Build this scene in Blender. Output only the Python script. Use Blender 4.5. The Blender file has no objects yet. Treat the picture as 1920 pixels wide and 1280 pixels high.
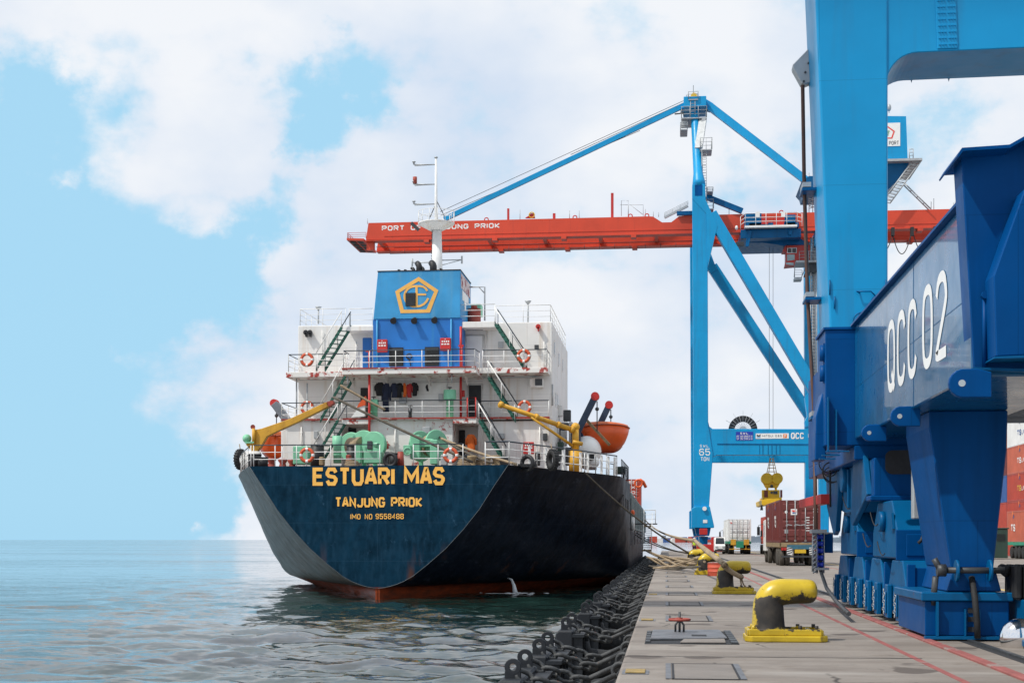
import bpy, bmesh, math, random
import numpy as np
from mathutils import Vector, Matrix, noise as mnoise

R = math.radians
rnd = random.Random(7)
scene = bpy.context.scene
col = scene.collection

# ------------------------------------------------------------------ camera
F = 2667.0
HV, VPU = 1011.0, 1248.0
YAW = math.atan((VPU - 960) / F)
SY, CY = math.sin(YAW), math.cos(YAW)
EYE = 1.6
cam_d = bpy.data.cameras.new('camera')
cam_d.lens = 50.0
cam_d.sensor_width = 36.0
cam_d.shift_y = (HV - 640) / 1920.0
cam_d.clip_start = 0.1
cam_d.clip_end = 20000
cam = bpy.data.objects.new('camera', cam_d)
cam.location = (0, 0, EYE)
cam.rotation_euler = (R(90), 0, YAW)
col.objects.link(cam)
scene.camera = cam


def at(u, v, Y):
    """point of the place seen at photo pixel (u, v) when it stands Y metres along the quay"""
    s = Y / (F * CY + (u - 960) * SY)
    return Vector((s * (-F * SY + (u - 960) * CY), Y, EYE + s * (HV - v)))


def ax(u, Y): return at(u, 0, Y).x
def az(v, Y, u=1000): return at(u, v, Y).z


# ------------------------------------------------------------------ light
SUN_DIR = Vector((-0.84, -0.55, 0)).normalized()
ELEV = R(56)
scene.view_settings.view_transform = 'Standard'
scene.view_settings.look = 'None'
scene.view_settings.exposure = 0.14
scene.view_settings.gamma = 1.0

world = bpy.data.worlds.new("World")
scene.world = world
world.use_nodes = True
wn, wl = world.node_tree.nodes, world.node_tree.links
wn.clear()


def nd(nodes, t, **kw):
    n = nodes.new(t)
    for k, v in kw.items():
        if k in ('inp',):
            for kk, vv in v.items():
                n.inputs[kk].default_value = vv
        else:
            setattr(n, k, v)
    return n


def build_sky():
    out = nd(wn, 'ShaderNodeOutputWorld')
    bg = nd(wn, 'ShaderNodeBackground', inp={'Strength': 0.1})
    wl.new(bg.outputs[0], out.inputs[0])
    sky = nd(wn, 'ShaderNodeTexSky', sky_type='NISHITA', sun_disc=False)
    sky.sun_elevation = ELEV
    sky.sun_rotation = math.atan2(SUN_DIR.x, SUN_DIR.y)
    sky.air_density = 1.0
    sky.dust_density = 1.2
    sky.ozone_density = 1.0
    hs = nd(wn, 'ShaderNodeMix', data_type='RGBA', blend_type='MIX')
    hs.inputs[0].default_value = 0.95
    wl.new(sky.outputs[0], hs.inputs[6])
    hs.inputs[7].default_value = (3.65, 6.5, 8.5, 1)
    tc = nd(wn, 'ShaderNodeTexCoord')
    vec = tc.outputs['Generated']

    def math_(op, a, b=None, c=None, clamp=False):
        n = nd(wn, 'ShaderNodeMath', operation=op, use_clamp=clamp)
        for i, x in enumerate((a, b, c)):
            if x is None: continue
            if isinstance(x, (int, float)): n.inputs[i].default_value = x
            else: wl.new(x, n.inputs[i])
        return n.outputs[0]
    # warped direction
    w = nd(wn, 'ShaderNodeTexNoise', inp={'Scale': 10.0, 'Detail': 7.0, 'Roughness': 0.62})
    wl.new(vec, w.inputs['Vector'])
    sub = nd(wn, 'ShaderNodeVectorMath', operation='SUBTRACT')
    wl.new(w.outputs['Color'], sub.inputs[0]); sub.inputs[1].default_value = (0.5, 0.5, 0.5)
    scl = nd(wn, 'ShaderNodeVectorMath', operation='SCALE'); scl.inputs['Scale'].default_value = 0.12
    wl.new(sub.outputs[0], scl.inputs[0])
    add = nd(wn, 'ShaderNodeVectorMath', operation='ADD')
    wl.new(vec, add.inputs[0]); wl.new(scl.outputs[0], add.inputs[1])
    wv = add.outputs[0]
    holes = [(-40, 400, 170, 1.0), (20, 560, 190, 1.0), (190, 570, 120, 1.0), (330, 580, 95, .95), (430, 540, 75, .8), (60, 760, 200, 1.1), (180, 900, 150, 1.0), (190, 780, 70, .6),
             (480, 470, 60, .75), (500, 410, 50, .6), (390, 940, 80, .9), (50, 150, 75, .85), (650, 180, 62, .8), (560, 165, 62, .85),
             (560, 245, 45, .7), (710, 190, 62, .75), (640, 80, 40, .5), (625, 262, 50, .7), (540, 350, 36, .5), (180, 225, 36, .35),
             (1450, 240, 90, .36), (1400, 320, 60, .32), (1700, 270, 110, .44), (1790, 240, 90, .40), (1680, 440, 80, .42), (1400, 870, 70, .25),
             (-260, 500, 300, 1.0), (-700, 300, 400, .9), (80, 1000, 130, .9), (260, 1010, 90, .7), (-120, 980, 150, .9), (325, 970, 38, -.75), (300, 992, 34, -.6), (235, 935, 36, -.5), (450, 965, 34, -.7), (225, 800, 60, -.25), (130, 330, 50, -.3), (180, 440, 45, -.2)]
    tot = None
    for (u, v, r, wt) in holes:
        d = Vector((-F * SY + (u - 960) * CY, F * CY + (u - 960) * SY, HV - v)).normalized()
        dist = nd(wn, 'ShaderNodeVectorMath', operation='DISTANCE')
        wl.new(wv, dist.inputs[0]); dist.inputs[1].default_value = d
        q = math_('DIVIDE', dist.outputs['Value'], r / F * 0.93)
        q = math_('MULTIPLY', q, q)
        q = math_('MULTIPLY', q, -1.0)
        g = math_('EXPONENT', q)
        g = math_('MULTIPLY', g, wt)
        tot = g if tot is None else math_('ADD', tot, g)
    n2 = nd(wn, 'ShaderNodeTexNoise', inp={'Scale': 14.0, 'Detail': 8.0, 'Roughness': 0.58})
    mp = nd(wn, 'ShaderNodeMapping'); mp.inputs['Scale'].default_value = (1, 1, 1.5)
    wl.new(vec, mp.inputs[0]); wl.new(mp.outputs[0], n2.inputs['Vector'])
    nz = math_('SUBTRACT', n2.outputs['Fac'], 0.5)
    sgn = math_('MULTIPLY', nz, 2.3)
    s = math_('SUBTRACT', tot, sgn)
    ramp = nd(wn, 'ShaderNodeMapRange', interpolation_type='SMOOTHSTEP')
    ramp.inputs['From Min'].default_value = 0.08; ramp.inputs['From Max'].default_value = 0.86
    wl.new(s, ramp.inputs['Value'])
    # cloud shade
    n3 = nd(wn, 'ShaderNodeTexNoise', inp={'Scale': 7.0, 'Detail': 5.0, 'Roughness': 0.5})
    wl.new(mp.outputs[0], n3.inputs['Vector'])
    cr = nd(wn, 'ShaderNodeValToRGB')
    cr.color_ramp.elements[0].position = 0.34; cr.color_ramp.elements[0].color = (6.0, 6.9, 8.2, 1)
    cr.color_ramp.elements[1].position = 0.62; cr.color_ramp.elements[1].color = (8.1, 8.35, 8.75, 1)
    wl.new(n3.outputs['Fac'], cr.inputs[0])
    mix = nd(wn, 'ShaderNodeMix', data_type='RGBA')
    wl.new(ramp.outputs[0], mix.inputs[0])
    wl.new(cr.outputs[0], mix.inputs[6])
    wl.new(hs.outputs[2], mix.inputs[7])
    wl.new(mix.outputs[2], bg.inputs['Color'])


build_sky()
sl = bpy.data.lights.new('sun', 'SUN')
sl.energy = 3.3
sl.angle = R(1.2)
sl.color = (1.0, 0.955, 0.88)
sun = bpy.data.objects.new('sun', sl)
sd = (SUN_DIR * math.cos(ELEV) + Vector((0, 0, math.sin(ELEV))))
sun.rotation_euler = sd.to_track_quat('Z', 'Y').to_euler()
sun.location = (-30, -30, 90)
col.objects.link(sun)


# ------------------------------------------------------------------ materials
def _mat(name):
    m = bpy.data.materials.new(name)
    m.use_nodes = True
    nt = m.node_tree
    b = nt.nodes['Principled BSDF']
    return m, nt.nodes, nt.links, b


def mixc(nodes, links, fac, a, b, mode='MIX'):
    n = nodes.new('ShaderNodeMix'); n.data_type = 'RGBA'; n.blend_type = mode
    for sock, x in ((n.inputs[0], fac), (n.inputs[6], a), (n.inputs[7], b)):
        if isinstance(x, (int, float)): sock.default_value = x
        elif isinstance(x, tuple): sock.default_value = (*x, 1) if len(x) == 3 else x
        else: links.new(x, sock)
    return n.outputs[2]


def noise_fac(nodes, links, vec, scale, detail, lo, hi, sc=(1, 1, 1), rough=0.55, inv=False):
    mp = nodes.new('ShaderNodeMapping'); mp.inputs['Scale'].default_value = sc
    links.new(vec, mp.inputs[0])
    n = nodes.new('ShaderNodeTexNoise'); n.inputs['Scale'].default_value = scale
    n.inputs['Detail'].default_value = detail; n.inputs['Roughness'].default_value = rough
    links.new(mp.outputs[0], n.inputs['Vector'])
    mr = nodes.new('ShaderNodeMapRange')
    mr.inputs['From Min'].default_value = lo; mr.inputs['From Max'].default_value = hi
    if inv:
        mr.inputs['To Min'].default_value = 1; mr.inputs['To Max'].default_value = 0
    links.new(n.outputs['Fac'], mr.inputs['Value'])
    return mr.outputs[0]


def paint(name, c, rough=.45, var=.25, scale=.8, rust=0.0, rustcol=(.16, .05, .022), rscale=2.0, streak=0.0, streakcol=(.2, .12, .07),
          metal=0.0, bump=0.0, bscale=20, spec=0.5, coat=0.0, seam=None, ripple=0.0):
    m, n, l, b = _mat(name)
    tc = n.new('ShaderNodeTexCoord'); v = tc.outputs['Object']
    f = noise_fac(n, l, v, scale, 6, .3, .7)
    dk = tuple(x * (1 - var) for x in c); lt = tuple(min(1, x * (1 + var * .5)) for x in c)
    cc = mixc(n, l, f, dk, lt)
    if streak > 0:
        s = noise_fac(n, l, v, 1.0, 6, .62 - streak * .3, .9 - streak * .15, sc=(2.2, 2.2, .16))
        cc = mixc(n, l, s, cc, streakcol)
    if rust > 0:
        t = .72 - rust * .3
        s = noise_fac(n, l, v, rscale, 9, t, t + .05, rough=.65)
        cc = mixc(n, l, s, cc, rustcol)
    if seam:
        br = n.new('ShaderNodeTexBrick'); br.inputs['Scale'].default_value = 1.0; br.inputs['Mortar Size'].default_value = .009
        br.inputs['Brick Width'].default_value = seam[0]; br.inputs['Row Height'].default_value = seam[1]
        br.inputs['Color1'].default_value = (0, 0, 0, 1); br.inputs['Color2'].default_value = (0, 0, 0, 1); br.inputs['Mortar'].default_value = (1, 1, 1, 1)
        sp = n.new('ShaderNodeSeparateXYZ'); l.new(v, sp.inputs[0]); cb = n.new('ShaderNodeCombineXYZ')
        ad = n.new('ShaderNodeMath'); ad.operation = 'ADD'; l.new(sp.outputs[0], ad.inputs[0]); l.new(sp.outputs[1], ad.inputs[1])
        l.new(ad.outputs[0], cb.inputs[0]); l.new(sp.outputs[2], cb.inputs[1]); l.new(cb.outputs[0], br.inputs['Vector'])
        mu = n.new('ShaderNodeMath'); mu.operation = 'MULTIPLY'; mu.inputs[1].default_value = .5; l.new(br.outputs['Color'], mu.inputs[0])
        cc = mixc(n, l, mu.outputs[0], cc, tuple(x * .55 for x in c))
    l.new(cc, b.inputs['Base Color'])
    if ripple > 0:
        nn = n.new('ShaderNodeTexNoise'); nn.inputs['Scale'].default_value = 1.1; nn.inputs['Detail'].default_value = 2
        l.new(v, nn.inputs['Vector'])
        bp = n.new('ShaderNodeBump'); bp.inputs['Strength'].default_value = ripple; bp.inputs['Distance'].default_value = .06
        l.new(nn.outputs['Fac'], bp.inputs['Height']); l.new(bp.outputs[0], b.inputs['Normal'])
    rr = noise_fac(n, l, v, scale * 3, 4, .2, .8)
    mr = n.new('ShaderNodeMapRange'); mr.inputs['To Min'].default_value = max(.03, rough - .1); mr.inputs['To Max'].default_value = min(1, rough + .12)
    l.new(rr, mr.inputs['Value']); l.new(mr.outputs[0], b.inputs['Roughness'])
    b.inputs['Metallic'].default_value = metal
    b.inputs['Specular IOR Level'].default_value = spec
    b.inputs['Coat Weight'].default_value = coat
    if bump > 0:
        nn = n.new('ShaderNodeTexNoise'); nn.inputs['Scale'].default_value = bscale; nn.inputs['Detail'].default_value = 5
        l.new(v, nn.inputs['Vector'])
        bp = n.new('ShaderNodeBump'); bp.inputs['Strength'].default_value = bump; bp.inputs['Distance'].default_value = .02
        l.new(nn.outputs['Fac'], bp.inputs['Height']); l.new(bp.outputs[0], b.inputs['Normal'])
    return m


M = {}
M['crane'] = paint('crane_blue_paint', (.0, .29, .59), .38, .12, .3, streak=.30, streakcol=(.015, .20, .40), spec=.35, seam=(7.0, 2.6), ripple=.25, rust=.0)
M['crane_dark'] = paint('crane_shaded_blue_paint', (.0, .068, .245), .40, .22, .5, streak=.40, streakcol=(.0, .04, .14), spec=.10, seam=(3.0, 1.9), ripple=.3, rust=.03, rscale=1.6)  # darker copy of the crane blue, shade on the near crane's lower parts painted in
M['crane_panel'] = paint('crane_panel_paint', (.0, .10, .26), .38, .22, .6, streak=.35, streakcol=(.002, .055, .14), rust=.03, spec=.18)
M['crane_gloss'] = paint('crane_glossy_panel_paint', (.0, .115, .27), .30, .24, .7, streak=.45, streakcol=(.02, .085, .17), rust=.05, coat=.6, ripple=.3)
M['boom_red'] = paint('boom_red_paint', (.62, .055, .018), .45, .14, .3, streak=.2, streakcol=(.42, .04, .02))
M['cab_red'] = paint('cab_red_paint', (.5, .03, .02), .45, .12)
M['white'] = paint('white_paint', (.80, .80, .78), .45, .07, .5)
M['marking_white'] = paint('white_marking_paint', (.82, .82, .80), .5, .06, 2.0)
M['ship_white'] = paint('ship_white_paint', (.78, .77, .74), .5, .10, .5, rust=.04, rscale=1.1, rustcol=(.32, .06, .03), streak=.30, streakcol=(.56, .45, .33), seam=(4.0, 1.5), ripple=.35)
M['ship_white_rusty'] = paint('ship_white_peeling_paint', (.78, .77, .73), .5, .10, .5, rust=.50, rscale=1.5, rustcol=(.36, .035, .022), streak=.22, streakcol=(.62, .5, .36))
M['edge_red'] = paint('chipped_red_primer', (.34, .035, .024), .6, .3, 1.5, rust=.42, rscale=1.3, rustcol=(.75, .73, .68))
M['deck_edge'] = paint('deck_edge_chipped_paint', (.78, .76, .72), .5, .10, .5, rust=.60, rscale=1.7, rustcol=(.36, .035, .022))
M['rail_white'] = paint('rail_white_paint', (.78, .78, .76), .5, .1, 2)
M['rail_dark'] = paint('rail_dark_paint', (.02, .035, .05), .5, .1, 2)
M['deck_green'] = paint('stair_green_paint', (.012, .11, .075), .5, .3, 2, rust=.06)
M['mint'] = paint('mint_green_paint', (.20, .52, .33), .5, .15, 1.5, rust=.05, rscale=3)
M['funnel_light'] = paint('funnel_light_blue_paint', (.035, .30, .60), .5, .22, .7, streak=.4, streakcol=(.12, .33, .48), rust=.05)
M['funnel_dark'] = paint('funnel_blue_paint', (.008, .16, .52), .45, .15, .6, streak=.3, streakcol=(.02, .20, .45))
M['emblem'] = paint('orange_yellow_paint', (.86, .46, .10), .5, .12, 1.5)
M['name_yellow'] = paint('name_lettering_paint', (.95, .50, .09), .5, .10, 2)
M['black'] = paint('black_paint', (.012, .013, .016), .55, .3, 2)
M['black_gloss'] = paint('dark_glass', (.015, .02, .025), .12, .2, 2)
M['rubber'] = paint('black_rubber', (.018, .019, .021), .75, .4, 3, bump=.3, bscale=14)
M['crane_yellow'] = paint('deck_crane_yellow_paint', (.64, .34, .025), .5, .25, 1.2, rust=.27, rscale=2.2, streak=.3, streakcol=(.30, .13, .02))
M['spreader_yellow'] = paint('spreader_yellow_paint', (.78, .46, .01), .45, .2, 1.2, rust=.05)
M['orange'] = paint('lifeboat_orange', (.74, .10, .012), .35, .18, 1.0)
M['orange_cloth'] = paint('orange_cloth', (.62, .12, .015), .85, .2, 3)
M['red'] = paint('red_paint', (.50, .022, .018), .45, .15, 2)
M['red_brown'] = paint('bollard_red_primer', (.33, .055, .035), .6, .25, 2)
M['grey_steel'] = paint('galvanised_steel', (.42, .44, .45), .5, .2, 2, metal=.3)
M['dark_steel'] = paint('dark_steel', (.07, .075, .08), .5, .3, 2, metal=.5)
M['davit_blue'] = paint('davit_dark_blue_paint', (.022, .045, .09), .5, .2, 1)
M['fender_steel'] = paint('fender_panel_paint', (.009, .012, .017), .6, .3, 1.5, rust=.14, rscale=3, bump=.2)
M['chain'] = paint('weathered_chain_steel', (.075, .078, .08), .66, .55, 6, rust=.25, rscale=4, metal=.25, bump=.4, bscale=30)
M['rope'] = paint('mooring_rope', (.33, .25, .16), .9, .35, 3, bump=.9, bscale=26)
M['rope_dark'] = paint('dark_mooring_rope', (.10, .085, .065), .9, .35, 3, bump=.9, bscale=26)
M['cable'] = paint('black_cable', (.02, .02, .022), .6, .2, 3)
M['cable_brown'] = paint('brown_cable', (.10, .045, .03), .6, .2, 3)
M['cont_red'] = paint('container_maroon_paint', (.155, .03, .026), .5, .25, .9, rust=.14, rscale=1.4, streak=.25, streakcol=(.2, .05, .04))
M['cont_red_b'] = paint('container_red_paint', (.42, .055, .03), .5, .18, .9, streak=.2, streakcol=(.3, .05, .04))
M['cont_salmon'] = paint('container_salmon_paint', (.50, .12, .065), .5, .18, .9, streak=.2, streakcol=(.38, .10, .07))
M['cont_white'] = paint('container_white_paint', (.74, .75, .74), .5, .12, .9, streak=.25, streakcol=(.5, .46, .42))
M['cont_blue'] = paint('container_blue_paint', (.035, .10, .30), .5, .18, .9)
M['cont_orange'] = paint('container_orange_paint', (.75, .22, .02), .5, .15, .9)
M['cont_slate'] = paint('container_slate_paint', (.07, .12, .125), .5, .2, .9, streak=.2)
M['green_dark'] = paint('dark_green_paint', (.022, .05, .036), .5, .2, 1)
M['truck_green'] = paint('truck_green_paint', (.02, .28, .16), .5, .2, 2)
M['tyre'] = paint('tyre_rubber', (.022, .021, .02), .85, .4, 4)
M['tyre_dusty'] = paint('dusty_tyre_rubber', (.085, .075, .062), .9, .35, 4)
M['blue_roller'] = paint('blue_roller_plastic', (.01, .04, .42), .35, .1, 2)
M['hivis'] = paint('hi_vis_cloth', (.55, .78, .04), .8, .1, 5)
M['skin'] = paint('skin', (.32, .17, .10), .6, .1, 5)
M['navy_cloth'] = paint('navy_cloth', (.018, .025, .055), .9, .3, 4)
M['black_cloth'] = paint('black_cloth', (.015, .015, .017), .9, .3, 4)
M['red_cloth'] = paint('red_cloth', (.42, .03, .03), .9, .2, 4)
M['white_plastic'] = paint('white_plastic', (.80, .80, .80), .4, .05, 2)
M['sign_blue'] = paint('sign_blue_paint', (.01, .035, .36), .45, .05, 2)
M['logo_orange'] = paint('logo_orange_paint', (.80, .20, .04), .5, .05, 2)
M['logo_red'] = paint('logo_red_paint', (.75, .05, .03), .5, .05, 2)
M['logo_green'] = paint('logo_green_paint', (.04, .3, .12), .5, .05, 2)
M['sign_dark'] = paint('sign_dark_paint', (.03, .03, .04), .5, .05, 2)
M['plate_yellow'] = paint('number_plate_yellow', (.70, .45, .02), .5, .1, 2)
M['timber'] = paint('weathered_timber', (.30, .22, .12), .8, .35, 4)
M['chrome'] = paint('chrome', (.86, .86, .87), .06, .05, 2, metal=1.0)
M['slot'] = paint('dark_slot', (.025, .026, .03), .8, .3, 5)
M['plate'] = paint('steel_trench_plate', (.17, .175, .19), .55, .3, 3, rust=.12, metal=.3)
M['brass'] = paint('worn_yellow_grate', (.33, .23, .08), .55, .35, 5, rust=.2)
M['line_red'] = paint('worn_red_line_paint', (.30, .09, .08), .75, .3, 2, rust=.5, rustcol=(.26, .2, .18), rscale=1.5)


def hull_mat(name, top, var, spec=.4):
    m, n, l, b = _mat(name)
    tc = n.new('ShaderNodeTexCoord'); v = tc.outputs['Object']
    c = mixc(n, l, noise_fac(n, l, v, .55, 8, .3, .72, rough=.65), tuple(x * (1 - var) for x in top), tuple(x * (1 + var) for x in top))
    c = mixc(n, l, noise_fac(n, l, v, 3.0, 8, .45, .8, sc=(1, 1, .35)), c, tuple(x * 1.5 + .006 for x in top))
    # scuffs
    c = mixc(n, l, noise_fac(n, l, v, 1.4, 10, .60, .66, sc=(1, .25, .6), rough=.72), c, tuple(x * 1.9 + .014 for x in top))
    c = mixc(n, l, noise_fac(n, l, v, .7, 6, .56, .70, sc=(1, 1, .8), rough=.6), c, tuple(x * .55 for x in top))
    # plate seams
    br = n.new('ShaderNodeTexBrick')
    br.inputs['Scale'].default_value = 1.0; br.inputs['Mortar Size'].default_value = .008
    br.inputs['Brick Width'].default_value = 5.5; br.inputs['Row Height'].default_value = 2.05
    br.inputs['Color1'].default_value = (0, 0, 0, 1); br.inputs['Color2'].default_value = (0, 0, 0, 1); br.inputs['Mortar'].default_value = (1, 1, 1, 1)
    sp = n.new('ShaderNodeSeparateXYZ'); l.new(v, sp.inputs[0])
    cb = n.new('ShaderNodeCombineXYZ')
    ad = n.new('ShaderNodeMath'); ad.operation = 'ADD'; l.new(sp.outputs[0], ad.inputs[0]); l.new(sp.outputs[1], ad.inputs[1])
    l.new(ad.outputs[0], cb.inputs[0]); l.new(sp.outputs[2], cb.inputs[1])
    l.new(cb.outputs[0], br.inputs['Vector'])
    sm = n.new('ShaderNodeMath'); sm.operation = 'MULTIPLY'; sm.inputs[1].default_value = .35; l.new(br.outputs['Color'], sm.inputs[0])
    c = mixc(n, l, sm.outputs[0], c, tuple(x * 2.2 + .03 for x in top))
    # rust streaks running down, stronger towards the water line
    hz = n.new('ShaderNodeMapRange'); hz.inputs['From Min'].default_value = 3.2; hz.inputs['From Max'].default_value = .5
    l.new(sp.outputs[2], hz.inputs['Value'])
    st = noise_fac(n, l, v, 1.0, 6, .60, .80, sc=(.9, .9, .22))
    mm = n.new('ShaderNodeMath'); mm.operation = 'MULTIPLY'; l.new(st, mm.inputs[0]); l.new(hz.outputs[0], mm.inputs[1])
    c = mixc(n, l, mm.outputs[0], c, (.15, .055, .02))
    # boot topping
    jig = n.new('ShaderNodeTexNoise'); jig.inputs['Scale'].default_value = .8; jig.inputs['Detail'].default_value = 4; l.new(v, jig.inputs['Vector'])
    ja = n.new('ShaderNodeMath'); ja.operation = 'MULTIPLY_ADD'; ja.inputs[1].default_value = .25; l.new(jig.outputs['Fac'], ja.inputs[0]); l.new(sp.outputs[2], ja.inputs[2])
    bt = n.new('ShaderNodeMapRange'); bt.inputs['From Min'].default_value = .80; bt.inputs['From Max'].default_value = .72
    l.new(ja.outputs[0], bt.inputs['Value'])
    rustc = mixc(n, l, noise_fac(n, l, v, 1.2, 7, .3, .7, sc=(1, 1, 3)), (.30, .055, .018), (.11, .035, .02))
    b.inputs['Specular IOR Level'].default_value = spec
    b.inputs['IOR'].default_value = 1.2 if spec < .3 else 1.45
    c = mixc(n, l, bt.outputs[0], c, rustc)
    l.new(c, b.inputs['Base Color'])
    rr = noise_fac(n, l, v, 1.2, 6, .2, .8)
    mr = n.new('ShaderNodeMapRange'); mr.inputs['To Min'].default_value = .33; mr.inputs['To Max'].default_value = .55
    l.new(rr, mr.inputs['Value']); l.new(mr.outputs[0], b.inputs['Roughness'])
    nn = n.new('ShaderNodeTexNoise'); nn.inputs['Scale'].default_value = .5; nn.inputs['Detail'].default_value = 3
    l.new(v, nn.inputs['Vector'])
    bp = n.new('ShaderNodeBump'); bp.inputs['Strength'].default_value = .4; bp.inputs['Distance'].default_value = .16
    l.new(nn.outputs['Fac'], bp.inputs['Height']); l.new(bp.outputs[0], b.inputs['Normal'])
    return m


M['hull'] = hull_mat('hull_black_paint', (.005, .009, .017), .6, .22)
M['hull_port'] = hull_mat('hull_port_sheen_paint', (.075, .08, .077), .7, .5)  # hull black lightened to grey; grazing sheen of the port flank put into the colour
M['transom'] = hull_mat('transom_navy_paint', (.005, .029, .055), .6, .15)


def bollard_mat():
    m, n, l, b = _mat('bollard_yellow_paint_worn_to_black')
    tc = n.new('ShaderNodeTexCoord'); v = tc.outputs['Object']
    yel = mixc(n, l, noise_fac(n, l, v, 2.5, 7, .3, .7), (.40, .275, .012), (.62, .44, .02))
    yel = mixc(n, l, noise_fac(n, l, v, 3.0, 8, .62, .70, sc=(1.5, 1.5, .6)), yel, (.15, .085, .03))
    yel = mixc(n, l, noise_fac(n, l, v, 7.0, 9, .66, .70, rough=.7), yel, (.09, .05, .025))
    sp = n.new('ShaderNodeSeparateXYZ'); l.new(v, sp.inputs[0])
    nz = n.new('ShaderNodeTexNoise'); nz.inputs['Scale'].default_value = 5; nz.inputs['Detail'].default_value = 9; nz.inputs['Roughness'].default_value = .7
    l.new(v, nz.inputs['Vector'])

    def rng(sock, a, b_, amp):
        ad = n.new('ShaderNodeMath'); ad.operation = 'MULTIPLY_ADD'; ad.inputs[1].default_value = amp
        l.new(nz.outputs['Fac'], ad.inputs[0]); l.new(sock, ad.inputs[2])
        mr = n.new('ShaderNodeMapRange'); mr.inputs['From Min'].default_value = a; mr.inputs['From Max'].default_value = b_
        l.new(ad.outputs[0], mr.inputs['Value']); return mr.outputs[0]
    low = rng(sp.outputs[2], 1.03, 1.00, .60)      # below the bend
    hi = rng(sp.outputs[2], .31, .33, .25)        # above the foot
    lf = rng(sp.outputs[0], -.22, -.19, .34)        # leave the seaward edge yellow
    a = n.new('ShaderNodeMath'); a.operation = 'MULTIPLY'; l.new(low, a.inputs[0]); l.new(hi, a.inputs[1])
    a2 = n.new('ShaderNodeMath'); a2.operation = 'MULTIPLY'; l.new(a.outputs[0], a2.inputs[0]); l.new(lf, a2.inputs[1])
    blk = mixc(n, l, noise_fac(n, l, v, 4, 8, .35, .7), (.012, .011, .011), (.055, .045, .035))
    c = mixc(n, l, a2.outputs[0], yel, blk)
    l.new(c, b.inputs['Base Color'])
    mr = n.new('ShaderNodeMapRange'); mr.inputs['To Min'].default_value = .3; mr.inputs['To Max'].default_value = .6
    l.new(a2.outputs[0], mr.inputs['Value']); l.new(mr.outputs[0], b.inputs['Roughness'])
    bp = n.new('ShaderNodeBump'); bp.inputs['Strength'].default_value = .35; bp.inputs['Distance'].default_value = .01
    l.new(nz.outputs['Fac'], bp.inputs['Height']); l.new(bp.outputs[0], b.inputs['Normal'])
    return m


M['bollard'] = bollard_mat()


def concrete_mat():
    m, n, l, b = _mat('quay_concrete')
    tc = n.new('ShaderNodeTexCoord'); v = tc.outputs['Object']
    c = mixc(n, l, noise_fac(n, l, v, .22, 8, .3, .7, rough=.6), (.17, .145, .125), (.32, .285, .25))
    c = mixc(n, l, noise_fac(n, l, v, 1.2, 9, .48, .75, sc=(.5, 1, 1), rough=.65), c, (.135, .11, .092))
    c = mixc(n, l, noise_fac(n, l, v, 9, 8, .55, .8), c, (.17, .15, .135))
    c = mixc(n, l, noise_fac(n, l, v, 1.0, 8, .50, .72, sc=(.35, 3.2, 1), rough=.6), c, (.20, .165, .14))
    c = mixc(n, l, noise_fac(n, l, v, 1.0, 6, .60, .75, sc=(.12, .45, 1), rough=.6), c, (.34, .315, .285))
    c = mixc(n, l, noise_fac(n, l, v, .5, 6, .66, .74, sc=(1, .35, 1), rough=.7), c, (.085, .068, .056))
    c = mixc(n, l, noise_fac(n, l, v, 1.0, 9, .585, .63, sc=(.55, 1.4, 1), rough=.7), c, (.18, .15, .125))
    # patch repairs and fine cracks
    vo = n.new('ShaderNodeTexVoronoi'); vo.feature = 'DISTANCE_TO_EDGE'; vo.inputs['Scale'].default_value = .42
    wz = n.new('ShaderNodeTexNoise'); wz.inputs['Scale'].default_value = 1.6; wz.inputs['Detail'].default_value = 6; l.new(v, wz.inputs['Vector'])
    wa = n.new('ShaderNodeVectorMath'); wa.operation = 'MULTIPLY_ADD'; wa.inputs[1].default_value = (.5, .5, 0); l.new(wz.outputs['Color'], wa.inputs[0]); l.new(v, wa.inputs[2])
    l.new(wa.outputs[0], vo.inputs['Vector'])
    ck = n.new('ShaderNodeMapRange'); ck.inputs['From Min'].default_value = .010; ck.inputs['From Max'].default_value = .002; l.new(vo.outputs['Distance'], ck.inputs['Value'])
    cf = n.new('ShaderNodeMath'); cf.operation = 'MULTIPLY'; l.new(ck.outputs[0], cf.inputs[0]); l.new(noise_fac(n, l, v, .35, 4, .52, .60), cf.inputs[1])
    c = mixc(n, l, cf.outputs[0], c, (.05, .042, .036))
    c = mixc(n, l, noise_fac(n, l, v, .8, 3, .64, .66, rough=.4), c, (.10, .082, .07))
    c = mixc(n, l, noise_fac(n, l, v, 2.2, 10, .70, .73, rough=.75), c, (.42, .40, .37))
    l.new(c, b.inputs['Base Color'])
    b.inputs['Roughness'].default_value = .82
    nn = n.new('ShaderNodeTexNoise'); nn.inputs['Scale'].default_value = 18; nn.inputs['Detail'].default_value = 8
    l.new(v, nn.inputs['Vector'])
    bp = n.new('ShaderNodeBump'); bp.inputs['Strength'].default_value = .35; bp.inputs['Distance'].default_value = .012
    l.new(nn.outputs['Fac'], bp.inputs['Height']); l.new(bp.outputs[0], b.inputs['Normal'])
    return m


M['concrete'] = concrete_mat()
M['lid'] = paint('trench_lid_concrete', (.215, .19, .17), .8, .22, 1.2, streak=.0, bump=.3)


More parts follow.
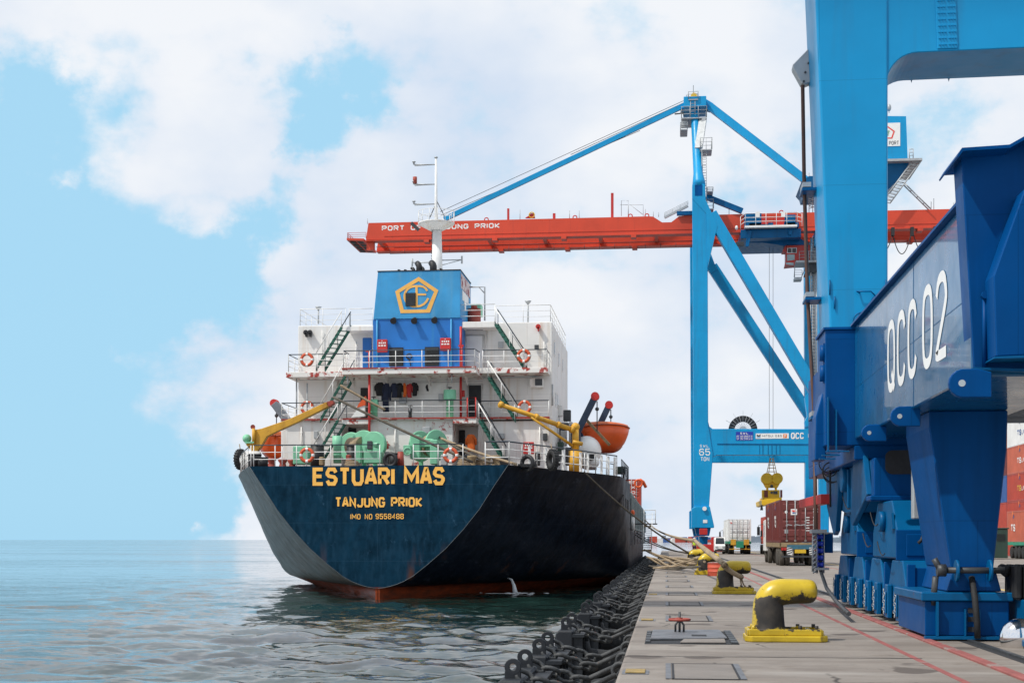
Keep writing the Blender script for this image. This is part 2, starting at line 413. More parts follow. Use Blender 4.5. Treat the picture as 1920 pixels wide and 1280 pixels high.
def water_mat():
    m, n, l, b = _mat('harbour_water')
    b.inputs['Base Color'].default_value = (.012, .034, .028, 1)
    b.inputs['Roughness'].default_value = .04
    b.inputs['IOR'].default_value = 1.4
    geo = n.new('ShaderNodeNewGeometry')
    nrm = geo.outputs['Normal']
    for sc, det, rg, ax_, ay_ in (((.007, .022, 1), 7, .80, .20, .46), ((.06, .20, 1), 9, .78, .30, .50), ((.8, 2.6, 1), 3, .6, .26, .48), ((2.6, 7.0, 1), 3, .6, .22, .50)):
        mp = n.new('ShaderNodeMapping'); mp.inputs['Scale'].default_value = sc; mp.inputs['Rotation'].default_value = (0, 0, R(7))
        l.new(geo.outputs['Position'], mp.inputs[0])
        nz = n.new('ShaderNodeTexNoise'); nz.inputs['Scale'].default_value = 1.0; nz.inputs['Detail'].default_value = det; nz.inputs['Roughness'].default_value = rg
        l.new(mp.outputs[0], nz.inputs['Vector'])
        sb = n.new('ShaderNodeVectorMath'); sb.operation = 'SUBTRACT'; sb.inputs[1].default_value = (.5, .5, .5); l.new(nz.outputs['Color'], sb.inputs[0])
        ml = n.new('ShaderNodeVectorMath'); ml.operation = 'MULTIPLY'; ml.inputs[1].default_value = (ax_, ay_, 0); l.new(sb.outputs[0], ml.inputs[0])
        ad = n.new('ShaderNodeVectorMath'); ad.operation = 'ADD'; l.new(nrm, ad.inputs[0]); l.new(ml.outputs[0], ad.inputs[1]); nrm = ad.outputs[0]
    no = n.new('ShaderNodeVectorMath'); no.operation = 'NORMALIZE'; l.new(nrm, no.inputs[0])
    l.new(no.outputs[0], b.inputs['Normal'])
    gl = n.new('ShaderNodeBsdfGlossy'); gl.inputs['Color'].default_value = (.92, .88, .89, 1); gl.inputs['Roughness'].default_value = .12
    l.new(no.outputs[0], gl.inputs['Normal'])
    g1 = noise_fac(n, l, geo.outputs['Position'], 1.0, 7, .32, .70, sc=(.05, .07, 1), rough=.8)
    g2 = noise_fac(n, l, geo.outputs['Position'], 1.0, 6, .35, .68, sc=(.006, .012, 1), rough=.8)
    av = n.new('ShaderNodeMath'); av.operation = 'MULTIPLY_ADD'; av.inputs[1].default_value = .5; l.new(g1, av.inputs[0])
    hv = n.new('ShaderNodeMath'); hv.operation = 'MULTIPLY'; hv.inputs[1].default_value = .5; l.new(g2, hv.inputs[0]); l.new(hv.outputs[0], av.inputs[2])
    mr = n.new('ShaderNodeMapRange'); mr.inputs['To Min'].default_value = .0; mr.inputs['To Max'].default_value = .42
    l.new(av.outputs[0], mr.inputs['Value'])
    mx = n.new('ShaderNodeMixShader'); l.new(mr.outputs[0], mx.inputs[0]); l.new(b.outputs[0], mx.inputs[1]); l.new(gl.outputs[0], mx.inputs[2])
    l.new(mx.outputs[0], n['Material Output'].inputs['Surface'])
    return m


M['water'] = water_mat()
M['foam'] = paint('white_water', (.75, .78, .80), .5, .1, 6)


# ------------------------------------------------------------------ mesh builder
class MB:
    def __init__(self):
        self.v = []; self.f = []; self.sm = []; self.marks = []

    def add(self, vs, fs, smooth=False):
        o = len(self.v)
        self.v += [tuple(p) for p in vs]
        self.f += [tuple(i + o for i in f) for f in fs]
        self.sm += [smooth] * len(fs)
        self.marks.append((len(self.v), len(self.f)))
        return self

    def box(self, x0, x1, y0, y1, z0, z1):
        v = [(x, y, z) for x in (x0, x1) for y in (y0, y1) for z in (z0, z1)]
        return self.add(v, [(0, 1, 3, 2), (4, 6, 7, 5), (0, 4, 5, 1), (2, 3, 7, 6), (0, 2, 6, 4), (1, 5, 7, 3)])

    def prism(self, pts, d):
        d = Vector(d); p = [Vector(q) for q in pts]; k = len(p)
        v = p + [q + d for q in p]
        return self.add(v, [tuple(range(k)), tuple(range(2 * k - 1, k - 1, -1))] + [(i, i + k, (i + 1) % k + k, (i + 1) % k) for i in range(k)])

    def bar(self, p, q, w, h, up=(0, 0, 1)):
        p, q = Vector(p), Vector(q); d = (q - p).normalized()
        s = d.cross(Vector(up))
        if s.length < 1e-4: s = d.cross(Vector((1, 0, 0)))
        s.normalize(); t = s.cross(d)
        a = [p + s * (w / 2 * i) + t * (h / 2 * j) for i, j in ((-1, -1), (1, -1), (1, 1), (-1, 1))]
        return self.prism(a, q - p)

    def tube(self, pts, r, n=6, closed=False, smooth=True, cap=True):
        p = [Vector(q) for q in pts]; k = len(p)
        rs = r if isinstance(r, (list, tuple)) else [r] * k
        v = []; ref = None
        for i in range(k):
            if closed: t = p[(i + 1) % k] - p[i - 1]
            else: t = p[min(i + 1, k - 1)] - p[max(i - 1, 0)]
            t.normalize()
            if ref is None:
                a = Vector((0, 0, 1)) if abs(t.z) < .9 else Vector((1, 0, 0))
                ref = (a - t * a.dot(t)).normalized()
            else:
                ref = ref - t * ref.dot(t)
                if ref.length < 1e-5: ref = t.orthogonal()
                ref.normalize()
            b = t.cross(ref)
            for j in range(n):
                an = 2 * math.pi * j / n
                v.append(p[i] + (ref * math.cos(an) + b * math.sin(an)) * rs[i])
        f = []
        for i in range(k if closed else k - 1):
            for j in range(n):
                a, b2 = i * n + j, i * n + (j + 1) % n
                c = ((i + 1) % k) * n
                f.append((a, b2, c + (j + 1) % n, c + j))
        self.add(v, f, smooth)
        if cap and not closed:
            o = len(self.v) - len(v)
            self.f += [tuple(o + j for j in range(n - 1, -1, -1)), tuple(o + (k - 1) * n + j for j in range(n))]
            self.sm += [False, False]
            self.marks[-1] = (len(self.v), len(self.f))
        return self

    def cyl(self, p, q, r0, r1=None, n=16):
        return self.tube([p, q], [r0, r0 if r1 is None else r1], n)

    def torus(self, c, axis, Rr, r, n=24, m=8, a0=0, a1=2 * math.pi):
        c = Vector(c); axis = Vector(axis).normalized(); e = axis.orthogonal().normalized(); g = axis.cross(e)
        full = abs(a1 - a0 - 2 * math.pi) < 1e-4
        k = n if full else n + 1
        pts = [c + (e * math.cos(a0 + (a1 - a0) * i / n) + g * math.sin(a0 + (a1 - a0) * i / n)) * Rr for i in range(k)]
        return self.tube(pts, r, m, closed=full)

    def ball(self, c, rad, nu=16, nv=10):
        c = Vector(c); rx, ry, rz = rad if isinstance(rad, (tuple, list)) else (rad,) * 3
        v = [c + Vector((0, 0, rz))]
        for i in range(1, nv):
            th = math.pi * i / nv
            for j in range(nu):
                ph = 2 * math.pi * j / nu
                v.append(c + Vector((rx * math.sin(th) * math.cos(ph), ry * math.sin(th) * math.sin(ph), rz * math.cos(th))))
        v.append(c - Vector((0, 0, rz)))
        f = [(0, 1 + j, 1 + (j + 1) % nu) for j in range(nu)]
        for i in range(nv - 2):
            for j in range(nu):
                a = 1 + i * nu
                f.append((a + j, a + nu + j, a + nu + (j + 1) % nu, a + (j + 1) % nu))
        L = len(v) - 1; a = 1 + (nv - 2) * nu
        f += [(L, a + (j + 1) % nu, a + j) for j in range(nu)]
        return self.add(v, f, True)

    def ribbon(self, pts, t, fn, close=False):
        """flat stroke of width t along 2D points; fn maps (x, y) to a place"""
        P = [Vector((p[0], p[1], 0)) for p in pts]; k = len(P); L, Rr = [], []
        for i in range(k):
            a = P[i - 1] if (i or close) else None; b = P[(i + 1) % k] if (i < k - 1 or close) else None
            d0 = (P[i] - a).normalized() if a is not None else (b - P[i]).normalized()
            d1 = (b - P[i]).normalized() if b is not None else d0
            n0 = Vector((-d0.y, d0.x, 0)); n1 = Vector((-d1.y, d1.x, 0)); n = n0 + n1
            if n.length < .25: n = n0.copy(); n.normalize()
            else: n.normalize(); n = n / max(.42, n.dot(n0))
            L.append(P[i] + n * t / 2); Rr.append(P[i] - n * t / 2)
        vs = [fn(p.x, p.y) for p in L] + [fn(p.x, p.y) for p in Rr]
        return self.add(vs, [(i, (i + 1) % k, (i + 1) % k + k, i + k) for i in range(k if close else k - 1)])

    def text(self, s, org, xd, yd, w, h, bold=.02, lift=.0, soft=False):
        """stencil like block lettering, w wide and h high"""
        org, xd, yd = Vector(org), Vector(xd).normalized(), Vector(yd).normalized(); nrm = xd.cross(yd)
        t = h * (.12 + 2.2 * bold)
        ws = [(.0 if c in 'I1.' else .40 if c == ' ' else .72 if c in 'MW' else .50) for c in s]
        gap = .27
        tot = sum(ws) + gap * (len(s) - 1)
        k = (w - t) / tot if tot > 0 else 1
        x = t / 2; lay = 0
        for c, cw in zip(s, ws):
            for line in GLYPH.get(c, []):
                lay += 1; lf = lift + .0006 * (lay % 7)
                cl_ = len(line) > 3 and line[0] == line[-1]
                pp = [(x + px * cw * k, t / 2 + py * (h - t)) for px, py in (line[:-1] if cl_ else line)]
                if soft:
                    for _ in range(2):
                        q = [] if cl_ else [pp[0]]
                        for i in range(len(pp) if cl_ else len(pp) - 1):
                            a, b = pp[i], pp[(i + 1) % len(pp)]
                            q += [(a[0] * .75 + b[0] * .25, a[1] * .75 + b[1] * .25), (a[0] * .25 + b[0] * .75, a[1] * .25 + b[1] * .75)]
                        pp = q if cl_ else q + [pp[-1]]
                self.ribbon(pp, t, lambda a, b: org + xd * a + yd * b + nrm * lf, cl_)
            x += (cw + gap) * k
        return self

    def xf(self, mat):
        self.v = [tuple(mat @ Vector(p)) for p in self.v]
        return self

    def build_each(self, name, mat, parent=None, **k):
        """one object for each piece added"""
        g = self.groups(); o = None
        for a, b, fa, fb in g:
            n = MB(); n.v = self.v[a:b]; n.f = [tuple(i - a for i in f) for f in self.f[fa:fb]]; n.sm = self.sm[fa:fb]
            o = n.build(name, mat, parent, **k)
        return o

    def groups(self):
        e = [(0, 0)] + self.marks
        return [(e[i][0], e[i + 1][0], e[i][1], e[i + 1][1]) for i in range(len(e) - 1)]

    def build(self, name, mat, parent=None, bevel=0, seg=1, fix=True):
        off = WLOC.get(parent.name, Vector()) if parent else Vector()
        me = bpy.data.meshes.new(name)
        me.from_pydata([tuple(Vector(p) - off) for p in self.v], [], self.f)
        me.polygons.foreach_set('use_smooth', self.sm)
        if fix:
            bm = bmesh.new(); bm.from_mesh(me)
            bmesh.ops.recalc_face_normals(bm, faces=bm.faces)
            bm.to_mesh(me); bm.free()
        me.materials.append(M[mat] if isinstance(mat, str) else mat)
        o = bpy.data.objects.new(name, me)
        col.objects.link(o)
        if parent: o.parent = parent
        WLOC[o.name] = off
        if bevel:
            b = o.modifiers.new('bevel', 'BEVEL'); b.width = bevel; b.segments = seg; b.limit_method = 'ANGLE'; b.angle_limit = R(40)
        return o


WLOC = {}
C = .22
GLYPH = {
    'A': [[(0, 0), (0, .12), (.44, 1), (.56, 1), (1, .12), (1, 0)], [(.14, .30), (.86, .30)]], 'B': [[(0, 0), (0, 1), (.8, 1), (1, .85), (1, .62), (.8, .5), (1, .38), (1, .15), (.8, 0), (0, 0)], [(0, .5), (.8, .5)]],
    'C': [[(1, 1 - C), (.8, 1), (.2, 1), (0, 1 - C), (0, C), (.2, 0), (.8, 0), (1, C)]], 'D': [[(0, 0), (0, 1), (.7, 1), (1, .8), (1, .2), (.7, 0), (0, 0)]],
    'E': [[(1, 1), (0, 1), (0, 0), (1, 0)], [(0, .52), (.85, .52)]], 'F': [[(1, 1), (0, 1), (0, 0)], [(0, .5), (.85, .5)]],
    'G': [[(1, 1 - C), (.8, 1), (.2, 1), (0, 1 - C), (0, C), (.2, 0), (.8, 0), (1, C), (1, .45), (.55, .45)]], 'H': [[(0, 0), (0, 1)], [(1, 0), (1, 1)], [(0, .5), (1, .5)]],
    'I': [[(0, 0), (0, 1)]], 'J': [[(1, 1), (1, C), (.8, 0), (.2, 0), (0, C)]], 'K': [[(0, 0), (0, 1)], [(1, 1), (.12, .45), (1, 0)]], 'L': [[(0, 1), (0, 0), (1, 0)]],
    'M': [[(0, 0), (0, 1), (.5, .3), (1, 1), (1, 0)]], 'N': [[(0, 0), (0, 1), (1, 0), (1, 1)]], 'O': [[(.2, 0), (0, C), (0, 1 - C), (.2, 1), (.8, 1), (1, 1 - C), (1, C), (.8, 0), (.2, 0)]],
    'P': [[(0, 0), (0, 1), (.78, 1), (1, .85), (1, .6), (.78, .44), (0, .44)]], 'Q': [[(.2, 0), (0, C), (0, 1 - C), (.2, 1), (.8, 1), (1, 1 - C), (1, C), (.8, 0), (.2, 0)], [(.6, .24), (1.0, -.04)]],
    'R': [[(0, 0), (0, 1), (.78, 1), (1, .85), (1, .62), (.78, .48), (0, .48)], [(.5, .48), (1, 0)]],
    'S': [[(1, 1 - C), (.8, 1), (.2, 1), (0, 1 - C), (0, .66), (.2, .53), (.8, .47), (1, .34), (1, C), (.8, 0), (.2, 0), (0, C)]], 'T': [[(0, 1), (1, 1)], [(.5, 1), (.5, 0)]],
    'U': [[(0, 1), (0, C), (.2, 0), (.8, 0), (1, C), (1, 1)]], 'V': [[(0, 1), (.5, 0), (1, 1)]], 'W': [[(0, 1), (.22, 0), (.5, .7), (.78, 0), (1, 1)]], 'X': [[(0, 0), (1, 1)], [(0, 1), (1, 0)]],
    'Y': [[(0, 1), (.5, .5), (1, 1)], [(.5, .5), (.5, 0)]], '.': [[(0, 0), (0, .06)]], '&': [[(1, 0), (.2, .75), (.35, 1), (.6, 1), (.7, .8), (.1, .4), (0, .2), (.2, 0), (.6, 0), (1, .4)]],
    '0': [[(.2, 0), (0, C), (0, 1 - C), (.2, 1), (.8, 1), (1, 1 - C), (1, C), (.8, 0), (.2, 0)]], '1': [[(-.16, .82), (0, 1), (0, 0)]],
    '2': [[(0, 1 - C), (.2, 1), (.8, 1), (1, 1 - C), (1, .65), (0, .06), (0, 0), (1, 0)]], '4': [[(.75, 0), (.75, 1), (0, .3), (1, .3)]],
    '5': [[(1, 1), (.05, 1), (0, .56), (.8, .6), (1, .42), (1, C), (.8, 0), (.2, 0), (0, C)]], '6': [[(1, .85), (.8, 1), (.2, 1), (0, 1 - C), (0, C), (.2, 0), (.8, 0), (1, C), (1, .4), (.8, .56), (.2, .56), (0, .4)]],
    '7': [[(0, 1), (1, 1), (.35, 0)]], '8': [[(.2, .53), (0, .68), (0, .86), (.2, 1), (.8, 1), (1, .86), (1, .68), (.8, .53), (.2, .53), (0, .38), (0, .14), (.2, 0), (.8, 0), (1, .14), (1, .38), (.8, .53)]],
    '9': [[(0, .15), (.2, 0), (.8, 0), (1, C), (1, 1 - C), (.8, 1), (.2, 1), (0, 1 - C), (0, .6), (.2, .44), (.8, .44), (1, .6)]],
}


def tag(o, label=None, cat=None, group=None, kind=None):
    if label: o['label'] = label
    if cat: o['category'] = cat
    if group: o['group'] = group
    if kind: o['kind'] = kind
    return o


def thing(name, loc, label, cat, group=None):
    o = bpy.data.objects.new(name, None)
    o.empty_display_size = .3
    o.location = loc
    col.objects.link(o)
    WLOC[o.name] = Vector(loc)
    return tag(o, label, cat, group)


def copy_tree(o, parent=None):
    c = o.copy(); col.objects.link(c)
    if parent: c.parent = parent
    for ch in o.children: copy_tree(ch, c)
    return c


def dup(o, loc, label, group=None, rz=0):
    c = copy_tree(o); c.location = loc; c.rotation_euler = (0, 0, rz)
    tag(c, label, None, group)
    WLOC[c.name] = Vector(loc)
    return c


def arc(c, r, a0, a1, n, Y):
    return [Vector((c[0] + r * math.cos(R(a0 + (a1 - a0) * i / n)), Y, c[1] + r * math.sin(R(a0 + (a1 - a0) * i / n)))) for i in range(n + 1)]


def catenary(p, q, sag, n=16):
    p, q = Vector(p), Vector(q)
    return [p.lerp(q, i / n) - Vector((0, 0, sag * 4 * (i / n) * (1 - i / n))) for i in range(n + 1)]



# ------------------------------------------------------------------ setting: sea, quay, far shore
WZ = -1.6        # water level; the quay deck is z = 0
QX = -.575       # quay edge
QEND = 204.0


def build_sea():
    vs_ = np.concatenate([np.linspace(1460, 1290, 40, endpoint=False), np.linspace(1290, 1060, 300, endpoint=False), np.linspace(1060, 1013, 110)])
    Ys = (EYE - WZ) * F / (vs_ - HV)
    Ys = np.concatenate([Ys, [6000, 9000, 15000]])
    rat = np.concatenate([np.linspace(-2.2, -.42, 40, endpoint=False), np.linspace(-.42, .02, 360, endpoint=False), np.linspace(.02, 1.6, 40)])
    Y, Q = np.meshgrid(Ys, rat, indexing='ij')
    X = Q * Y
    rg = np.random.RandomState(5)
    Z = np.zeros_like(X)
    for i in range(110):
        lam = 0.5 * (11 ** rg.rand())
        th = R(80) + rg.normal() * R(38)
        k = 2 * np.pi / lam
        amp = .0040 * lam ** .80 * (.5 + rg.rand())
        spacing = Y * Y / ((EYE - WZ) * F) * .8
        fade = np.clip((lam / np.maximum(spacing, 1e-3) - 2.0) / 3.0, 0, 1)
        ph = k * (X * np.cos(th) + Y * np.sin(th)) + rg.rand() * 6.28
        Z += amp * fade * (np.sin(ph) + .25 * np.cos(2 * ph))
    Z += WZ
    nr, nc = X.shape
    me = bpy.data.meshes.new('sea')
    co = np.stack([X, Y, Z], -1).reshape(-1, 3).astype(np.float32)
    idx = np.arange(nr * nc).reshape(nr, nc)
    fa = np.stack([idx[:-1, :-1], idx[:-1, 1:], idx[1:, 1:], idx[1:, :-1]], -1).reshape(-1, 4)
    me.vertices.add(len(co)); me.vertices.foreach_set('co', co.ravel())
    me.loops.add(fa.size); me.loops.foreach_set('vertex_index', fa.ravel().astype(np.int32))
    me.polygons.add(len(fa)); me.polygons.foreach_set('loop_start', np.arange(0, fa.size, 4, dtype=np.int32))
    me.polygons.foreach_set('use_smooth', np.ones(len(fa), dtype=bool))
    me.update(); me.validate()
    if me.polygons[0].normal.z < 0: me.flip_normals()
    me.materials.append(M['water'])
    o = bpy.data.objects.new('sea', me); col.objects.link(o)
    tag(o, kind='structure')


build_sea()

q = MB()
q.prism([(QX, -12, -.0), (QX, -12, -2.6), (90, -12, -2.6), (90, -12, 0)], (0, QEND + 12, 0))
o = q.build('quay_deck', 'concrete', bevel=.05, seg=2); tag(o, kind='structure')

# red guide kerb beside the crane rail, painted line, rail slot
ln = MB()
ln.box(4.02, 4.17, 5, 196, -.02, .035)
tag(ln.build('red_kerb_strip', 'line_red', bevel=.012), kind='structure')
ln = MB()
ln.box(3.30, 3.39, 5, 130, .0, .004)
tag(ln.build('painted_line', 'line_red'), kind='structure')
ln = MB()
ln.box(9.2, 9.32, 40, 190, 0, .004)
tag(ln.build('painted_line', 'line_red'), kind='structure')
ln = MB(); ln.box(10.6, 10.75, 40, 190, 0, .004)
tag(ln.build('painted_line', 'plate_yellow'), kind='structure')
for x0, x1 in ((4.60, 4.71),):
    ln = MB(); ln.box(x0, x1, 5, 198, 0, .005)
    tag(ln.build('rail_slot', 'slot'), kind='structure')
ln = MB(); ln.box(4.72, 4.80, 5, 198, -.02, .03)
tag(ln.build('crane_rail', 'dark_steel'), kind='structure')
for jy, w in ((19.6, .05), (14.6, .02), (25.9, .014), (35.8, .016), (52, .03), (66, .03), (80, .03), (100, .04), (122, .04), (146, .05), (170, .05)):
    j = MB()
    n = 40
    pts = []
    for i in range(n + 1):
        x = QX + .02 + i * (26 - QX) / n
        pts.append((x, jy + mnoise.noise((x * .9, jy, 0)) * .03, w * (.55 + .9 * abs(mnoise.noise((x * .7, jy, 3.3))))))
    for a, b in zip(pts, pts[1:]):
        if 4.0 < b[0] < 5.2: continue
        j.add([(a[0], a[1] - a[2] / 2, .0045), (b[0], b[1] - b[2] / 2, .0045), (b[0], b[1] + b[2] / 2, .0045), (a[0], a[1] + a[2] / 2, .0045)], [(0, 1, 2, 3)])
    tag(j.build('quay_joint', 'slot'), kind='structure')

# distant shore
sh = MB()
rs = random.Random(3)
for i in range(70):
    x = -60 + i * 5.5
    h = 3 + 5 * rs.random()
    sh.box(x, x + 5.5, 1700, 1760, WZ - 1, WZ + h)
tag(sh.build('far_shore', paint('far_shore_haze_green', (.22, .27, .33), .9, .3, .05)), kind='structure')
for k, (mt, cnt, label) in enumerate((('cont_red_b', 16, None), ('cont_white', 14, None), ('cont_blue', 10, None))):
    sh = MB()
    for i in range(cnt):
        x = -20 + rs.random() * 75; y = 1640 + rs.random() * 50
        sh.box(x, x + 4 + 7 * rs.random(), y, y + 6, WZ, WZ + 3 + rs.random() * 4)
    tag(sh.build('distant_port_stacks', mt), kind='stuff')


# ------------------------------------------------------------------ trench covers, grates on the quay
def trench_cover(Y, L, w):
    t = MB()
    t.box(-.01, .90, Y, Y + L, 0, .006)
    m = MB()
    return t


def make_cover():
    r = thing('trench_cover', (.0, 16.4, 0), None, 'trench cover')
    L = 2.0
    b = MB(); b.box(.04, .86, 16.4, 16.4 + L, .0, .008); b.build('lid', 'lid', r)
    s = MB()
    for x in (-.02, .84): s.box(x + .02 * (x < 0), x + .085, 16.4, 16.4 + L, .008, .013)
    s.build('slot_plate', 'plate', r)
    s = MB()
    for x in (.075, .83): s.box(x, x + .025, 16.42, 16.38 + L, .013, .0165)
    s.box(.07, .85, 16.385, 16.41, .008, .0115)
    s.box(.07, .85, 16.39 + L, 16.42 + L, .008, .0115)
    s.build('seam', 'slot', r)
    return r


cov = make_cover()
cov_lab = ['steel edged concrete trench lid cut by the bottom of the photo, nearest the camera', None]
covY = [16.4, 28.0, 34.6, 41.0, 47.6, 54.4, 61, 68, 75, 82, 90, 98, 106, 114]
words = ['second', 'third', 'fourth', 'fifth', 'sixth', 'seventh', 'eighth', 'ninth', 'tenth', 'eleventh', 'twelfth', 'thirteenth', 'fourteenth']
tag(cov, 'concrete trench lid with steel edges at the bottom of the photo, before the dark joint', None, 'trench lids along the quay edge')
for i, y in enumerate(covY[1:]):
    dup(cov, (0, y, 0), 'concrete trench lid with steel edges beyond the open hatch, %s of the row' % ['first'] [0] if i == 0 else
        'concrete trench lid with steel edges beyond the open hatch, %s of the row' % words[i - 1], 'trench lids along the quay edge')

# open hatch with displaced plate and red hand wheel
h = thing('open_hatch', (.2, 22.8, 0), 'open quay hatch with grey steel plates lying askew and dark gaps', 'hatch')
b = MB(); b.box(-.32, 1.12, 21.9, 25.0, 0, .006); b.build('pit', 'slot', h)
b = MB(); b.prism([(-.24, 22.6, .012), (.98, 22.9, .012), (.93, 24.9, .012), (-.22, 24.8, .012)], (0, 0, .03)); b.build('steel_plate', 'plate', h, bevel=.008)
b = MB(); b.prism([(.22, 22.0, .01), (.92, 22.02, .01), (.93, 22.75, .01), (.28, 22.6, .01)], (0, 0, .025)); b.build('concrete_lid', 'lid', h, bevel=.008)
b = MB()
for k in range(6): b.box(1.0 + .0, 1.11, 22.0 + k * .5, 22.4 + k * .5, .008, .03)
for k in range(5): b.box(-.31, -.24, 22.1 + k * .55, 22.5 + k * .55, .008, .03)
b.build_each('edge_grating', 'dark_steel', h)
b = MB(); b.box(.42, .66, 23.15, 23.5, .043, .047); b.build('plate_slot', 'slot', h)

wv = thing('valve_wheel', (.235, 24.2, .03), 'dark red hand wheel valve standing on the open hatch plate', 'valve')
b = MB(); c = Vector((.235, 24.2, .25))
b.torus(c, (0, 0, 1), .17, .022, 24, 8)
for a in range(3): b.cyl(c, c + Vector((.17 * math.cos(a * 2.09), .17 * math.sin(a * 2.09), 0)), .016, n=6)
b.cyl(c, c + Vector((0, 0, .035)), .05, n=10)
b.build('hand_wheel', 'red_brown', wv)
b = MB(); b.cyl(c - Vector((0, 0, .2)), c + Vector((0, 0, .13)), .02, n=8); b.build('spindle', 'dark_steel', wv)
b = MB()
for sx in (-.07, 0, .07): b.tube([c + Vector((sx, 0, -.205)), c + Vector((sx, 0, -.09)), c + Vector((sx * .4, 0, -.03))], .018, 6)
b.build('yoke', 'dark_steel', wv)


def make_grate():
    r = thing('drain_grate', (-.36, 17.2, 0), None, 'drain grate')
    b = MB(); b.box(-.52, -.20, 16.95, 17.45, 0, .007); b.build('frame', 'plate', r)
    b = MB()
    for k in range(4): b.box(-.48, -.24, 17.0 + k * .11, 17.06 + k * .11, .007, .03)
    b.build('grate_bar', 'brass', r, bevel=.008)
    return r


g = make_grate()
tag(g, 'worn yellow slotted drain grate near the bottom edge of the photo', None, 'drain grates at the quay edge')
dup(g, (-.36, 28.3, 0), 'worn yellow slotted drain grate level with the far side of the open hatch', 'drain grates at the quay edge')
dup(g, (-.36, 41.5, 0), 'worn yellow slotted drain grate seaward of the rope wrapped bollard', 'drain grates at the quay edge')


# ------------------------------------------------------------------ bollards
def make_bollard():
    x, y = 1.80, 22.9
    r = thing('mooring_bollard', (x, y, 0), None, 'bollard')
    b = MB()
    oc = [(-.56, -.30), (-.46, -.44), (.60, -.44), (.72, -.30), (.72, .30), (.60, .44), (-.46, .44), (-.56, .30)]
    b.prism([(x + px, y + py, 0) for px, py in oc], (0, 0, .10))
    b.build('base_plate', 'bollard', r, bevel=.02, seg=2)
    b = MB()
    for sy in (-.36, .36):
        b.box(x - .5, x + .62, y + sy - .03, y + sy + .03, .10, .20)
    for px in (-.5, .45, .62): b.box(x + px - .03, x + px + .03, y - .36, y + .36, .10, .19)
    b.build('stiffener', 'bollard', r, bevel=.012)
    for (px, py) in ((-.42, -.22), (-.42, .22), (.30, -.22), (.30, .22), (.55, -.25), (.55, .25)):
        c = MB(); c.cyl((x + px, y + py, .10), (x + px, y + py, .17), .055, n=6); c.cyl((x + px, y + py, .17), (x + px, y + py, .25), .03, n=8)
        c.build('bolt', 'bollard', r)
    b = MB()
    pth = [(0, .09, .33), (0, .14, .285), (0, .22, .265), (.0, .36, .25), (.0, .52, .245), (.005, .62, .24), (.045, .70, .235), (.12, .752, .228), (.22, .772, .215), (.33, .778, .203),
           (.46, .780, .196), (.58, .780, .196), (.66, .778, .19), (.715, .777, .165), (.75, .777, .12), (.768, .777, .06), (.772, .777, .01)]
    off = -.18
    b.tube([(x + off + p[0], y, p[1]) for p in pth], [p[2] for p in pth], 28)
    o = b.build('post', 'bollard', r)
    sb = o.modifiers.new('sub', 'SUBSURF'); sb.levels = 1; sb.render_levels = 1
    return r


BOL = make_bollard()
BX = 1.80
tag(BOL, 'large yellow hooked bollard with worn black post and no rope, beside the near crane', None, 'mooring bollards along the quay')
dup(BOL, (1.93, 42.6, 0), 'yellow hooked bollard with a thick brown rope looped over its black post', 'mooring bollards along the quay')
dup(BOL, (1.86, 65.5, 0), 'yellow bollard behind the orange drum, ropes lying across it', 'mooring bollards along the quay')
dup(BOL, (1.75, 88, 0), 'yellow bollard beyond the orange drum with two dark lines on it', 'mooring bollards along the quay')
dup(BOL, (1.95, 97, 0), 'far yellow bollard just in front of the distant crane foot', 'mooring bollards along the quay')

d = thing('steel_drum', (2.23, 64.0, 0), 'orange red steel drum standing beside a yellow bollard on the quay', 'drum')
b = MB(); cx, cy = 2.26, 63.2
b.tube([(cx, cy, 0), (cx, cy, .03), (cx, cy, .18), (cx, cy, .20), (cx, cy, .22), (cx, cy, .36), (cx, cy, .38), (cx, cy, .40), (cx, cy, .54), (cx, cy, .56)],
       [.42, .43, .42, .44, .42, .42, .44, .42, .42, .43], 24)
b.build('barrel', paint('drum_orange_red', (.62, .10, .05), .45, .2, 2, rust=.15), d)
b = MB(); b.torus((cx, cy, .56), (0, 0, 1), .42, .02, 24, 6); b.build('rim', 'red_brown', d)


# ------------------------------------------------------------------ dock fenders with chains
def chain_links(m, p, q, sag, L, r):
    p, q = Vector(p), Vector(q)
    n = max(3, int((q - p).length / (L * .78)))
    pts = catenary(p, q, sag, n)
    for i in range(n):
        a, b = pts[i], pts[i + 1]
        d = (b - a); c = (a + b) / 2; d.normalize()
        s = d.cross(Vector((0, 0, 1))).normalized(); t = s.cross(d)
        ang = R(38) if i % 2 else R(-52)
        e = s * math.cos(ang) + t * math.sin(ang)
        hl, hw = L / 2 - .34 * L, .30 * L
        loop = []
        for k in range(5):
            an = math.pi * (k / 4) - math.pi / 2
            loop.append(c + d * (hl + hw * math.cos(an)) + e * (hw * math.sin(an)))
        for k in range(5):
            an = math.pi * (k / 4) + math.pi / 2
            loop.append(c + d * (-hl + hw * math.cos(an)) + e * (hw * math.sin(an)))
        m.tube(loop, r, 6, closed=True)


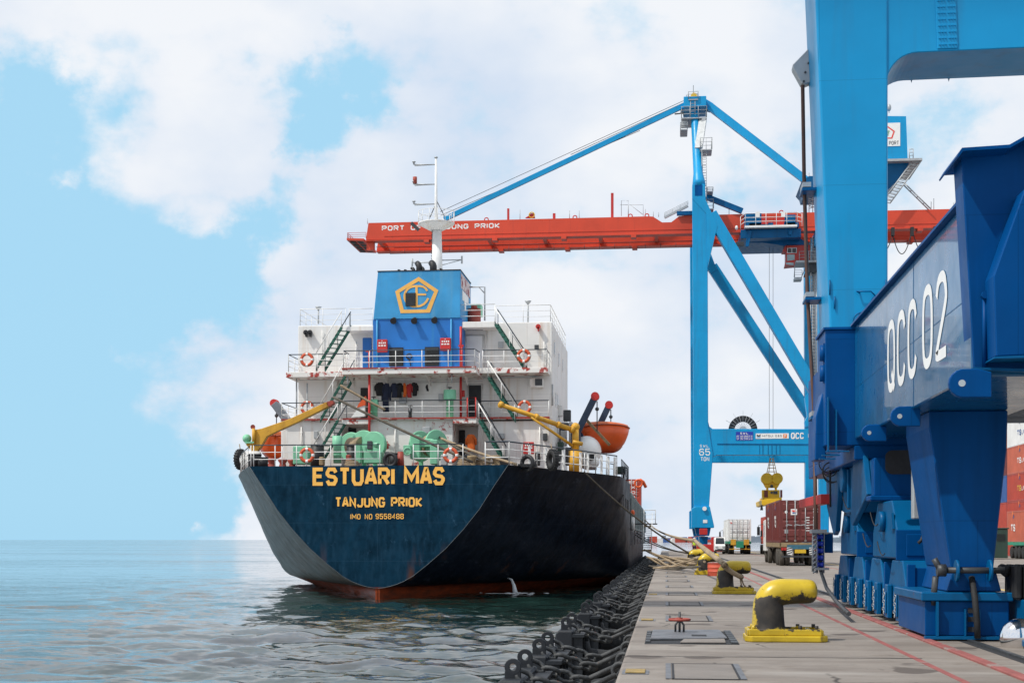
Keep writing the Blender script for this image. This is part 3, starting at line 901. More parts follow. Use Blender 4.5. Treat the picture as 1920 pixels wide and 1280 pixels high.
def make_fender():
    y0 = 20.0
    r = thing('dock_fender', (-2.1, y0, -.4), None, 'fender')
    b = MB()
    b.prism([(-2.36, y0 - .35, -.42), (-2.30, y0 - .35, -.36), (-1.98, y0 - .35, -.36), (-1.98, y0 - .35, -2.6), (-2.36, y0 - .35, -2.6)], (0, 2.4, 0))
    b.build('panel', 'fender_steel', r, bevel=.03)
    b = MB()
    for yy in (y0 - .25, y0 + .45, y0 + 1.25, y0 + 1.95):
        b.box(-1.985, -1.78, yy - .03, yy + .03, -2.6, -.46)
    b.box(-2.0, -1.74, y0 - .35, y0 + 2.05, -.50, -.44)
    b.build('panel_rib', 'fender_steel', r)
    b = MB()
    b.box(-2.375, -2.362, y0 - .3, y0 + 2.0, -2.5, -.5)
    b.build('facing_pad', 'rubber', r)
    for yy in (y0, y0 + 1.75):
        b = MB()
        X = -2.15; zc_ = -.20
        N = 18; vs = []
        for yq in (yy, yy + .06):
            for rad in (.12, .05):
                for k in range(N):
                    a = 2 * math.pi * k / N
                    px, pz = rad * math.cos(a), rad * math.sin(a)
                    vs.append((X + px, yq, zc_ + pz))
        fs = []
        for k in range(N):
            k2 = (k + 1) % N
            fs += [(k, k2, N + k2, N + k), (2 * N + k, 3 * N + k, 3 * N + k2, 2 * N + k2), (k, 2 * N + k, 2 * N + k2, k2), (N + k, N + k2, 3 * N + k2, 3 * N + k)]
        b.add(vs, fs)
        b.box(X - .115, X + .115, yy + .002, yy + .058, -.42, zc_ - .055)
        b.build('lug', 'fender_steel', r, bevel=.008)
        b = MB()
        chain_links(b, (X + .05, yy + .05, -.30), (-1.22, yy + .45, -.62), .03, .31, .036)
        c = b.build('chain', 'chain', r)
        b = MB()
        b.tube([(-1.26, yy + .44, -.60), (-.72, yy + .66, -.36)], [.045, .04], 8)
        b.ball((-1.24, yy + .45, -.60), .085, 10, 6)
        b.torus((-.66, yy + .68, -.30), (.2, 1, .1), .11, .03, 14, 6)
        b.build('turnbuckle', 'chain', c)
    b = MB()
    yc = y0 + .85
    b.tube([(-1.80, yc, -1.22), (-1.70, yc, -1.22), (-1.66, yc, -1.22), (-1.30, yc, -1.22), (-.9, yc, -1.22), (-.8, yc, -1.22), (-.6, yc, -1.22)], [.55, .55, .40, .36, .42, .55, .55], 20)
    b.build('rubber_cone', 'rubber', r)
    return r


FEN = make_fender()
fy = [20.0, 24.2, 30.9, 38.2, 44.8, 51.6] + [58.3 + 6.6 * i for i in range(15)]
ordw = ['nearest', 'second', 'third', 'fourth', 'fifth', 'sixth', 'seventh', 'eighth', 'ninth', 'tenth', 'eleventh', 'twelfth', 'thirteenth', 'fourteenth', 'fifteenth',
        'sixteenth', 'seventeenth', 'eighteenth', 'nineteenth', 'twentieth', 'twenty first']
tag(FEN, 'dark steel dock fender with chains at the bottom edge of the photo, nearest the camera', None, 'chained dock fenders on the quay wall')
for i, y in enumerate(fy[1:]):
    dup(FEN, (-2.1, y, -.4), 'dark steel dock fender with chains to the quay edge, %s from the camera' % ordw[i + 1], 'chained dock fenders on the quay wall')
# ------------------------------------------------------------------ the ship
SX, SYY = -15.35, 75.0
SHIP = thing('cargo_ship', (SX, SYY, WZ), 'cargo ship with dark blue stern, white deckhouse and blue funnel, moored at the quay', 'ship')
ZD = 5.56
HB = 12.3


def cl(ys): return SX + .02 * min(ys, 27)



def build_hull():
    z_t = [5.56, 4.45, 3.2, 2.12, 1.12, .27, -.36, -.64, -.80, -.90, -.97, -1.02]
    b_t = [7.05, 6.30, 5.50, 4.63, 3.70, 2.72, 1.92, 1.42, 1.02, .70, .36, .02]
    L_z = [5.7, 3.6, 2.1, .85, -.57, -1.6, -3.0]
    L_v = [14.4, 17.7, 19.8, 21.6, 24.5, 28.5, 34]

    def bt(z):
        return float(np.interp(z, z_t[::-1], b_t[::-1]))

    def Lr(z):
        return float(np.interp(z, L_z[::-1], L_v[::-1]))

    def half(ys, z, top=True):
        a = bt(z); L = Lr(z)
        t = min(1, ys / L)
        b = a + (HB - a) * (1 - (1 - t) ** 1.15)
        if z < -.9:
            b *= 1 - min(1, (-.9 - z) / 8)
        if ys > 84:
            fl = 1.0 + .0 * z
            tt = (ys - 84) / (34 * (.9 + .02 * (z + 2)))
            b *= max(0.0, 1 - max(0, tt) ** 2.0)
        return max(b, .015)
    zz = [-3.0, -2.2, -1.6, -1.25, -1.02, -.97, -.90, -.80, -.64, -.36, -.05, .27, .7, 1.12, 1.6, 2.12, 2.65, 3.2, 3.8, 4.45, 5.0, 5.56]
    sta = [0, .6, 1.3, 2.2, 3.2, 4.4, 5.7, 7.2, 8.8, 10.5, 12.3, 14.2, 16.2, 18.4, 20.8, 23.4, 25.4, 27.0]
    hulls = {-1: MB(), 1: MB()}
    for s in (-1, 1):
        hull = hulls[s]
        g = [[(cl(y) + s * half(y, z), SYY + y, z) for z in zz] for y in sta]
        vs = [p for row in g for p in row]; k = len(zz)
        fs = []
        for i in range(len(sta) - 1):
            for j in range(k - 1):
                fs.append((i * k + j, (i + 1) * k + j, (i + 1) * k + j + 1, i * k + j + 1))
        hull.add(vs, fs, True)
    # long midbody, lower than the poop
    sta2 = [27.0, 34, 44, 56, 70, 84, 92, 98, 103, 107, 110, 113, 115.5, 117]
    z2 = [-3.0, -2.2, -1.6, -1.02, -.5, .2, .9, 1.6, 2.2]
    for s in (-1, 1):
        hull = hulls[s]
        vs = []
        for y in sta2:
            for z in z2:
                zz_ = z + (max(0, y - 96) / 21) ** 1.5 * 3.4 * max(0, (z + 1.6) / 3.8)
                vs.append((cl(y) + s * half(y, z), SYY + y, zz_))
        k = len(z2)
        fs = [(i * k + j, (i + 1) * k + j, (i + 1) * k + j + 1, i * k + j + 1) for i in range(len(sta2) - 1) for j in range(k - 1)]
        hull.add(vs, fs, True)
    # decks
    def deck(stas, z, m):
        for a, b in zip(stas, stas[1:]):
            m.add([(cl(a) - half(a, z) + .02, SYY + a, z - .02), (cl(a) + half(a, z) - .02, SYY + a, z - .02), (cl(b) + half(b, z) - .02, SYY + b, z - .02), (cl(b) - half(b, z) + .02, SYY + b, z - .02)], [(0, 1, 2, 3)])
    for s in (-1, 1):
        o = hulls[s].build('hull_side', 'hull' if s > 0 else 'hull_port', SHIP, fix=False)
        bm = bmesh.new(); bm.from_mesh(o.data)
        bmesh.ops.remove_doubles(bm, verts=bm.verts, dist=.0005)
        bmesh.ops.recalc_face_normals(bm, faces=bm.faces)
        if sum(f.normal.x for f in bm.faces) * s < 0: bmesh.ops.reverse_faces(bm, faces=bm.faces)
        bm.to_mesh(o.data); bm.free()
    dk = MB(); deck(sta, ZD, dk)
    dk.build('poop_deck', paint('deck_paint', (.10, .045, .035), .7, .3, 1), SHIP)
    dk = MB(); deck(sta2[:11], 1.2, dk)
    dk.add([(cl(27) - HB, SYY + 27.02, 1.0), (cl(27) + HB, SYY + 27.02, 1.0), (cl(27) + HB, SYY + 27.02, ZD), (cl(27) - HB, SYY + 27.02, ZD)], [(0, 1, 2, 3)])
    dk.build('main_deck', 'green_dark', SHIP)
    # transom plate
    t = MB()
    pts = [(SX + half(0, z), SYY - .0, z) for z in zz if z >= -1.02] + [(SX - half(0, z), SYY - .0, z) for z in reversed(zz) if z >= -1.02]
    n = len(pts)
    t.prism([Vector(p) for p in pts], (0, .08, 0))
    to = t.build('transom', 'transom', SHIP)
    e = MB()
    rim = [(SX + half(0, z), SYY - .012, z) for z in reversed(zz) if z >= -1.02]
    e.tube(rim, .014, 5)
    rim = [(SX - half(0, z), SYY - .012, z) for z in reversed(zz) if z >= -1.02]
    e.tube(rim, .014, 5)
    e.build('weld_seam', paint('bare_edge_paint', (.085, .10, .11), .5, .3, 3), SHIP)
    # stern post and rudder head below the transom
    s = MB(); s.box(SX - .12, SX + .12, SYY + .02, SYY + 2.5, -3, -.95); s.build('rudder_stock', 'hull', SHIP)
    # names
    for (txt, u0, u1, v0, v1, bo) in (('ESTUARI', 586, 740, 910, 876, .035), ('MAS', 757, 834, 909, 875, .035), ('TANJUNG', 628, 722, 950.5, 931.5, .035),
                                      ('PRIOK', 733, 792, 950, 931.5, .035), ('IMO NO', 657, 698, 973, 963, .015), ('9558488', 704, 757, 972.5, 962.5, .015)):
        a = at(u0, v0, SYY - .03); b = at(u1, v0, SYY - .03); c = at(u0, v1, SYY - .03)
        m = MB(); m.text(txt, a, b - a, (0, 0, 1), (b - a).length, c.z - a.z, bo)
        m.build('name_lettering', 'name_yellow', to)
    # hull side ports
    hs = MB()
    for (u, v, Y) in ((1088, 939, 92.0), (1123, 946, 95.4), (1146, 948, 97.6), (1160, 949, 99)):
        z = az(v, Y, u)
        y = Y - SYY
        x = cl(y) + half(y, z)
        x2 = cl(y + .5) + half(y + .5, z)
        dv = Vector((x2 - x, .5, 0)).normalized()
        c = Vector((x + .01, Y, z))
        rect = [c - dv * .32 + Vector((0, 0, s_)) for s_ in (-.42, .42)] + [c + dv * .32 + Vector((0, 0, s_)) for s_ in (.42, -.42)]
        hs.prism(rect, (.035, 0, 0))
    hs.build('freeing_port', 'black', SHIP)
    return half


half = build_hull()


def rail(pts, parent, h=1.05, mat='rail_white', top='rail_dark', step=1.5, r=.026, name='railing', bars=3):
    pts = [Vector(p) for p in pts]
    m = MB(); t = MB()
    for a, b in zip(pts, pts[1:]):
        n = max(1, round((b - a).length / step))
        for i in range(n + 1):
            p = a.lerp(b, i / n); m.cyl(p, p + Vector((0, 0, h)), r, n=5)
        for k in range(1, bars):
            m.tube([a + Vector((0, 0, h * k / bars)), b + Vector((0, 0, h * k / bars))], r * .75, 5)
    t.tube([p + Vector((0, 0, h)) for p in pts], r * 1.15, 6)
    o = m.build(name, mat, parent)
    t.build('handrail', top, o)
    return o


def stair(p, q, w, parent, mat='deck_green', n=10, name='stair'):
    """ladder stair, p top, q foot; w = vector across the treads"""
    p, q, w = Vector(p), Vector(q), Vector(w)
    m = MB()
    for o in (Vector(), w):
        m.prism([p + o + Vector((0, 0, .13)), p + o + Vector((0, 0, -.13)), q + o + Vector((0, 0, -.13)), q + o + Vector((0, 0, .13))], (.035, .035, 0))
    for i in range(1, n):
        c = p.lerp(q, i / n)
        m.prism([c + Vector((-.11, 0, -.02)), c + Vector((.11, 0, -.02)), c + Vector((.11, 0, .02)), c + Vector((-.11, 0, .02))], w)
    s = m.build(name, mat, parent)
    for o, mt in ((Vector((0, 0, .95)), 'rail_white'), (w + Vector((0, 0, .95)), 'rail_dark')):
        m = MB(); m.tube([p + o, q + o], .032, 6)
        for f in (0.02, .5, .98): m.cyl(p.lerp(q, f) + o, p.lerp(q, f) + o - Vector((0, 0, .95)), .022, n=5)
        m.build('stair_rail', mt, s)
    return s


def bx(u0, u1, v0, v1, Y0, Y1, m=None):
    a = at(u0, v1, Y0); b = at(u1, v0, Y0)
    (m or MB()).box(a.x, b.x, Y0, Y1, a.z, b.z)
    return m


def build_house():
    Z3 = az(690, 86, 800); ZT = az(607, 86, 800); Z2 = az(786, 85, 800)
    xl, xr = ax(559, 86), ax(1035, 86)
    # main block
    m = MB(); m.box(xl, xr, 86.0, 99.8, ZD - .1, ZT); H = m.build('deckhouse', 'ship_white', SHIP, bevel=.03)
    m = MB(); m.box(ax(527, 84.5), ax(641, 84.5), 84.5, 86.0, ZD - .1, az(789, 84.5, 580))
    m.box(ax(896, 84.5), ax(1030, 84.5), 84.5, 86.0, ZD - .1, az(789, 84.5, 960))
    m.box(ax(527, 84.5), ax(545, 84.5), 86.0, 97, ZD - .1, az(789, 84.5, 580))
    m.build_each('lower_deckhouse', 'ship_white', SHIP, bevel=.03)
    m = MB(); m.box(ax(693, 83.4), ax(849, 83.4), 83.4, 86.0, ZD - .1, az(786.2, 83.4, 760))
    m.build('winch_house', 'ship_white_rusty', SHIP, bevel=.03)
    # second tier centre wall
    m = MB(); m.box(ax(694, 85.0), ax(861, 85.0), 85.0, 86.0, az(783, 85, 760), az(697, 85, 760))
    m.build('casing_wall', 'ship_white', SHIP)
    # decks
    z3 = az(689, 82.6, 760)
    m = MB(); m.box(ax(641, 82.6), ax(893, 82.6), 82.6, 86.3, z3 - .36, z3); D3 = m.build('upper_deck_edge', 'deck_edge', SHIP, bevel=.02)
    m = MB(); zw = az(694, 84.2, 760)
    m.box(ax(536, 84.2), ax(676, 84.2) - .0, 84.2, 86.4, zw - .34, zw - .02)
    m.box(ax(876, 84.2), ax(1027, 84.2), 84.2, 86.4, zw - .34 + .1, zw - .02 + .1)
    m.box(ax(536, 84.2), xl, 86.4, 92, zw - .34, zw - .02)
    m.build_each('wing_deck_edge', 'deck_edge', SHIP, bevel=.02)
    z2 = az(783.5, 83.1, 760)
    m = MB(); m.box(ax(641, 83.1), ax(693, 83.1), 83.1, 86.0, z2 - .34, z2); m.box(ax(849, 83.1), ax(893, 83.1), 83.1, 86.0, z2 - .34, z2)
    m.box(ax(693, 83.1), ax(849, 83.1), 83.1, 83.399, z2 - .10, z2)
    m.build('lower_deck_edge', 'deck_edge', SHIP, bevel=.02)
    zl = az(785.5, 84.3, 760)
    m = MB(); m.box(ax(525, 84.3), ax(641, 84.3), 84.3, 86.0, zl - .06, zl + .05); m.box(ax(893, 84.3), ax(1031, 84.3), 84.3, 86.0, zl - .06, zl + .05)
    m.build_each('lower_wing_edge', 'deck_edge', SHIP, bevel=.01)
    # bridge deck platforms by the funnel
    zp = az(606, 84.6, 760)
    m = MB(); m.box(ax(648, 84.6), ax(700, 84.6), 84.6, 86.0, zp - .40, zp - .12); m.box(ax(862, 84.6), ax(928, 84.6), 84.6, 86.0, zp - .32, zp + .03)
    m.build_each('bridge_deck_platform', 'ship_white', SHIP, bevel=.02)
    # doors
    for (u0, u1, v0, v1, Y, mat) in ((680, 697, 633, 690, 85.99, 'funnel_dark'), (676, 690, 727, 783, 85.99, 'black'), (879, 902, 722, 783, 85.99, 'black'), (874, 905, 629, 690, 85.99, 'cont_white'),
                                     (653, 668, 800, 862, 85.99, 'black'), (857, 872, 806, 866, 85.99, 'black')):
        m = MB(); a = at(u0, v1, Y); b = at(u1, v0, Y)
        m.box(a.x, b.x, Y - .06, Y + .0, a.z, b.z); D = m.build('door', mat, H, bevel=.04)
    m = MB()
    for (u0, u1, v0, v1) in ((872, 907, 627, 690), (877, 904, 720, 783)):
        a = at(u0, v1, 85.9); b = at(u1, v0, 85.9)
        m.tube([(a.x, 85.93, a.z), (a.x, 85.93, b.z), (b.x, 85.93, b.z), (b.x, 85.93, a.z)], .035, 6)
    m.build('door_frame', 'ship_white', H)
    # windows on the starboard side
    for (Y, v) in ((87.4, 652), (91, 672), (94.5, 683), (88.4, 748), (90, 750)):
        z = az(v, Y, 1045); m = MB(); m.box(xr - .02, xr + .03, Y, Y + .55, z - .45, z + .45); wf = m.build('window', 'ship_white', H)
        m = MB(); m.box(xr + .03, xr + .036, Y + .07, Y + .48, z - .37, z + .37); m.build('pane', 'black_gloss', wf)
    # recessed lamps under the decks, junction boxes
    m = MB()
    for (u, v, Y) in ((882, 703, 85.5), (890, 617, 85.6), (672, 622, 85.6), (775, 702, 84.8)):
        c = at(u, v, Y); m.box(c.x - .5, c.x + .5, Y - .06, Y + .06, c.z - .07, c.z + .05)
    m.build('deck_lamp', 'dark_steel', H)
    for (u, v, Y) in ((573, 623, 85.7), (581, 623, 85.7), (1009, 612, 85.7)):
        c = at(u, v, Y); m = MB(); m.cyl(c + Vector((0, .3, 0)), c, .1, .16, 10); m.box(c.x - .04, c.x + .04, c.y, c.y + .35, c.z - .25, c.z)
        m.build('floodlight', 'black' if u < 900 else 'red', H)
    # air conditioner under the right wing, vent duct at left
    m = MB(); bx(993, 1018, 708, 726, 85.4, 86.0, m); ac = m.build('air_conditioner', 'ship_white', H, bevel=.03)
    m = MB(); a = at(1010, 716, 85.38); m.box(a.x - .22, a.x + .22, 85.37, 85.42, a.z - .2, a.z + .2); m.build('fan_grille', 'dark_steel', ac)
    # red pipes, white pipes
    m = MB()
    for (u, v0, v1, Y) in ((692.5, 700, 866, 82.9), (864, 688, 782, 84.6), (864, 612, 690, 84.3)):
        a = at(u, v1, Y); b = at(u, v0, Y); m.cyl(a, b, .075, n=8)
    for (u, v0, v1) in ((692, 658, 690), (866, 648, 690)):
        a = at(u, v1, 84.0); b = at(u, v0, 84.0); m.cyl(a, b, .05, n=8); m.box(b.x - .2, b.x + .1, 83.95, 84.05, b.z - .05, b.z + .05)
    m.box(ax(862, 84.8), ax(871, 84.8), 84.75, 84.95, az(742, 84.8), az(730, 84.8))
    m.build('fire_main_pipe', 'red', H)
    m = MB()
    for (u, v0, v1, Y) in ((556, 705, 790, 84.9), (576, 718, 790, 84.6), (847, 700, 718, 83), (1036, 720, 760, 86), (652, 705, 722, 83.4)):
        a = at(u, v1, Y); b = at(u, v0, Y); m.cyl(a, b, .05, n=8)
    a = at(698, 716, 84.9); b = at(905, 714, 84.9); m.tube(catenary(a, b, .05), .018, 5)
    a = at(698, 712, 84.4); b = at(862, 711, 84.4); m.tube(catenary(a, b, .07), .014, 5)
    m.build_each('service_pipe', 'grey_steel', H)
    # red fire boxes with small white marks
    for (u0, u1, v0, v1, Y) in ((707, 726, 636, 660, 84.28), (825, 845, 633, 657, 84.28), (981, 1001, 828, 851, 83.9)):
        m = MB(); bx(u0, u1, v0, v1, Y, Y + .2, m); f = m.build('fire_box', 'red', H, bevel=.03)
        m = MB(); a = at(u0, v1, Y - .01); b = at(u1, v0, Y - .01); w = b.x - a.x; hh = b.z - a.z
        for k in range(4):
            x = a.x + w * (.16 + .19 * k)
            m.box(x, x + w * .12, Y - .012, Y - .004, a.z + hh * .66, a.z + hh * .78)
            if k < 3: m.box(a.x + w * (.12 + .27 * k), a.x + w * (.12 + .27 * k + .2), Y - .012, Y - .004, a.z + hh * .46, a.z + hh * .56)
        m.box(a.x + w * .44, a.x + w * .52, Y - .012, Y - .004, a.z + hh * .86, a.z + hh * .92)
        m.build('white_marking', 'marking_white', f)
    # railings
    def rl(us, v, Y, **k):
        z = az(v, Y, 760); rail([(ax(u, Y), Y, z) for u in us], H, **k)
    zt = ZT
    rail([(xl + .1, 99, zt), (xl + .1, 86.1, zt), (ax(648, 86.1), 86.1, zt)], H, r=.02, top='rail_white')
    rail([(ax(930, 86.1), 86.1, zt), (xr - .1, 86.1, zt), (xr - .1, 99, zt)], H, r=.02, top='rail_white')
    rail([(ax(862, 84.7), 84.7, zp + .03), (ax(928, 84.7), 84.7, zp + .03)], H, r=.024, top='rail_white')
    rail([(ax(655, 84.7), 84.7, zp - .1), (ax(699, 84.7), 84.7, zp - .1)], H, r=.02, top='rail_white')
    rail([(ax(644, 82.7), 84.1, z3), (ax(644, 82.7), 82.7, z3), (ax(890, 82.7), 82.7, z3), (ax(893, 82.7), 84.1, z3)], H)
    rail([(ax(541, 84.3), 91.5, zw), (ax(541, 84.3), 84.3, zw), (ax(650, 84.3), 84.3, zw)], H)
    rail([(ax(905, 84.3), 84.3, zw + .1), (ax(1025, 84.3), 84.3, zw + .1), (ax(1025, 84.3), 86, zw + .1)], H)
    rail([(ax(641, 83.2), 83.2, z2), (ax(893, 83.2), 83.2, z2)], H)
    rail([(ax(528, 84.4), 95, zl), (ax(528, 84.4), 84.4, zl), (ax(636, 84.4), 84.4, zl)], H)
    rail([(ax(896, 84.4), 84.4, zl), (ax(1029, 84.4), 84.4, zl)], H)
    m = MB(); a = at(892, 783, 83.15); b = at(892, 745, 83.15)
    m.tube([a, b, b + Vector((-.5, 0, 0)), a + Vector((-.5, 0, 0))], .04, 6); m.build('rail_gate', 'red', H)
    # stairs
    for p, q in (((641, 612, 84.3), (592, 692, 84.3)), ((648, 703, 84.0), (600, 788, 84.0)), ((634, 786, 82.8), (585, 868, 82.8)),
                 ((927, 606, 84.4), (984, 692, 84.4)), ((914, 706, 84.2), (966, 788, 84.2)), ((897, 786, 83.2), (944, 866, 83.2))):
        stair(at(*p), at(*q), (.46, .38, 0) if p[0] < 800 else (.10, .65, 0), H)
    m = MB()
    a = at(642, 783.8, 83.08); b = at(892, 783.8, 83.08); m.box(a.x, b.x, 83.06, 83.098, z2 - .06, z2 + .03); m.build('deck_lip', 'edge_red', H)
    m = MB(); m.box(ax(527, 84.27), ax(640, 84.27), 84.26, 84.298, zl - .03, zl + .08); m.build('deck_lip', 'edge_red', H)
    m = MB(); m.box(ax(895, 84.27), ax(1030, 84.27), 84.26, 84.298, zl - .03, zl + .08); m.build('deck_lip', 'edge_red', H)
    m = MB(); m.box(ax(641, 82.6), ax(893, 82.6), 82.56, 82.598, z3 - .05, z3 + .03); m.build('deck_lip', 'edge_red', H)
    pr_ = random.Random(11)
    for (u, v0, v1, Y, rr) in ((604, 618, 688, 85.9, .03), (668, 640, 688, 85.9, .04), (912, 620, 690, 85.9, .035), (1020, 640, 690, 85.9, .03), (700, 720, 783, 84.93, .03), (838, 706, 783, 84.93, .035),
                               (565, 800, 864, 84.42, .04), (918, 712, 786, 85.9, .04), (1012, 800, 866, 84.42, .04), (741, 792, 866, 83.33, .05), (812, 792, 830, 83.33, .035), (905, 800, 866, 84.42, .03)):
        m = MB(); m.cyl(at(u, v1, Y), at(u, v0, Y), rr, n=6)
        for k in range(3): c = at(u, v0 + (v1 - v0) * (k + .5) / 3, Y); m.box(c.x - rr * 2, c.x + rr * 2, Y - .02, Y + .06, c.z - .03, c.z + .03)
        m.build('wall_pipe', 'ship_white', H)
    for (u0, u1, v0, v1, Y, mt) in ((748, 762, 744, 756, 84.9, 'grey_steel'), (822, 830, 738, 752, 84.9, 'grey_steel'), (620, 632, 712, 724, 85.85, 'ship_white'), (934, 944, 640, 652, 85.85, 'grey_steel'),
                                    (588, 596, 808, 822, 84.4, 'grey_steel'), (1018, 1026, 812, 826, 84.4, 'dark_steel'), (792, 806, 800, 812, 83.3, 'grey_steel'), (934, 946, 812, 822, 84.4, 'grey_steel'), (1002, 1010, 646, 654, 85.85, 'dark_steel')):
        m = MB(); bx(u0, u1, v0, v1, Y - .1, Y + .08, m); m.build('junction_box', mt, H, bevel=.02)
    for (u0, u1, v, Y) in ((700, 860, 704, 84.6), (648, 692, 703, 84.8), (560, 640, 712, 85.6), (905, 1000, 708, 85.6)):
        m = MB(); a = at(u0, v, Y); b = at(u1, v, Y); m.box(a.x, b.x, Y - .12, Y + .02, a.z - .03, a.z + .03); m.build('cable_tray', 'grey_steel', H)
    m = MB()
    for u in (655, 720, 800, 870): c = at(u, 700, 83.4); m.prism([(c.x, 82.9, z3 - .361), (c.x, 84.9, z3 - .361), (c.x, 84.9, z3 - .9)], (.03, 0, 0))
    m.build('deck_bracket', 'ship_white', H)
    # antennas and small top gear
    m = MB()
    for (u, v) in ((597, 578), (990, 567)):
        a = at(u, 607, 90); b = at(u, v, 90); m.cyl(a, b, .05, n=6); m.cyl(b - Vector((0, 0, .08)), b + Vector((0, 0, .1)), .1, .22, 8)
    m.build('antenna', 'grey_steel', H)
    m = MB(); m.tube([at(880, 538, 88), at(909, 538, 88), at(909, 601, 88)], .05, 6); m.tube([at(898, 538, 88), at(909, 550, 88)], .035, 6)
    m.build('lamp_davit', 'grey_steel', H)
    m = MB(); c = at(889, 590, 88); m.cyl(c - Vector((0, 0, .9)), c + Vector((0, 0, .35)), .42, n=14); m.cyl(c + Vector((0, 0, .35)), c + Vector((0, 0, .55)), .2, n=10)
    m.build('roof_vent', 'red_brown', H)
    m = MB(); bx(880, 901, 569, 590, 89.5, 90.6, m); m.build('roof_locker', 'mint', H)
    m = MB(); m.box(xl + 1.2, xr - 1.2, 92.5, 99.3, ZT, ZT + .45); m.build('wheelhouse_roof', 'ship_white', H)
    return H, (z2, z3, zw, zl, ZT)


HOUSE, (Z2, Z3, ZW, ZL, ZT) = build_house()


def build_funnel():
    Y0 = 84.5
    a = at(699, 689, Y0); b = at(863, 689, Y0); zm = az(597, Y0, 780); zt = az(508, Y0, 780)
    m = MB(); m.box(a.x, b.x + .1, Y0 + .06, 90.5, a.z, zm); f0 = m.build('funnel', 'funnel_dark', SHIP, bevel=.02)
    m = MB()
    xl0, xl1, xr = ax(700, Y0), ax(708.5, Y0), ax(863, Y0)
    v = [(xl0, Y0, zm), (xr, Y0, zm), (xr, Y0, zt), (xl1, Y0, zt)]
    m.prism(v, (0, 4.6, 0)); up = m.build('funnel_casing', 'funnel_light', f0, bevel=.02)
    m = MB(); m.box(xl1 - .03, xr + .03, Y0 - .03, Y0 + 4.63, zt, zt + .05); m.build('funnel_top', 'black', f0)
    # side panel with worn white and red mark on the starboard face
    m = MB(); m.box(xr, xr + .012, Y0 + .3, Y0 + 4.3, zt - 1.0, zt - .12)
    m.build('side_band', paint('worn_red_white_band', (.62, .55, .55), .6, .2, 2, rust=.75, rscale=2.5, rustcol=(.25, .03, .04)), f0)
    m = MB(); c = Vector((xr + .012, Y0 + 2.0, zt - 1.35))
    m.prism([c + Vector((0, -1.2, .3)), c + Vector((0, 1.5, .3)), c + Vector((0, 1.5, -.1)), c + Vector((0, .5, -.2)), c + Vector((0, .3, -.75)), c + Vector((0, -.2, -.75)), c + Vector((0, -.4, -.25)), c + Vector((0, -1.2, -.3))], (.006, 0, 0))
    m.build('side_mark', 'marking_white', f0)
    # emblem: pentagon ring
    Ye = Y0 - .012
    def pent(pts): return [at(u, v, Ye) for u, v in pts]
    outer = [(785, 519), (822, 544), (806, 586), (751, 587), (741, 546)]
    inner = [(785, 527), (814, 547), (799.5, 580), (757, 580.5), (749, 548.5)]
    m = MB()
    P, Q = pent(outer), pent(inner)
    for i in range(5):
        j = (i + 1) % 5
        m.prism([P[i], P[j], Q[j], Q[i]], (0, -.012, 0))
    # ring letter C with E strokes
    def strip(path, w, lf=0):
        pts = [at(u, v, Ye) for u, v in path]
        m.ribbon([(p.x, p.z) for p in pts], w, lambda a_, b_: Vector((a_, Ye - .012 - lf, b_)))
    s = .0315
    cpts = [(778 + 19.5 * math.cos(R(t)), 555.5 - 19 * math.sin(R(t))) for t in range(88, 275, 10)]
    strip(cpts, 4.2 * s)
    strip([(776, 536.3), (788, 536.3), (794, 537.6), (798.5, 541), (801, 545.5)], 3.8 * s, .001)
    strip([(781, 535), (781, 576)], 4.5 * s, .002)
    strip([(781, 552), (799, 552)], 3.6 * s, .003)
    strip([(803, 559), (800, 564.5), (795, 570), (787, 573.8), (776, 574.6)], 4.0 * s, .004)
    m.build('company_emblem', 'emblem', f0)
    # small window frame on the emblem
    m = MB(); a_ = at(760.5, 574, Ye); b_ = at(779.5, 549, Ye); m.box(a_.x, b_.x, Y0 - .07, Y0 - .03, a_.z, b_.z); w = m.build('vent_flap', 'black', f0)
    m = MB()
    for k in range(6):
        z = a_.z + (b_.z - a_.z) * (k + .5) / 6.5
        m.box(a_.x + .06, b_.x - .06, Y0 - .09, Y0 - .07, z, z + .05)
    m.build('flap_slat', 'dark_steel', w)
    # louvres
    for (u0, u1, v0, v1) in ((729.5, 756, 651, 686), (796.5, 823, 650, 686)):
        m = MB(); a_ = at(u0, v1, Y0); b_ = at(u1, v0, Y0); m.box(a_.x, b_.x, Y0 + .0, Y0 + .055, a_.z, b_.z); L = m.build('louvre', 'black', f0)
        m = MB()
        for k in range(9):
            z = a_.z + (b_.z - a_.z) * (k + .3) / 9
            m.prism([(a_.x + .05, Y0, z), (a_.x + .05, Y0 - .06, z - .04), (a_.x + .05, Y0 - .055, z - .06), (a_.x + .05, Y0, z - .03)], (b_.x - a_.x - .1, 0, 0))
        m.build('louvre_blade', 'dark_steel', L)
    # lamps
    for (u, v) in ((738, 600), (777, 600), (815, 599)):
        c = at(u, v, Y0 - .2); m = MB(); m.cyl(c + Vector((0, .2, .1)), c + Vector((0, -.12, -.08)), .12, .2, 10); m.box(c.x - .04, c.x + .04, c.y, c.y + .3, c.z, c.z + .1)
        m.build('funnel_lamp', 'black', f0)
    # pipe uprights on the lower casing
    m = MB()
    for (u, v0, v1) in ((707, 600, 686), (846, 598, 686)):
        m.cyl(at(u, v1, Y0), at(u, v0, Y0), .06, n=8)
    m.build('casing_pipe', 'funnel_light', f0)
    m = MB(); m.torus(at(767, 668, Y0), (0, 1, 0), .16, .035, 16, 6); m.tube(catenary(at(764, 672, Y0 - .02), at(770, 686, Y0 - .02), -.2), .03, 6); m.build('hose_loop', 'black', f0)
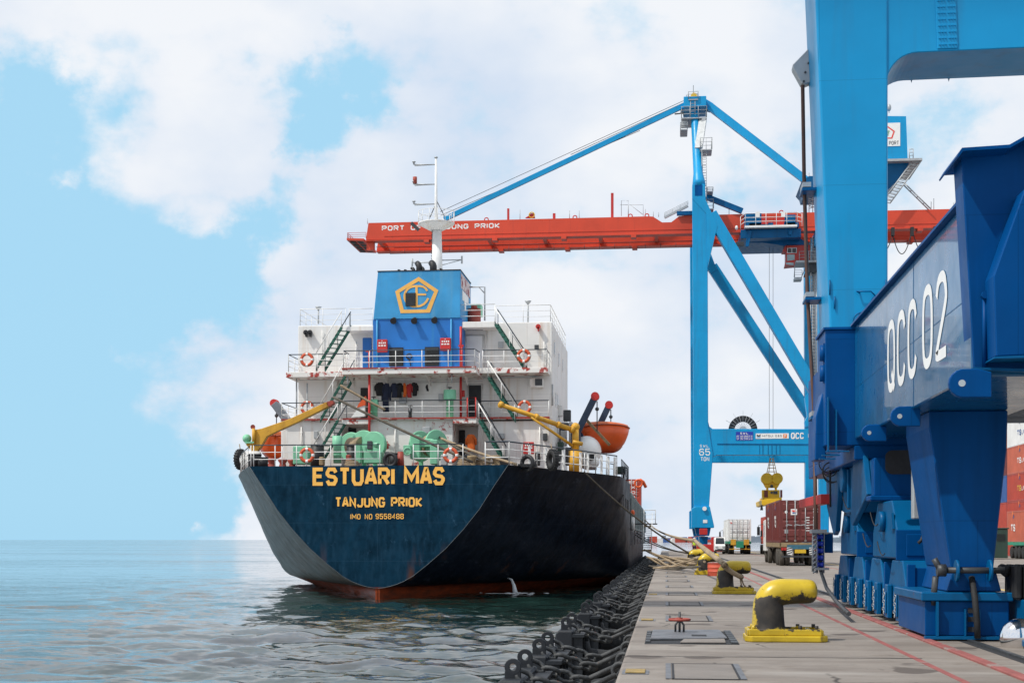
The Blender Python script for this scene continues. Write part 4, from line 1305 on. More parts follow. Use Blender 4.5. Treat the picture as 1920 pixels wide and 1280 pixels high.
    # exhaust pipes
    for (u, v, r_) in ((775.5, 502, .10), (786, 493, .19), (793.5, 501, .10), (812.5, 492, .22), (829, 503, .05), (750, 505, .04), (762, 505, .04)):
        b_ = at(u, 508, 86.6); t = at(u, v, 86.6); m = MB()
        h_ = t.z - b_.z
        m.tube([b_ - Vector((0, 0, .3)), b_ + Vector((0, 0, h_ * .55)), b_ + Vector((-.05, .05, h_ * .8)), b_ + Vector((-.16, .16, h_ * 1.05))], [r_, r_, r_ * 1.0, r_ * .9], 14)
        m.build('exhaust_pipe', 'black', f0)
    return f0


FUN = build_funnel()


def build_mast():
    Y = 93.0
    b = at(819.5, 560, Y); k = at(820, 432, Y); t = at(817.5, 296, Y)
    m = MB()
    m.tube([Vector((b.x, Y, ZT)), at(819.5, 505, Y), at(819.5, 432, Y)], [.42, .36, .30], 16)
    m.tube([at(818.5, 432, Y), at(817.5, 380, Y), t], [.13, .10, .07], 10)
    M_ = m.build('radar_mast', 'rail_white', SHIP)
    # platform bowl
    c = at(818, 421, Y); z0 = az(432, Y, 818); z1 = az(421, Y, 818); z2 = az(419, Y, 818)
    m = MB(); m.tube([(c.x, Y, z0), (c.x, Y, z1), (c.x, Y, z2)], [.45, 1.18, 1.22], 20); m.build('mast_platform', 'ship_white', M_)
    pts = [Vector((c.x + 1.2 * math.cos(a * math.pi / 7), Y + 1.2 * math.sin(a * math.pi / 7), z2)) for a in range(15)]
    m = MB()
    for p in pts[:-1]: m.cyl(p, p + Vector((0, 0, .75)), .018, n=5)
    m.tube([p + Vector((0, 0, .75)) for p in pts], .02, 5); m.tube([p + Vector((0, 0, .38)) for p in pts], .016, 5)
    m.build('platform_rail', 'rail_white', M_)
    m = MB()
    for v in (308.5, 345.5, 382.5):
        p = at(776, v, Y); q_ = at(816, v, Y); m.tube([p, q_], .035, 6); m.tube([p + Vector((0, .3, 0)), q_], .035, 6)
        m.cyl(p, p + Vector((0, 0, .15)), .06, n=6); m.cyl(p + Vector((0, 0, .15)), p + Vector((0, 0, .2)), .12, n=8)
    for v, u in ((492, 773), (487, 866)):
        p = at(u, v, Y); q_ = at(819, v if u < 800 else 488, Y); m.tube([p, q_], .04, 6); m.cyl(p - Vector((0, 0, .25)), p + Vector((0, 0, .25)), .06, n=6)
    m.tube([at(866, 487, Y), at(828, 497, Y)], .03, 5)
    m.cyl(t, t + Vector((0, 0, .06)), .12, n=10)
    m.build('yardarm', 'grey_steel', M_)
    m = MB(); p = at(778, 338, Y); m.cyl(p - Vector((0, 0, .2)), p + Vector((0, 0, .22)), .14, n=10); m.build('signal_lamp', 'red_brown', M_)
    m = MB(); p = at(775, 420, Y); m.bar(at(771, 418, Y), at(785, 431, Y), .16, .22); m.build('radar_scanner', 'dark_steel', M_)
    m = MB()
    m.tube([at(818, 375, Y), at(833, 405, Y)], .03, 5); m.tube([at(818, 380, Y), at(806, 408, Y)], .03, 5)
    for i in range(14):
        z = az(500 - i * 5, Y, 810); m.tube([(at(811, 480, Y).x - .06, Y - .15, z), (at(811, 480, Y).x - .06, Y + .15, z)], .02, 5)
    m.tube([at(810, 505, Y), at(811, 432, Y)], .03, 5)
    m.build('mast_ladder', 'dark_steel', M_)
    return M_


build_mast()


# ---- deck gear on the poop
def winch(cx, Yc, ang, sizes, name='mooring_winch', skew=None):
    """cx,Yc centre; axis turned by ang from +Y; sizes = [(offset, radius, thickness)]"""
    z = az(836, Yc, 700)
    dn = Vector((math.sin(ang), -math.cos(ang), 0)); d = dn if skew is None else Vector(skew)
    c = Vector((cx, Yc, z))
    m = MB(); m.cyl(c + d * (sizes[0][0] - .3), c + d * (sizes[-1][0] + .3), .16, n=14)
    for o, r, t in sizes:
        p = c + d * o
        m.box(p.x - .12, p.x + .12, p.y + .1, p.y + .3, ZD, p.z)
    m.bar(Vector((c.x, c.y, ZD + .15)) + d * (sizes[0][0] - .2), Vector((c.x, c.y, ZD + .15)) + d * (sizes[-1][0] + .2), .9, .2)
    W = m.build(name, 'mint', SHIP, bevel=.02)
    for o, r, t in sizes:
        m = MB(); m.tube([c + d * o - dn * t, c + d * o - dn * t * .6, c + d * o + dn * t * .6, c + d * o + dn * t], [r - .04, r, r, r - .04], 36); m.build('drum_flange', 'mint', W)
    return W, c, d


wx1 = ax(676, 81)
W1, c1, d1 = winch(wx1, 81.2, R(-22), [(-.72, .86, .05), (.16, .92, .05), (.92, .80, .14)], skew=(1, -.75, 0))
W1c = c1
m = MB(); m.tube([W1c + d1 * -.7, W1c + d1 * .1], [.55, .55], 24); m.build('rope_drum', 'rope', W1)
m = MB(); bx(682, 715, 846, 868, 78.4, 79.2, m); m.build('gear_case', 'mint', W1, bevel=.03)
m = MB(); bx(667, 676, 832, 868, 79.3, 79.7, m); bx(688, 697, 826, 846, 78.6, 79.0, m); m.build_each('bearing_block', 'mint', W1, bevel=.03)
m = MB(); bx(688, 697, 826, 842, 78.2, 78.5, m); m.build('motor', 'dark_steel', W1, bevel=.03)
W2, c2_, d2_ = winch(ax(806, 81), 81.0, R(52), [(-.8, .90, .05), (.55, .90, .05)])
m = MB(); m.tube([c2_ + d2_ * -.1, c2_ + d2_ * .3], [.62, .62], 24); m.tube([c2_ + d2_ * -.88, c2_ + d2_ * -.15], [.3, .3], 20); m.build('rope_drum', 'rope', W2)
m = MB(); bx(769, 787, 815, 860, 79.4, 80.2, m); bx(806, 820, 824, 870, 79.2, 79.9, m); bx(786, 812, 822, 838, 79.6, 80.1, m); m.build('gear_case', 'mint', W2, bevel=.04)
m = MB(); bx(756, 770, 834, 850, 79.0, 79.6, m); c = at(764, 846, 79); m.torus(c, (0, 1, 0), .2, .05, 16, 6); m.build('control_valve', 'mint', W2, bevel=.03)


def vent(u, v0, v1, Y, r, mat, cap=1.25, name='deck_vent'):
    a = at(u, v1, Y); b = at(u, v0, Y); h_ = b.z - a.z
    m = MB(); m.tube([a, a + Vector((0, 0, h_ * .62)), a + Vector((0, 0, h_ * .66)), a + Vector((0, 0, h_ * .68)), b], [r, r, r * cap, r * cap, r * cap], 20)
    m.torus(a + Vector((0, 0, h_ * .3)), (0, 0, 1), r, .03, 18, 6)
    v_ = m.build(name, mat, SHIP)
    m = MB(); m.torus(b + Vector((0, 0, .15)), (0, 0, 1), .12, .025, 12, 6); m.cyl(b, b + Vector((0, 0, .15)), .03, n=6); m.build('vent_wheel', 'dark_steel', v_)
    return v_


vent(632.5, 817, 868, 77.6, .22, 'mint')
vent(700.5, 749, 783, 83.3, .24, 'mint')
vent(843.5, 731, 783, 83.5, .22, 'mint', cap=1.7)
vent(769, 765, 786, 83.2, .10, 'dark_steel')
# red bitts, on the port quarter and others
for (u, v, Y) in ((509, 862, 78.5), (530, 861, 79.2), (548, 860, 80), (885, 862, 77.5), (912, 858, 79), (930, 861, 77.5)):
    c = at(u, v, Y); c.z = ZD; m = MB(); hh = .62
    m.tube([c, c + Vector((0, 0, .06)), c + Vector((0, 0, .12)), c + Vector((0, 0, hh * .6)), c + Vector((0, 0, hh * .85)), c + Vector((0, 0, hh)), c + Vector((0, 0, hh + .03))], [.34, .34, .24, .17, .27, .27, .2], 16)
    m.build('fairlead_roller', 'red_brown' if u < 700 else 'timber', SHIP)
for (u, v0, v1, Y, r) in ((478, 852, 872, 77, .36), (493, 858, 872, 76.6, .28), (660, 836, 868, 80.5, .3), (595, 834, 868, 78.2, .38), (738, 850, 868, 78, .22)):
    a = at(u, v1, Y); b = at(u, v0, Y); a.z = ZD; m = MB(); m.cyl(a, b, r, n=16); m.torus(b, (0, 0, 1), r, .03, 18, 6); m.build('deck_bin', 'black' if u < 740 else 'red_brown', SHIP)
m = MB(); bx(549, 578, 836, 870, 79.5, 80.3, m); m.build('hydraulic_cabinet', 'mint', SHIP, bevel=.04)
m = MB(); c = at(751, 842, 78.5); c.z = ZD; m.cyl(c, c + Vector((0, 0, .95)), .22, .17, 12); m.build('fire_hydrant_post', 'red_brown', SHIP)
m = MB(); c = at(732, 862, 77); m.torus(c, (.2, 1, 0), .34, .11, 22, 8); m.build('cable_coil', 'black', SHIP)

for (u0, u1, v0, v1, Y, mt) in ((598, 606, 856, 872, 77.0, 'timber'), (721, 729, 846, 872, 78.4, 'dark_steel'), (826, 838, 852, 872, 78.0, 'grey_steel'), (868, 880, 852, 872, 79.5, 'dark_steel'), (935, 955, 856, 872, 78.5, 'black'),
                                (648, 656, 852, 872, 77.6, 'red_brown'), (1003, 1012, 846, 872, 80.5, 'black'), (580, 590, 848, 872, 81.2, 'dark_steel')):
    m = MB(); bx(u0, u1, v0, v1, Y, Y + .45, m); m.build('deck_chest', mt, SHIP, bevel=.04)
for (u, v, Y, rr) in ((905, 866, 78, .45), (660, 868, 77.4, .4), (870, 869, 77, .35)):
    m = MB(); c = at(u, v, Y); c.z = ZD + .08
    for k in range(4): m.torus(c + Vector((0, 0, .09 * k)), (.06 * (k % 2), .05, 1), rr - .03 * k, .055, 22, 6)
    m.build('rope_coil', 'rope', SHIP)
# stern rail round the poop
def edge(ys, s): return Vector((cl(ys) + s * (half(ys, ZD) - .12), SYY + ys, ZD))


rail([edge(.25, -1) + Vector((.15, 0, 0)), Vector((ax(556, 75.3), 75.3, ZD))], SHIP, h=1.15)
rail([Vector((ax(529, 75.3), 75.3, ZD)), Vector((ax(712, 75.3), 75.3, ZD))], SHIP, h=1.15, step=1.35)
rail([Vector((ax(775, 75.3), 75.3, ZD)), Vector((ax(868, 75.3), 75.3, ZD))], SHIP, h=1.15, step=1.35)
rail([Vector((ax(910, 75.3), 75.3, ZD)), edge(.3, 1), edge(1.6, 1), edge(3.2, 1), edge(5.2, 1), edge(7.5, 1), edge(10.5, 1), edge(14, 1)], SHIP, h=1.25, step=1.5, r=.035)
rail([edge(.3, -1), edge(2, -1), edge(4.5, -1), edge(7.5, -1), edge(11, -1)], SHIP, h=1.15)
rail([edge(17, 1), edge(20, 1), edge(24, 1), edge(26.8, 1)], SHIP, h=1.2, mat='rail_dark')
m = MB()
for ys in (2.4, 4.2, 6.2, 8.4, 9.4, 11.4, 12.5, 13.6): m.box(edge(ys, 1).x - .07, edge(ys, 1).x + .07, SYY + ys - .09, SYY + ys + .09, ZD, ZD + 1.15)
m.build_each('rail_stanchion', 'rail_white', SHIP)

# yellow provision crane, port quarter
m = MB(); c = at(475, 845, 80.5)
m.cyl((c.x, 80.5, ZD), (c.x, 80.5, az(846, 80.5, 475)), .45, n=18); pc = m.build('stores_crane', 'ship_white', SHIP)
prof = [(474, 806), (490, 803), (540, 786), (612, 753), (615, 762), (560, 790), (520, 808), (500, 818), (488, 838), (480, 847), (472, 846), (460, 832), (474, 829)]
m = MB(); m.prism([at(u, v, 80.3) for u, v in prof], (0, .45, 0)); m.build('crane_jib', 'crane_yellow', pc, bevel=.02)
m = MB(); m.cyl(at(475.5, 833, 80.2), at(475.5, 803, 80.2), .1, n=10); m.build('crane_post', 'crane_yellow', pc)
m = MB(); m.prism([at(u, v, 80.25) for u, v in ((613, 753), (623, 750), (625, 756), (616, 762))], (0, .5, 0)); m.cyl(at(474, 800, 80.2), at(474, 800, 80.8), .14, n=12); m.build('jib_sheave', 'red_brown', pc)
m = MB(); m.ball(at(463, 822, 80.4), (.26, .3, .26), 12, 8); m.box(at(458, 830, 80).x, at(475, 830, 80).x, 80.1, 80.8, az(831, 80.3, 465), az(828, 80.3, 465)); m.build('winch_motor', 'mint', pc)
# yellow derrick starboard
m = MB(); p0 = at(1079, 876, 84.6); p0.z = ZD
xq = at(1079, 800, 84.6)
m.tube([p0, Vector((xq.x, 84.6, az(845, 84.6, 1079))), ], [.40, .40], 16)
m.tube([Vector((xq.x, 84.6, az(845, 84.6, 1079))), xq], [.22, .20], 14); m.ball(xq, .26, 12, 8)
dk = m.build('derrick', 'crane_yellow', SHIP)
m = MB()
a, b = at(1075, 806, 84.4), at(935, 757, 82.4)
m.tube([a, b], [.15, .13], 12)
for f in (.02, .2, .5, .97): p = a.lerp(b, f); m.tube([p - (b - a).normalized() * .1, p + (b - a).normalized() * .1], .2, 12)
a, b = at(1073, 835, 84.4), at(995, 781, 83.2)
m.tube([a, b], [.09, .08], 10)
m.tube([at(1074, 828, 84.3), at(1092, 832, 84.5)], .12, 8)
m.build('derrick_boom', 'crane_yellow', dk)

# davits
def davit(p, q, w, h, mat, tip):
    m = MB(); m.bar(p, q, w, h, up=(0, 1, 0)); D = m.build('boat_davit', mat, SHIP, bevel=.03)
    m = MB(); m.cyl(q + Vector((0, -.25, 0)), q + Vector((0, .25, 0)), .27, n=14); m.build('davit_sheave', tip, D)
    m = MB(); s = q + Vector((.12, 0, -.3)); m.tube([s, s - Vector((0, 0, 1.9))], .035, 6); m.ball(s - Vector((0, 0, .5)), .13, 8, 6); m.build('boat_fall', 'dark_steel', D)
    return D


m = MB(); bx(1070, 1088, 795, 872, 90.2, 90.9, m); m.build('davit_base', 'davit_blue', SHIP)
davit(at(1083, 810, 90.5), at(1116, 743, 90.5), .40, .42, 'davit_blue', 'red')
davit(at(1120, 806, 96.5), at(1142, 759, 96.5), .40, .42, 'davit_blue', 'red')
m = MB(); bx(1098, 1118, 812, 880, 96.2, 96.8, m); m.prism([at(u, v, 91.2) for u, v in ((1086, 806), (1094, 815), (1094, 822), (1086, 815))], (0, .5, 0)); m.build('davit_base', 'davit_blue', SHIP)
davit(at(540, 790, 91), at(515, 756, 91), .5, .55, paint('davit_grey', (.16, .18, .21), .5), 'red')


def lifeboat(c, L, W, H, rz, label):
    r = thing('lifeboat', c, label, 'lifeboat', 'lifeboats')
    n, k = 22, 12
    vs = []
    for i in range(n + 1):
        t = -1 + 2 * i / n
        w = W / 2 * (max(0, 1 - abs(t) ** (2.6 if t > 0 else 4))) ** .6 + .02
        d = H * .66 * (max(0, 1 - abs(t) ** (3.0 if t > 0 else 5))) ** .5 + .02
        sh = -.07 * H * t * t
        for j in range(k + 1):
            a = math.pi * j / k
            vs.append((w * math.cos(a), t * L / 2 * (1 - .10 * math.sin(a)), sh - d * math.sin(a) ** .8 + H * .1))
    fs = [(i * (k + 1) + j, (i + 1) * (k + 1) + j, (i + 1) * (k + 1) + j + 1, i * (k + 1) + j + 1) for i in range(n) for j in range(k)]
    rot = Matrix.Translation(Vector(c)) @ Matrix.Rotation(rz, 4, 'Z')
    m = MB(); m.add(vs, fs, True); m.xf(rot); hull = m.build('boat_hull', 'orange', r)
    sm = hull.modifiers.new('solid', 'SOLIDIFY'); sm.thickness = .04
    m = MB()
    for s in (0, k): m.tube([vs[i * (k + 1) + s] for i in range(n + 1)], .05, 6)
    m.xf(rot); m.build('gunwale', paint('boat_gunwale', (.30, .05, .02), .5), r)
    m = MB(); m.tube([Vector(vs[i * (k + 1) + k // 2]) - Vector((0, 0, .03)) for i in range(2, n - 1)], .06, 6); m.xf(rot); m.build('keel', paint('boat_keel', (.30, .05, .02), .5), r)
    m = MB()
    top = []
    for i in range(n + 1):
        t = -1 + 2 * i / n
        w = (W / 2 - .05) * (max(0, 1 - abs(t) ** (2.6 if t > 0 else 4))) ** .6 + .01
        sh = -.07 * H * t * t + H * .1
        for j in range(9):
            a = math.pi * j / 8
            top.append((w * math.cos(a), t * L / 2 * .98, sh + H * .10 * math.sin(a)))
    m.add(top, [(i * 9 + j, (i + 1) * 9 + j, (i + 1) * 9 + j + 1, i * 9 + j + 1) for i in range(n) for j in range(8)], True)
    m.xf(rot); m.build('canopy', paint('boat_canopy', (.55, .12, .03), .7), r)
    return r


c = at(1131, 805, 93.8)
lifeboat(c, 3.7, 2.3, 2.6, R(-62), 'orange lifeboat hanging from two dark blue davits above the white covered rescue boat')
lifeboat(at(513, 822, 91.5), 3.6, 2.0, 2.4, R(20), 'orange lifeboat behind the rusty yellow stores crane jib, under a grey davit')
m = MB(); a = at(1098, 785, 91.6); b = at(1143, 834, 91.3)
tag(m.bar(a, b, .22, .16) and m.build('timber_skid', 'timber'), 'long timber skid leaning across the right hand lifeboat', 'skid')

# white covered rescue boat with frame, deck gear near the derrick
m = MB(); c = at(1100, 846, 91.5)
m.ball(c, (.95, 1.5, 1.0), 18, 12); rb = m.build('covered_rescue_boat', 'white', SHIP)
m = MB(); bx(1097, 1114, 851, 862, 89.8, 90.0, m); m.build('boat_window', 'black', rb)
m = MB(); bx(1086, 1118, 845, 852, 90.9, 91.1, m); m.ball(at(1104, 866, 90.8), (.7, .8, .5), 14, 8); m.build('cradle', 'rail_white', rb)
m = MB()
for (u0, u1, v0, v1, Y) in ((1056, 1070, 768, 789, 92), (1052, 1066, 792, 806, 90), (1046, 1056, 802, 860, 92), (1060, 1072, 838, 872, 88), (1039, 1050, 845, 872, 85.5)):
    bx(u0, u1, v0, v1, Y, Y + .5, m)
m.build_each('deck_locker', 'dark_steel', SHIP, bevel=.03)
m = MB()
for (u0, u1, v0, v1, Y) in ((1051, 1062, 806, 835, 91), (1046, 1054, 758, 780, 91), (1066, 1074, 790, 836, 93)):
    bx(u0, u1, v0, v1, Y, Y + .6, m)
m.build_each('deck_ventilator', 'ship_white', SHIP, bevel=.05)
m = MB(); bx(1152, 1173, 874, 888, 98, 99, m); bx(1045, 1056, 828, 846, 89, 89.6, m); m.build_each('gear_locker', 'truck_green' if 0 else 'green_dark', SHIP, bevel=.03)
m = MB(); m.tube([at(1140, 893, 97), at(1140, 868, 97), at(1151, 870, 97.6), at(1151, 895, 97.6)], .05, 6)
m.tube([at(1176, 900, 101), at(1176, 877, 101), at(1169, 876, 100), at(1169, 898, 100)], .06, 6); m.tube([at(1137, 880, 96), at(1137, 850, 96)], .03, 5); m.build('ladder_hoop', 'black', SHIP)

# mooring chocks (dark) on the starboard bulwark and rust tyre fenders hung on the side
m = MB(); c = at(989, 868, 76.5); m.torus(c, (.6, 1, 0), .36, .12, 20, 8); m.box(c.x - .5, c.x + .5, c.y - .2, c.y + .2, ZD - .05, ZD + .12); m.build('mooring_chock', 'black', SHIP)


def tyre(c, axis, Rr, r, label):
    t = thing('tyre_fender', c, label, 'tyre', 'tyres hung on the stern')
    m = MB(); m.torus(c, axis, Rr, r, 28, 12); m.build('tyre', 'rubber', t)
    m = MB()
    a = Vector(axis).normalized(); e = a.orthogonal().normalized(); g = a.cross(e)
    for i in range(22):
        an = 2 * math.pi * i / 22; d = e * math.cos(an) + g * math.sin(an)
        m.bar(Vector(c) + d * (Rr + r * .9) - a * r * .7, Vector(c) + d * (Rr + r * .9) + a * r * .7, .08, .06, up=d)
    m.build('tread', 'rubber', t)
    m = MB(); m.tube([Vector(c) + Vector((0, 0, Rr)), Vector(c) + Vector((-.1, .1, Rr + .5))], .03, 6); m.build('lanyard', 'rope', t)


tyre(at(1036, 862, 78.2), (1, .6, 0), .42, .17, 'black tyre hung over the right hand side rail of the stern')
tyre(at(451, 861, 85.6), (1, -.25, 0), .46, .18, 'black tyre hung at the left hand corner of the stern')


def buoy(u, v, Y, label, tilt=0):
    c = at(u, v, Y)
    t = thing('lifebuoy', c, label, 'lifebuoy', 'lifebuoys on the ship rails')
    m = MB(); m.torus(c, (0, 1, 0), .33, .085, 28, 10); m.build('ring', paint('lifebuoy_orange', (.62, .09, .03), .5, .2, 4), t)
    for k in range(4):
        a0 = R(45 + 90 * k - 11)
        m = MB(); m.torus(c, (0, 1, 0), .33, .089, 4, 10, a0, a0 + R(22)); m.build('white_band', 'white', t)
    m = MB(); m.torus(c, (0, 1, 0), .43, .012, 20, 4); m.build('grab_line', 'rope', t)


buoy(575.5, 674, 84.2, 'orange lifebuoy on the upper rail at the left of the deckhouse')
buoy(982, 667, 84.2, 'orange lifebuoy on the upper rail at the right, at the foot of the top stair')
buoy(576, 764, 84.6, 'orange lifebuoy on the middle rail behind the yellow stores crane jib')
buoy(983.5, 763, 84.3, 'orange lifebuoy on the middle rail above the yellow derrick boom')
buoy(575.5, 853, 75.2, 'orange lifebuoy on the stern rail above the letters at the left')
buoy(845, 853, 75.2, 'orange lifebuoy on the stern rail beside the right hand mooring winch')

# washing on the line
def garment(u, v0, v1, w, mat, label, Y=84.35, sleeves=True):
    a = at(u, v0, Y); b = at(u, v1, Y); h_ = a.z - b.z
    m = MB(); n = 8; vs = []
    for k in range(7):
        f = k / 6; ww = w * (.55 + .45 * min(1, f * 3)) * (1 - .12 * f)
        for j in range(n):
            an = 2 * math.pi * j / n
            vs.append((a.x + ww / 2 * math.cos(an) + .03 * math.sin(5 * f + u), Y + .07 * math.sin(an) * (1 + .4 * math.sin(4 * an + k)), a.z - h_ * f))
    m.add(vs, [(i * n + j, i * n + (j + 1) % n, (i + 1) * n + (j + 1) % n, (i + 1) * n + j) for i in range(6) for j in range(n)] + [tuple(range(n)), tuple(range(7 * n - 1, 6 * n - 1, -1))], True)
    if sleeves:
        for s in (-1, 1): m.tube([a + Vector((s * w * .25, 0, -.05)), a + Vector((s * w * .55, .03, -h_ * .3)), a + Vector((s * w * .58, .05, -h_ * .62))], [.07, .08, .06], 8)
    o = m.build('hanging_garment', mat)
    tag(o, label, 'clothing', 'clothes on the washing line')


garment(712, 717, 742, .5, 'black_cloth', 'black jacket, leftmost on the washing line')
garment(724, 718, 772, .42, 'navy_cloth', 'long navy overall near the left end of the washing line')
garment(740, 718, 745, .42, 'navy_cloth', 'navy jacket left of the orange garment on the washing line')
garment(749, 718, 745, .34, 'black_cloth', 'black shirt touching the orange garment on the washing line')
garment(759, 718, 744, .24, 'orange_cloth', 'orange garment in the middle of the washing line', sleeves=False)
garment(768, 719, 745, .30, 'red_cloth', 'red shirt on the washing line')
garment(777, 717, 742, .32, 'black_cloth', 'black garment right of the red shirt on the washing line')
garment(801, 721, 733, .16, 'black_cloth', 'small dark cloth alone at the right of the washing line', sleeves=False)
garment(883, 814, 846, .5, 'orange_cloth', 'orange work suit hanging in the doorway beside the right hand winch', Y=83.6)

# orange and white canvas on the port stairs platform
m = MB(); P = [at(u, v, 83.0) for u, v in ((684, 744), (664, 775), (658, 782), (684, 780))]
m.prism(P, (0, .35, 0)); o = m.build('folded_canvas', 'white'); tag(o, 'white and orange canvas bundle leaning on the left middle rail', 'canvas')
m = MB(); m.prism([at(u, v, 82.96) for u, v in ((685, 742), (672, 757), (669, 764), (685, 759))], (0, .4, 0)); m.build('orange_end', 'orange', o)

# cargo of containers behind the poop
def corr_box(m, x0, x1, y0, y1, z0, z1, pitch=.28, dep=.035, faces='xy'):
    """box with corrugated long sides and ribbed ends"""
    n = int((y1 - y0 - .2) / pitch)
    pr = [(y0, 0)]
    y = y0 + .1
    for i in range(n):
        pr += [(y, 0), (y + pitch * .25, dep), (y + pitch * .5, dep), (y + pitch * .75, 0)]
        y += pitch
    pr.append((y1, 0))
    for s, x in ((1, x0), (-1, x1)):
        vs = []
        for yy, d in pr: vs += [(x + s * d, yy, z0 + .12), (x + s * d, yy, z1 - .1)]
        m.add(vs, [(2 * i, 2 * i + 2, 2 * i + 3, 2 * i + 1) for i in range(len(pr) - 1)])
    # frame
    for x in (x0, x1 - .1):
        m.box(x - .004, x + .104, y0 - .004, y1 + .004, z0, z0 + .14)
        m.box(x - .004, x + .104, y0 - .004, y1 + .004, z1 - .11, z1)
        for yy in (y0 - .004, y1 - .11): m.box(x - .006, x + .106, yy - .002, yy + .112, z0, z1)
    m.box(x0 + .1, x1 - .1, y0 + .04, y0 + .08, z0 + .02, z1 - .02)
    m.box(x0 + .1, x1 - .1, y1 - .08, y1 - .04, z0 + .02, z1 - .02)
    m.box(x0 + .05, x1 - .05, y0 + .05, y1 - .05, z1 - .06, z1 - .02)
    m.box(x0 + .05, x1 - .05, y0 + .05, y1 - .05, z0 + .05, z0 + .1)


def container(x0, y0, z0, L, mat, label, W=2.44, Hh=2.6, group=None, doors=True):
    r = thing('shipping_container', (x0 + W / 2, y0 + L / 2, z0), label, 'container', group)
    m = MB(); corr_box(m, x0, x0 + W, y0, y0 + L, z0, z0 + Hh); m.build('body', mat, r)
    if doors:
        for s in (0, 1):
            d = MB(); xa = x0 + .10 + s * (W / 2 - .1) + .012; xb = xa + W / 2 - .124
            d.box(xa, xb, y0 + .0, y0 + .04, z0 + .14, z0 + Hh - .11)
            for k in range(4):
                zz = z0 + .35 + k * (Hh - .5) / 4
                d.prism([(xa + .08, y0, zz), (xa + .08, y0 - .03, zz + .05), (xa + .08, y0 - .03, zz + .38), (xa + .08, y0, zz + .43)], (xb - xa - .16, 0, 0))
            D = d.build('door', mat, r)
            for k in (.28, .74):
                d = MB(); x = xa + (xb - xa) * k
                d.cyl((x, y0 - .055, z0 + .06), (x, y0 - .055, z0 + Hh - .04), .024, n=6)
                for zz in (.08, 1.0, 1.25, Hh - .12): d.box(x - .06, x + .06, y0 - .075, y0 - .03, z0 + zz, z0 + zz + .06)
                d.bar((x, y0 - .07, z0 + 1.1), (x + .32 * (1 if s == 0 else -1), y0 - .07, z0 + 1.05), .02, .05)
                d.build('locking_bar', 'grey_steel', D)
    return r


sx = cl(27) + HB
zc = 1.45
cx0 = sx - 2.41
for i in range(6):
    container(cx0, 104 + 12.7 * i, 2.4, 12.2, 'cont_slate', 'slate grey container on the ship deck, %s in the row beyond the poop' % (['first'] + words)[i], group='containers on the ship deck')
container(cx0, 142.1, 5.02, 6.06, 'cont_red_b', 'red container with white lettering, at the quay side on the slate ones on the ship', group='containers on the ship deck')
container(cx0 - 2.5, 142.1, 5.02, 6.06, 'cont_red_b', 'red container inboard of the lettered red one on the ship', group='containers on the ship deck')
m = MB()
for k in range(4): m.text(('LINES', 'TSX', '2210', 'CAP')[k], (cx0 + .5, 142.03, 7.15 - k * .5), (1, 0, 0), (0, 0, 1), 1.4, .28, .02)
o = m.build('white_lettering', 'marking_white', bpy.data.objects['shipping_container.006'])
m = MB()
m.box(sx - .4, sx - .1, 102.3, 181, 1.2, 2.39)
for i in range(6): m.box(sx - .02, sx + .05, 103.2 + i * 12.7, 103.5 + i * 12.7, 1.2, 4.6)
m.build('hatch_coaming', 'dark_steel', SHIP)
m = MB(); m.torus(at(1197, 906, 124), (0, 1, 0), .32, .08, 20, 8); m.tube([at(1200, 899, 124), at(1206, 903, 124.2), at(1211, 913, 124.4)], .14, 8); m.build('cargo_hose', 'orange', SHIP)
m = MB(); m.ball(at(1186.5, 961, 103), (.15, .15, .22), 12, 8); m.build('float', 'orange', SHIP)
m = MB(); a = at(1187, 994, 103); b = at(1187, 969, 103); m.cyl(a, b, .12, n=10); m.build('white_pipe', 'rail_white', SHIP)

# gangway
gw = thing('gangway', (-1.4, 128, .4), 'metal gangway stair with platform hanging from the ship side onto the quay', 'gangway')
m = MB(); gx0, gx1 = ax(1206, 112), ax(1221, 112)
p = at(1206, 986, 112); qz = az(1030, 112, 1210)
for i in range(12):
    f = i / 11; z = p.z + (qz - p.z) * f; y = 116 - 5 * f
    m.box(gx0, gx1, y, y + .32, z - .03, z + .03)
m.build('tread', 'grey_steel', gw)
m = MB()
for x in (gx0 - .04, gx1): m.prism([(x, 116.2, p.z + .15), (x, 116.2, p.z - .15), (x, 110.8, qz - .15), (x, 110.8, qz + .15)], (.04, 0, 0))
m.box(gx0 - .9, gx1 + .45, 116, 117.2, p.z + .18, p.z + .27); m.build('stringer', 'dark_steel', gw)
m = MB(); m.box(gx0 - .05, gx1 + .05, 110.6, 111, qz - .12, qz); m.box(gx0 - .1, gx1 + .1, 115.9, 116, p.z - .05, p.z + .08); m.build('step_board', 'timber', gw)
rail([(gx0, 116.1, p.z + .25), (gx1 + .3, 116.1, p.z + .25), (gx1 + .3, 117.2, p.z + .25)], gw, h=1.1, top='rail_white')
m = MB(); m.tube([(gx1 + .05, 110.9, qz + .1), (gx1 + .05, 110.9, qz + .95), (gx1 + .05, 116.1, p.z + 1.1)], .025, 6); m.tube([(gx0, 110.9, qz + .1), (gx0, 110.9, qz + .95), (gx0, 116.1, p.z + 1.1)], .025, 6)
m.build('hand_rail', 'rail_white', gw)

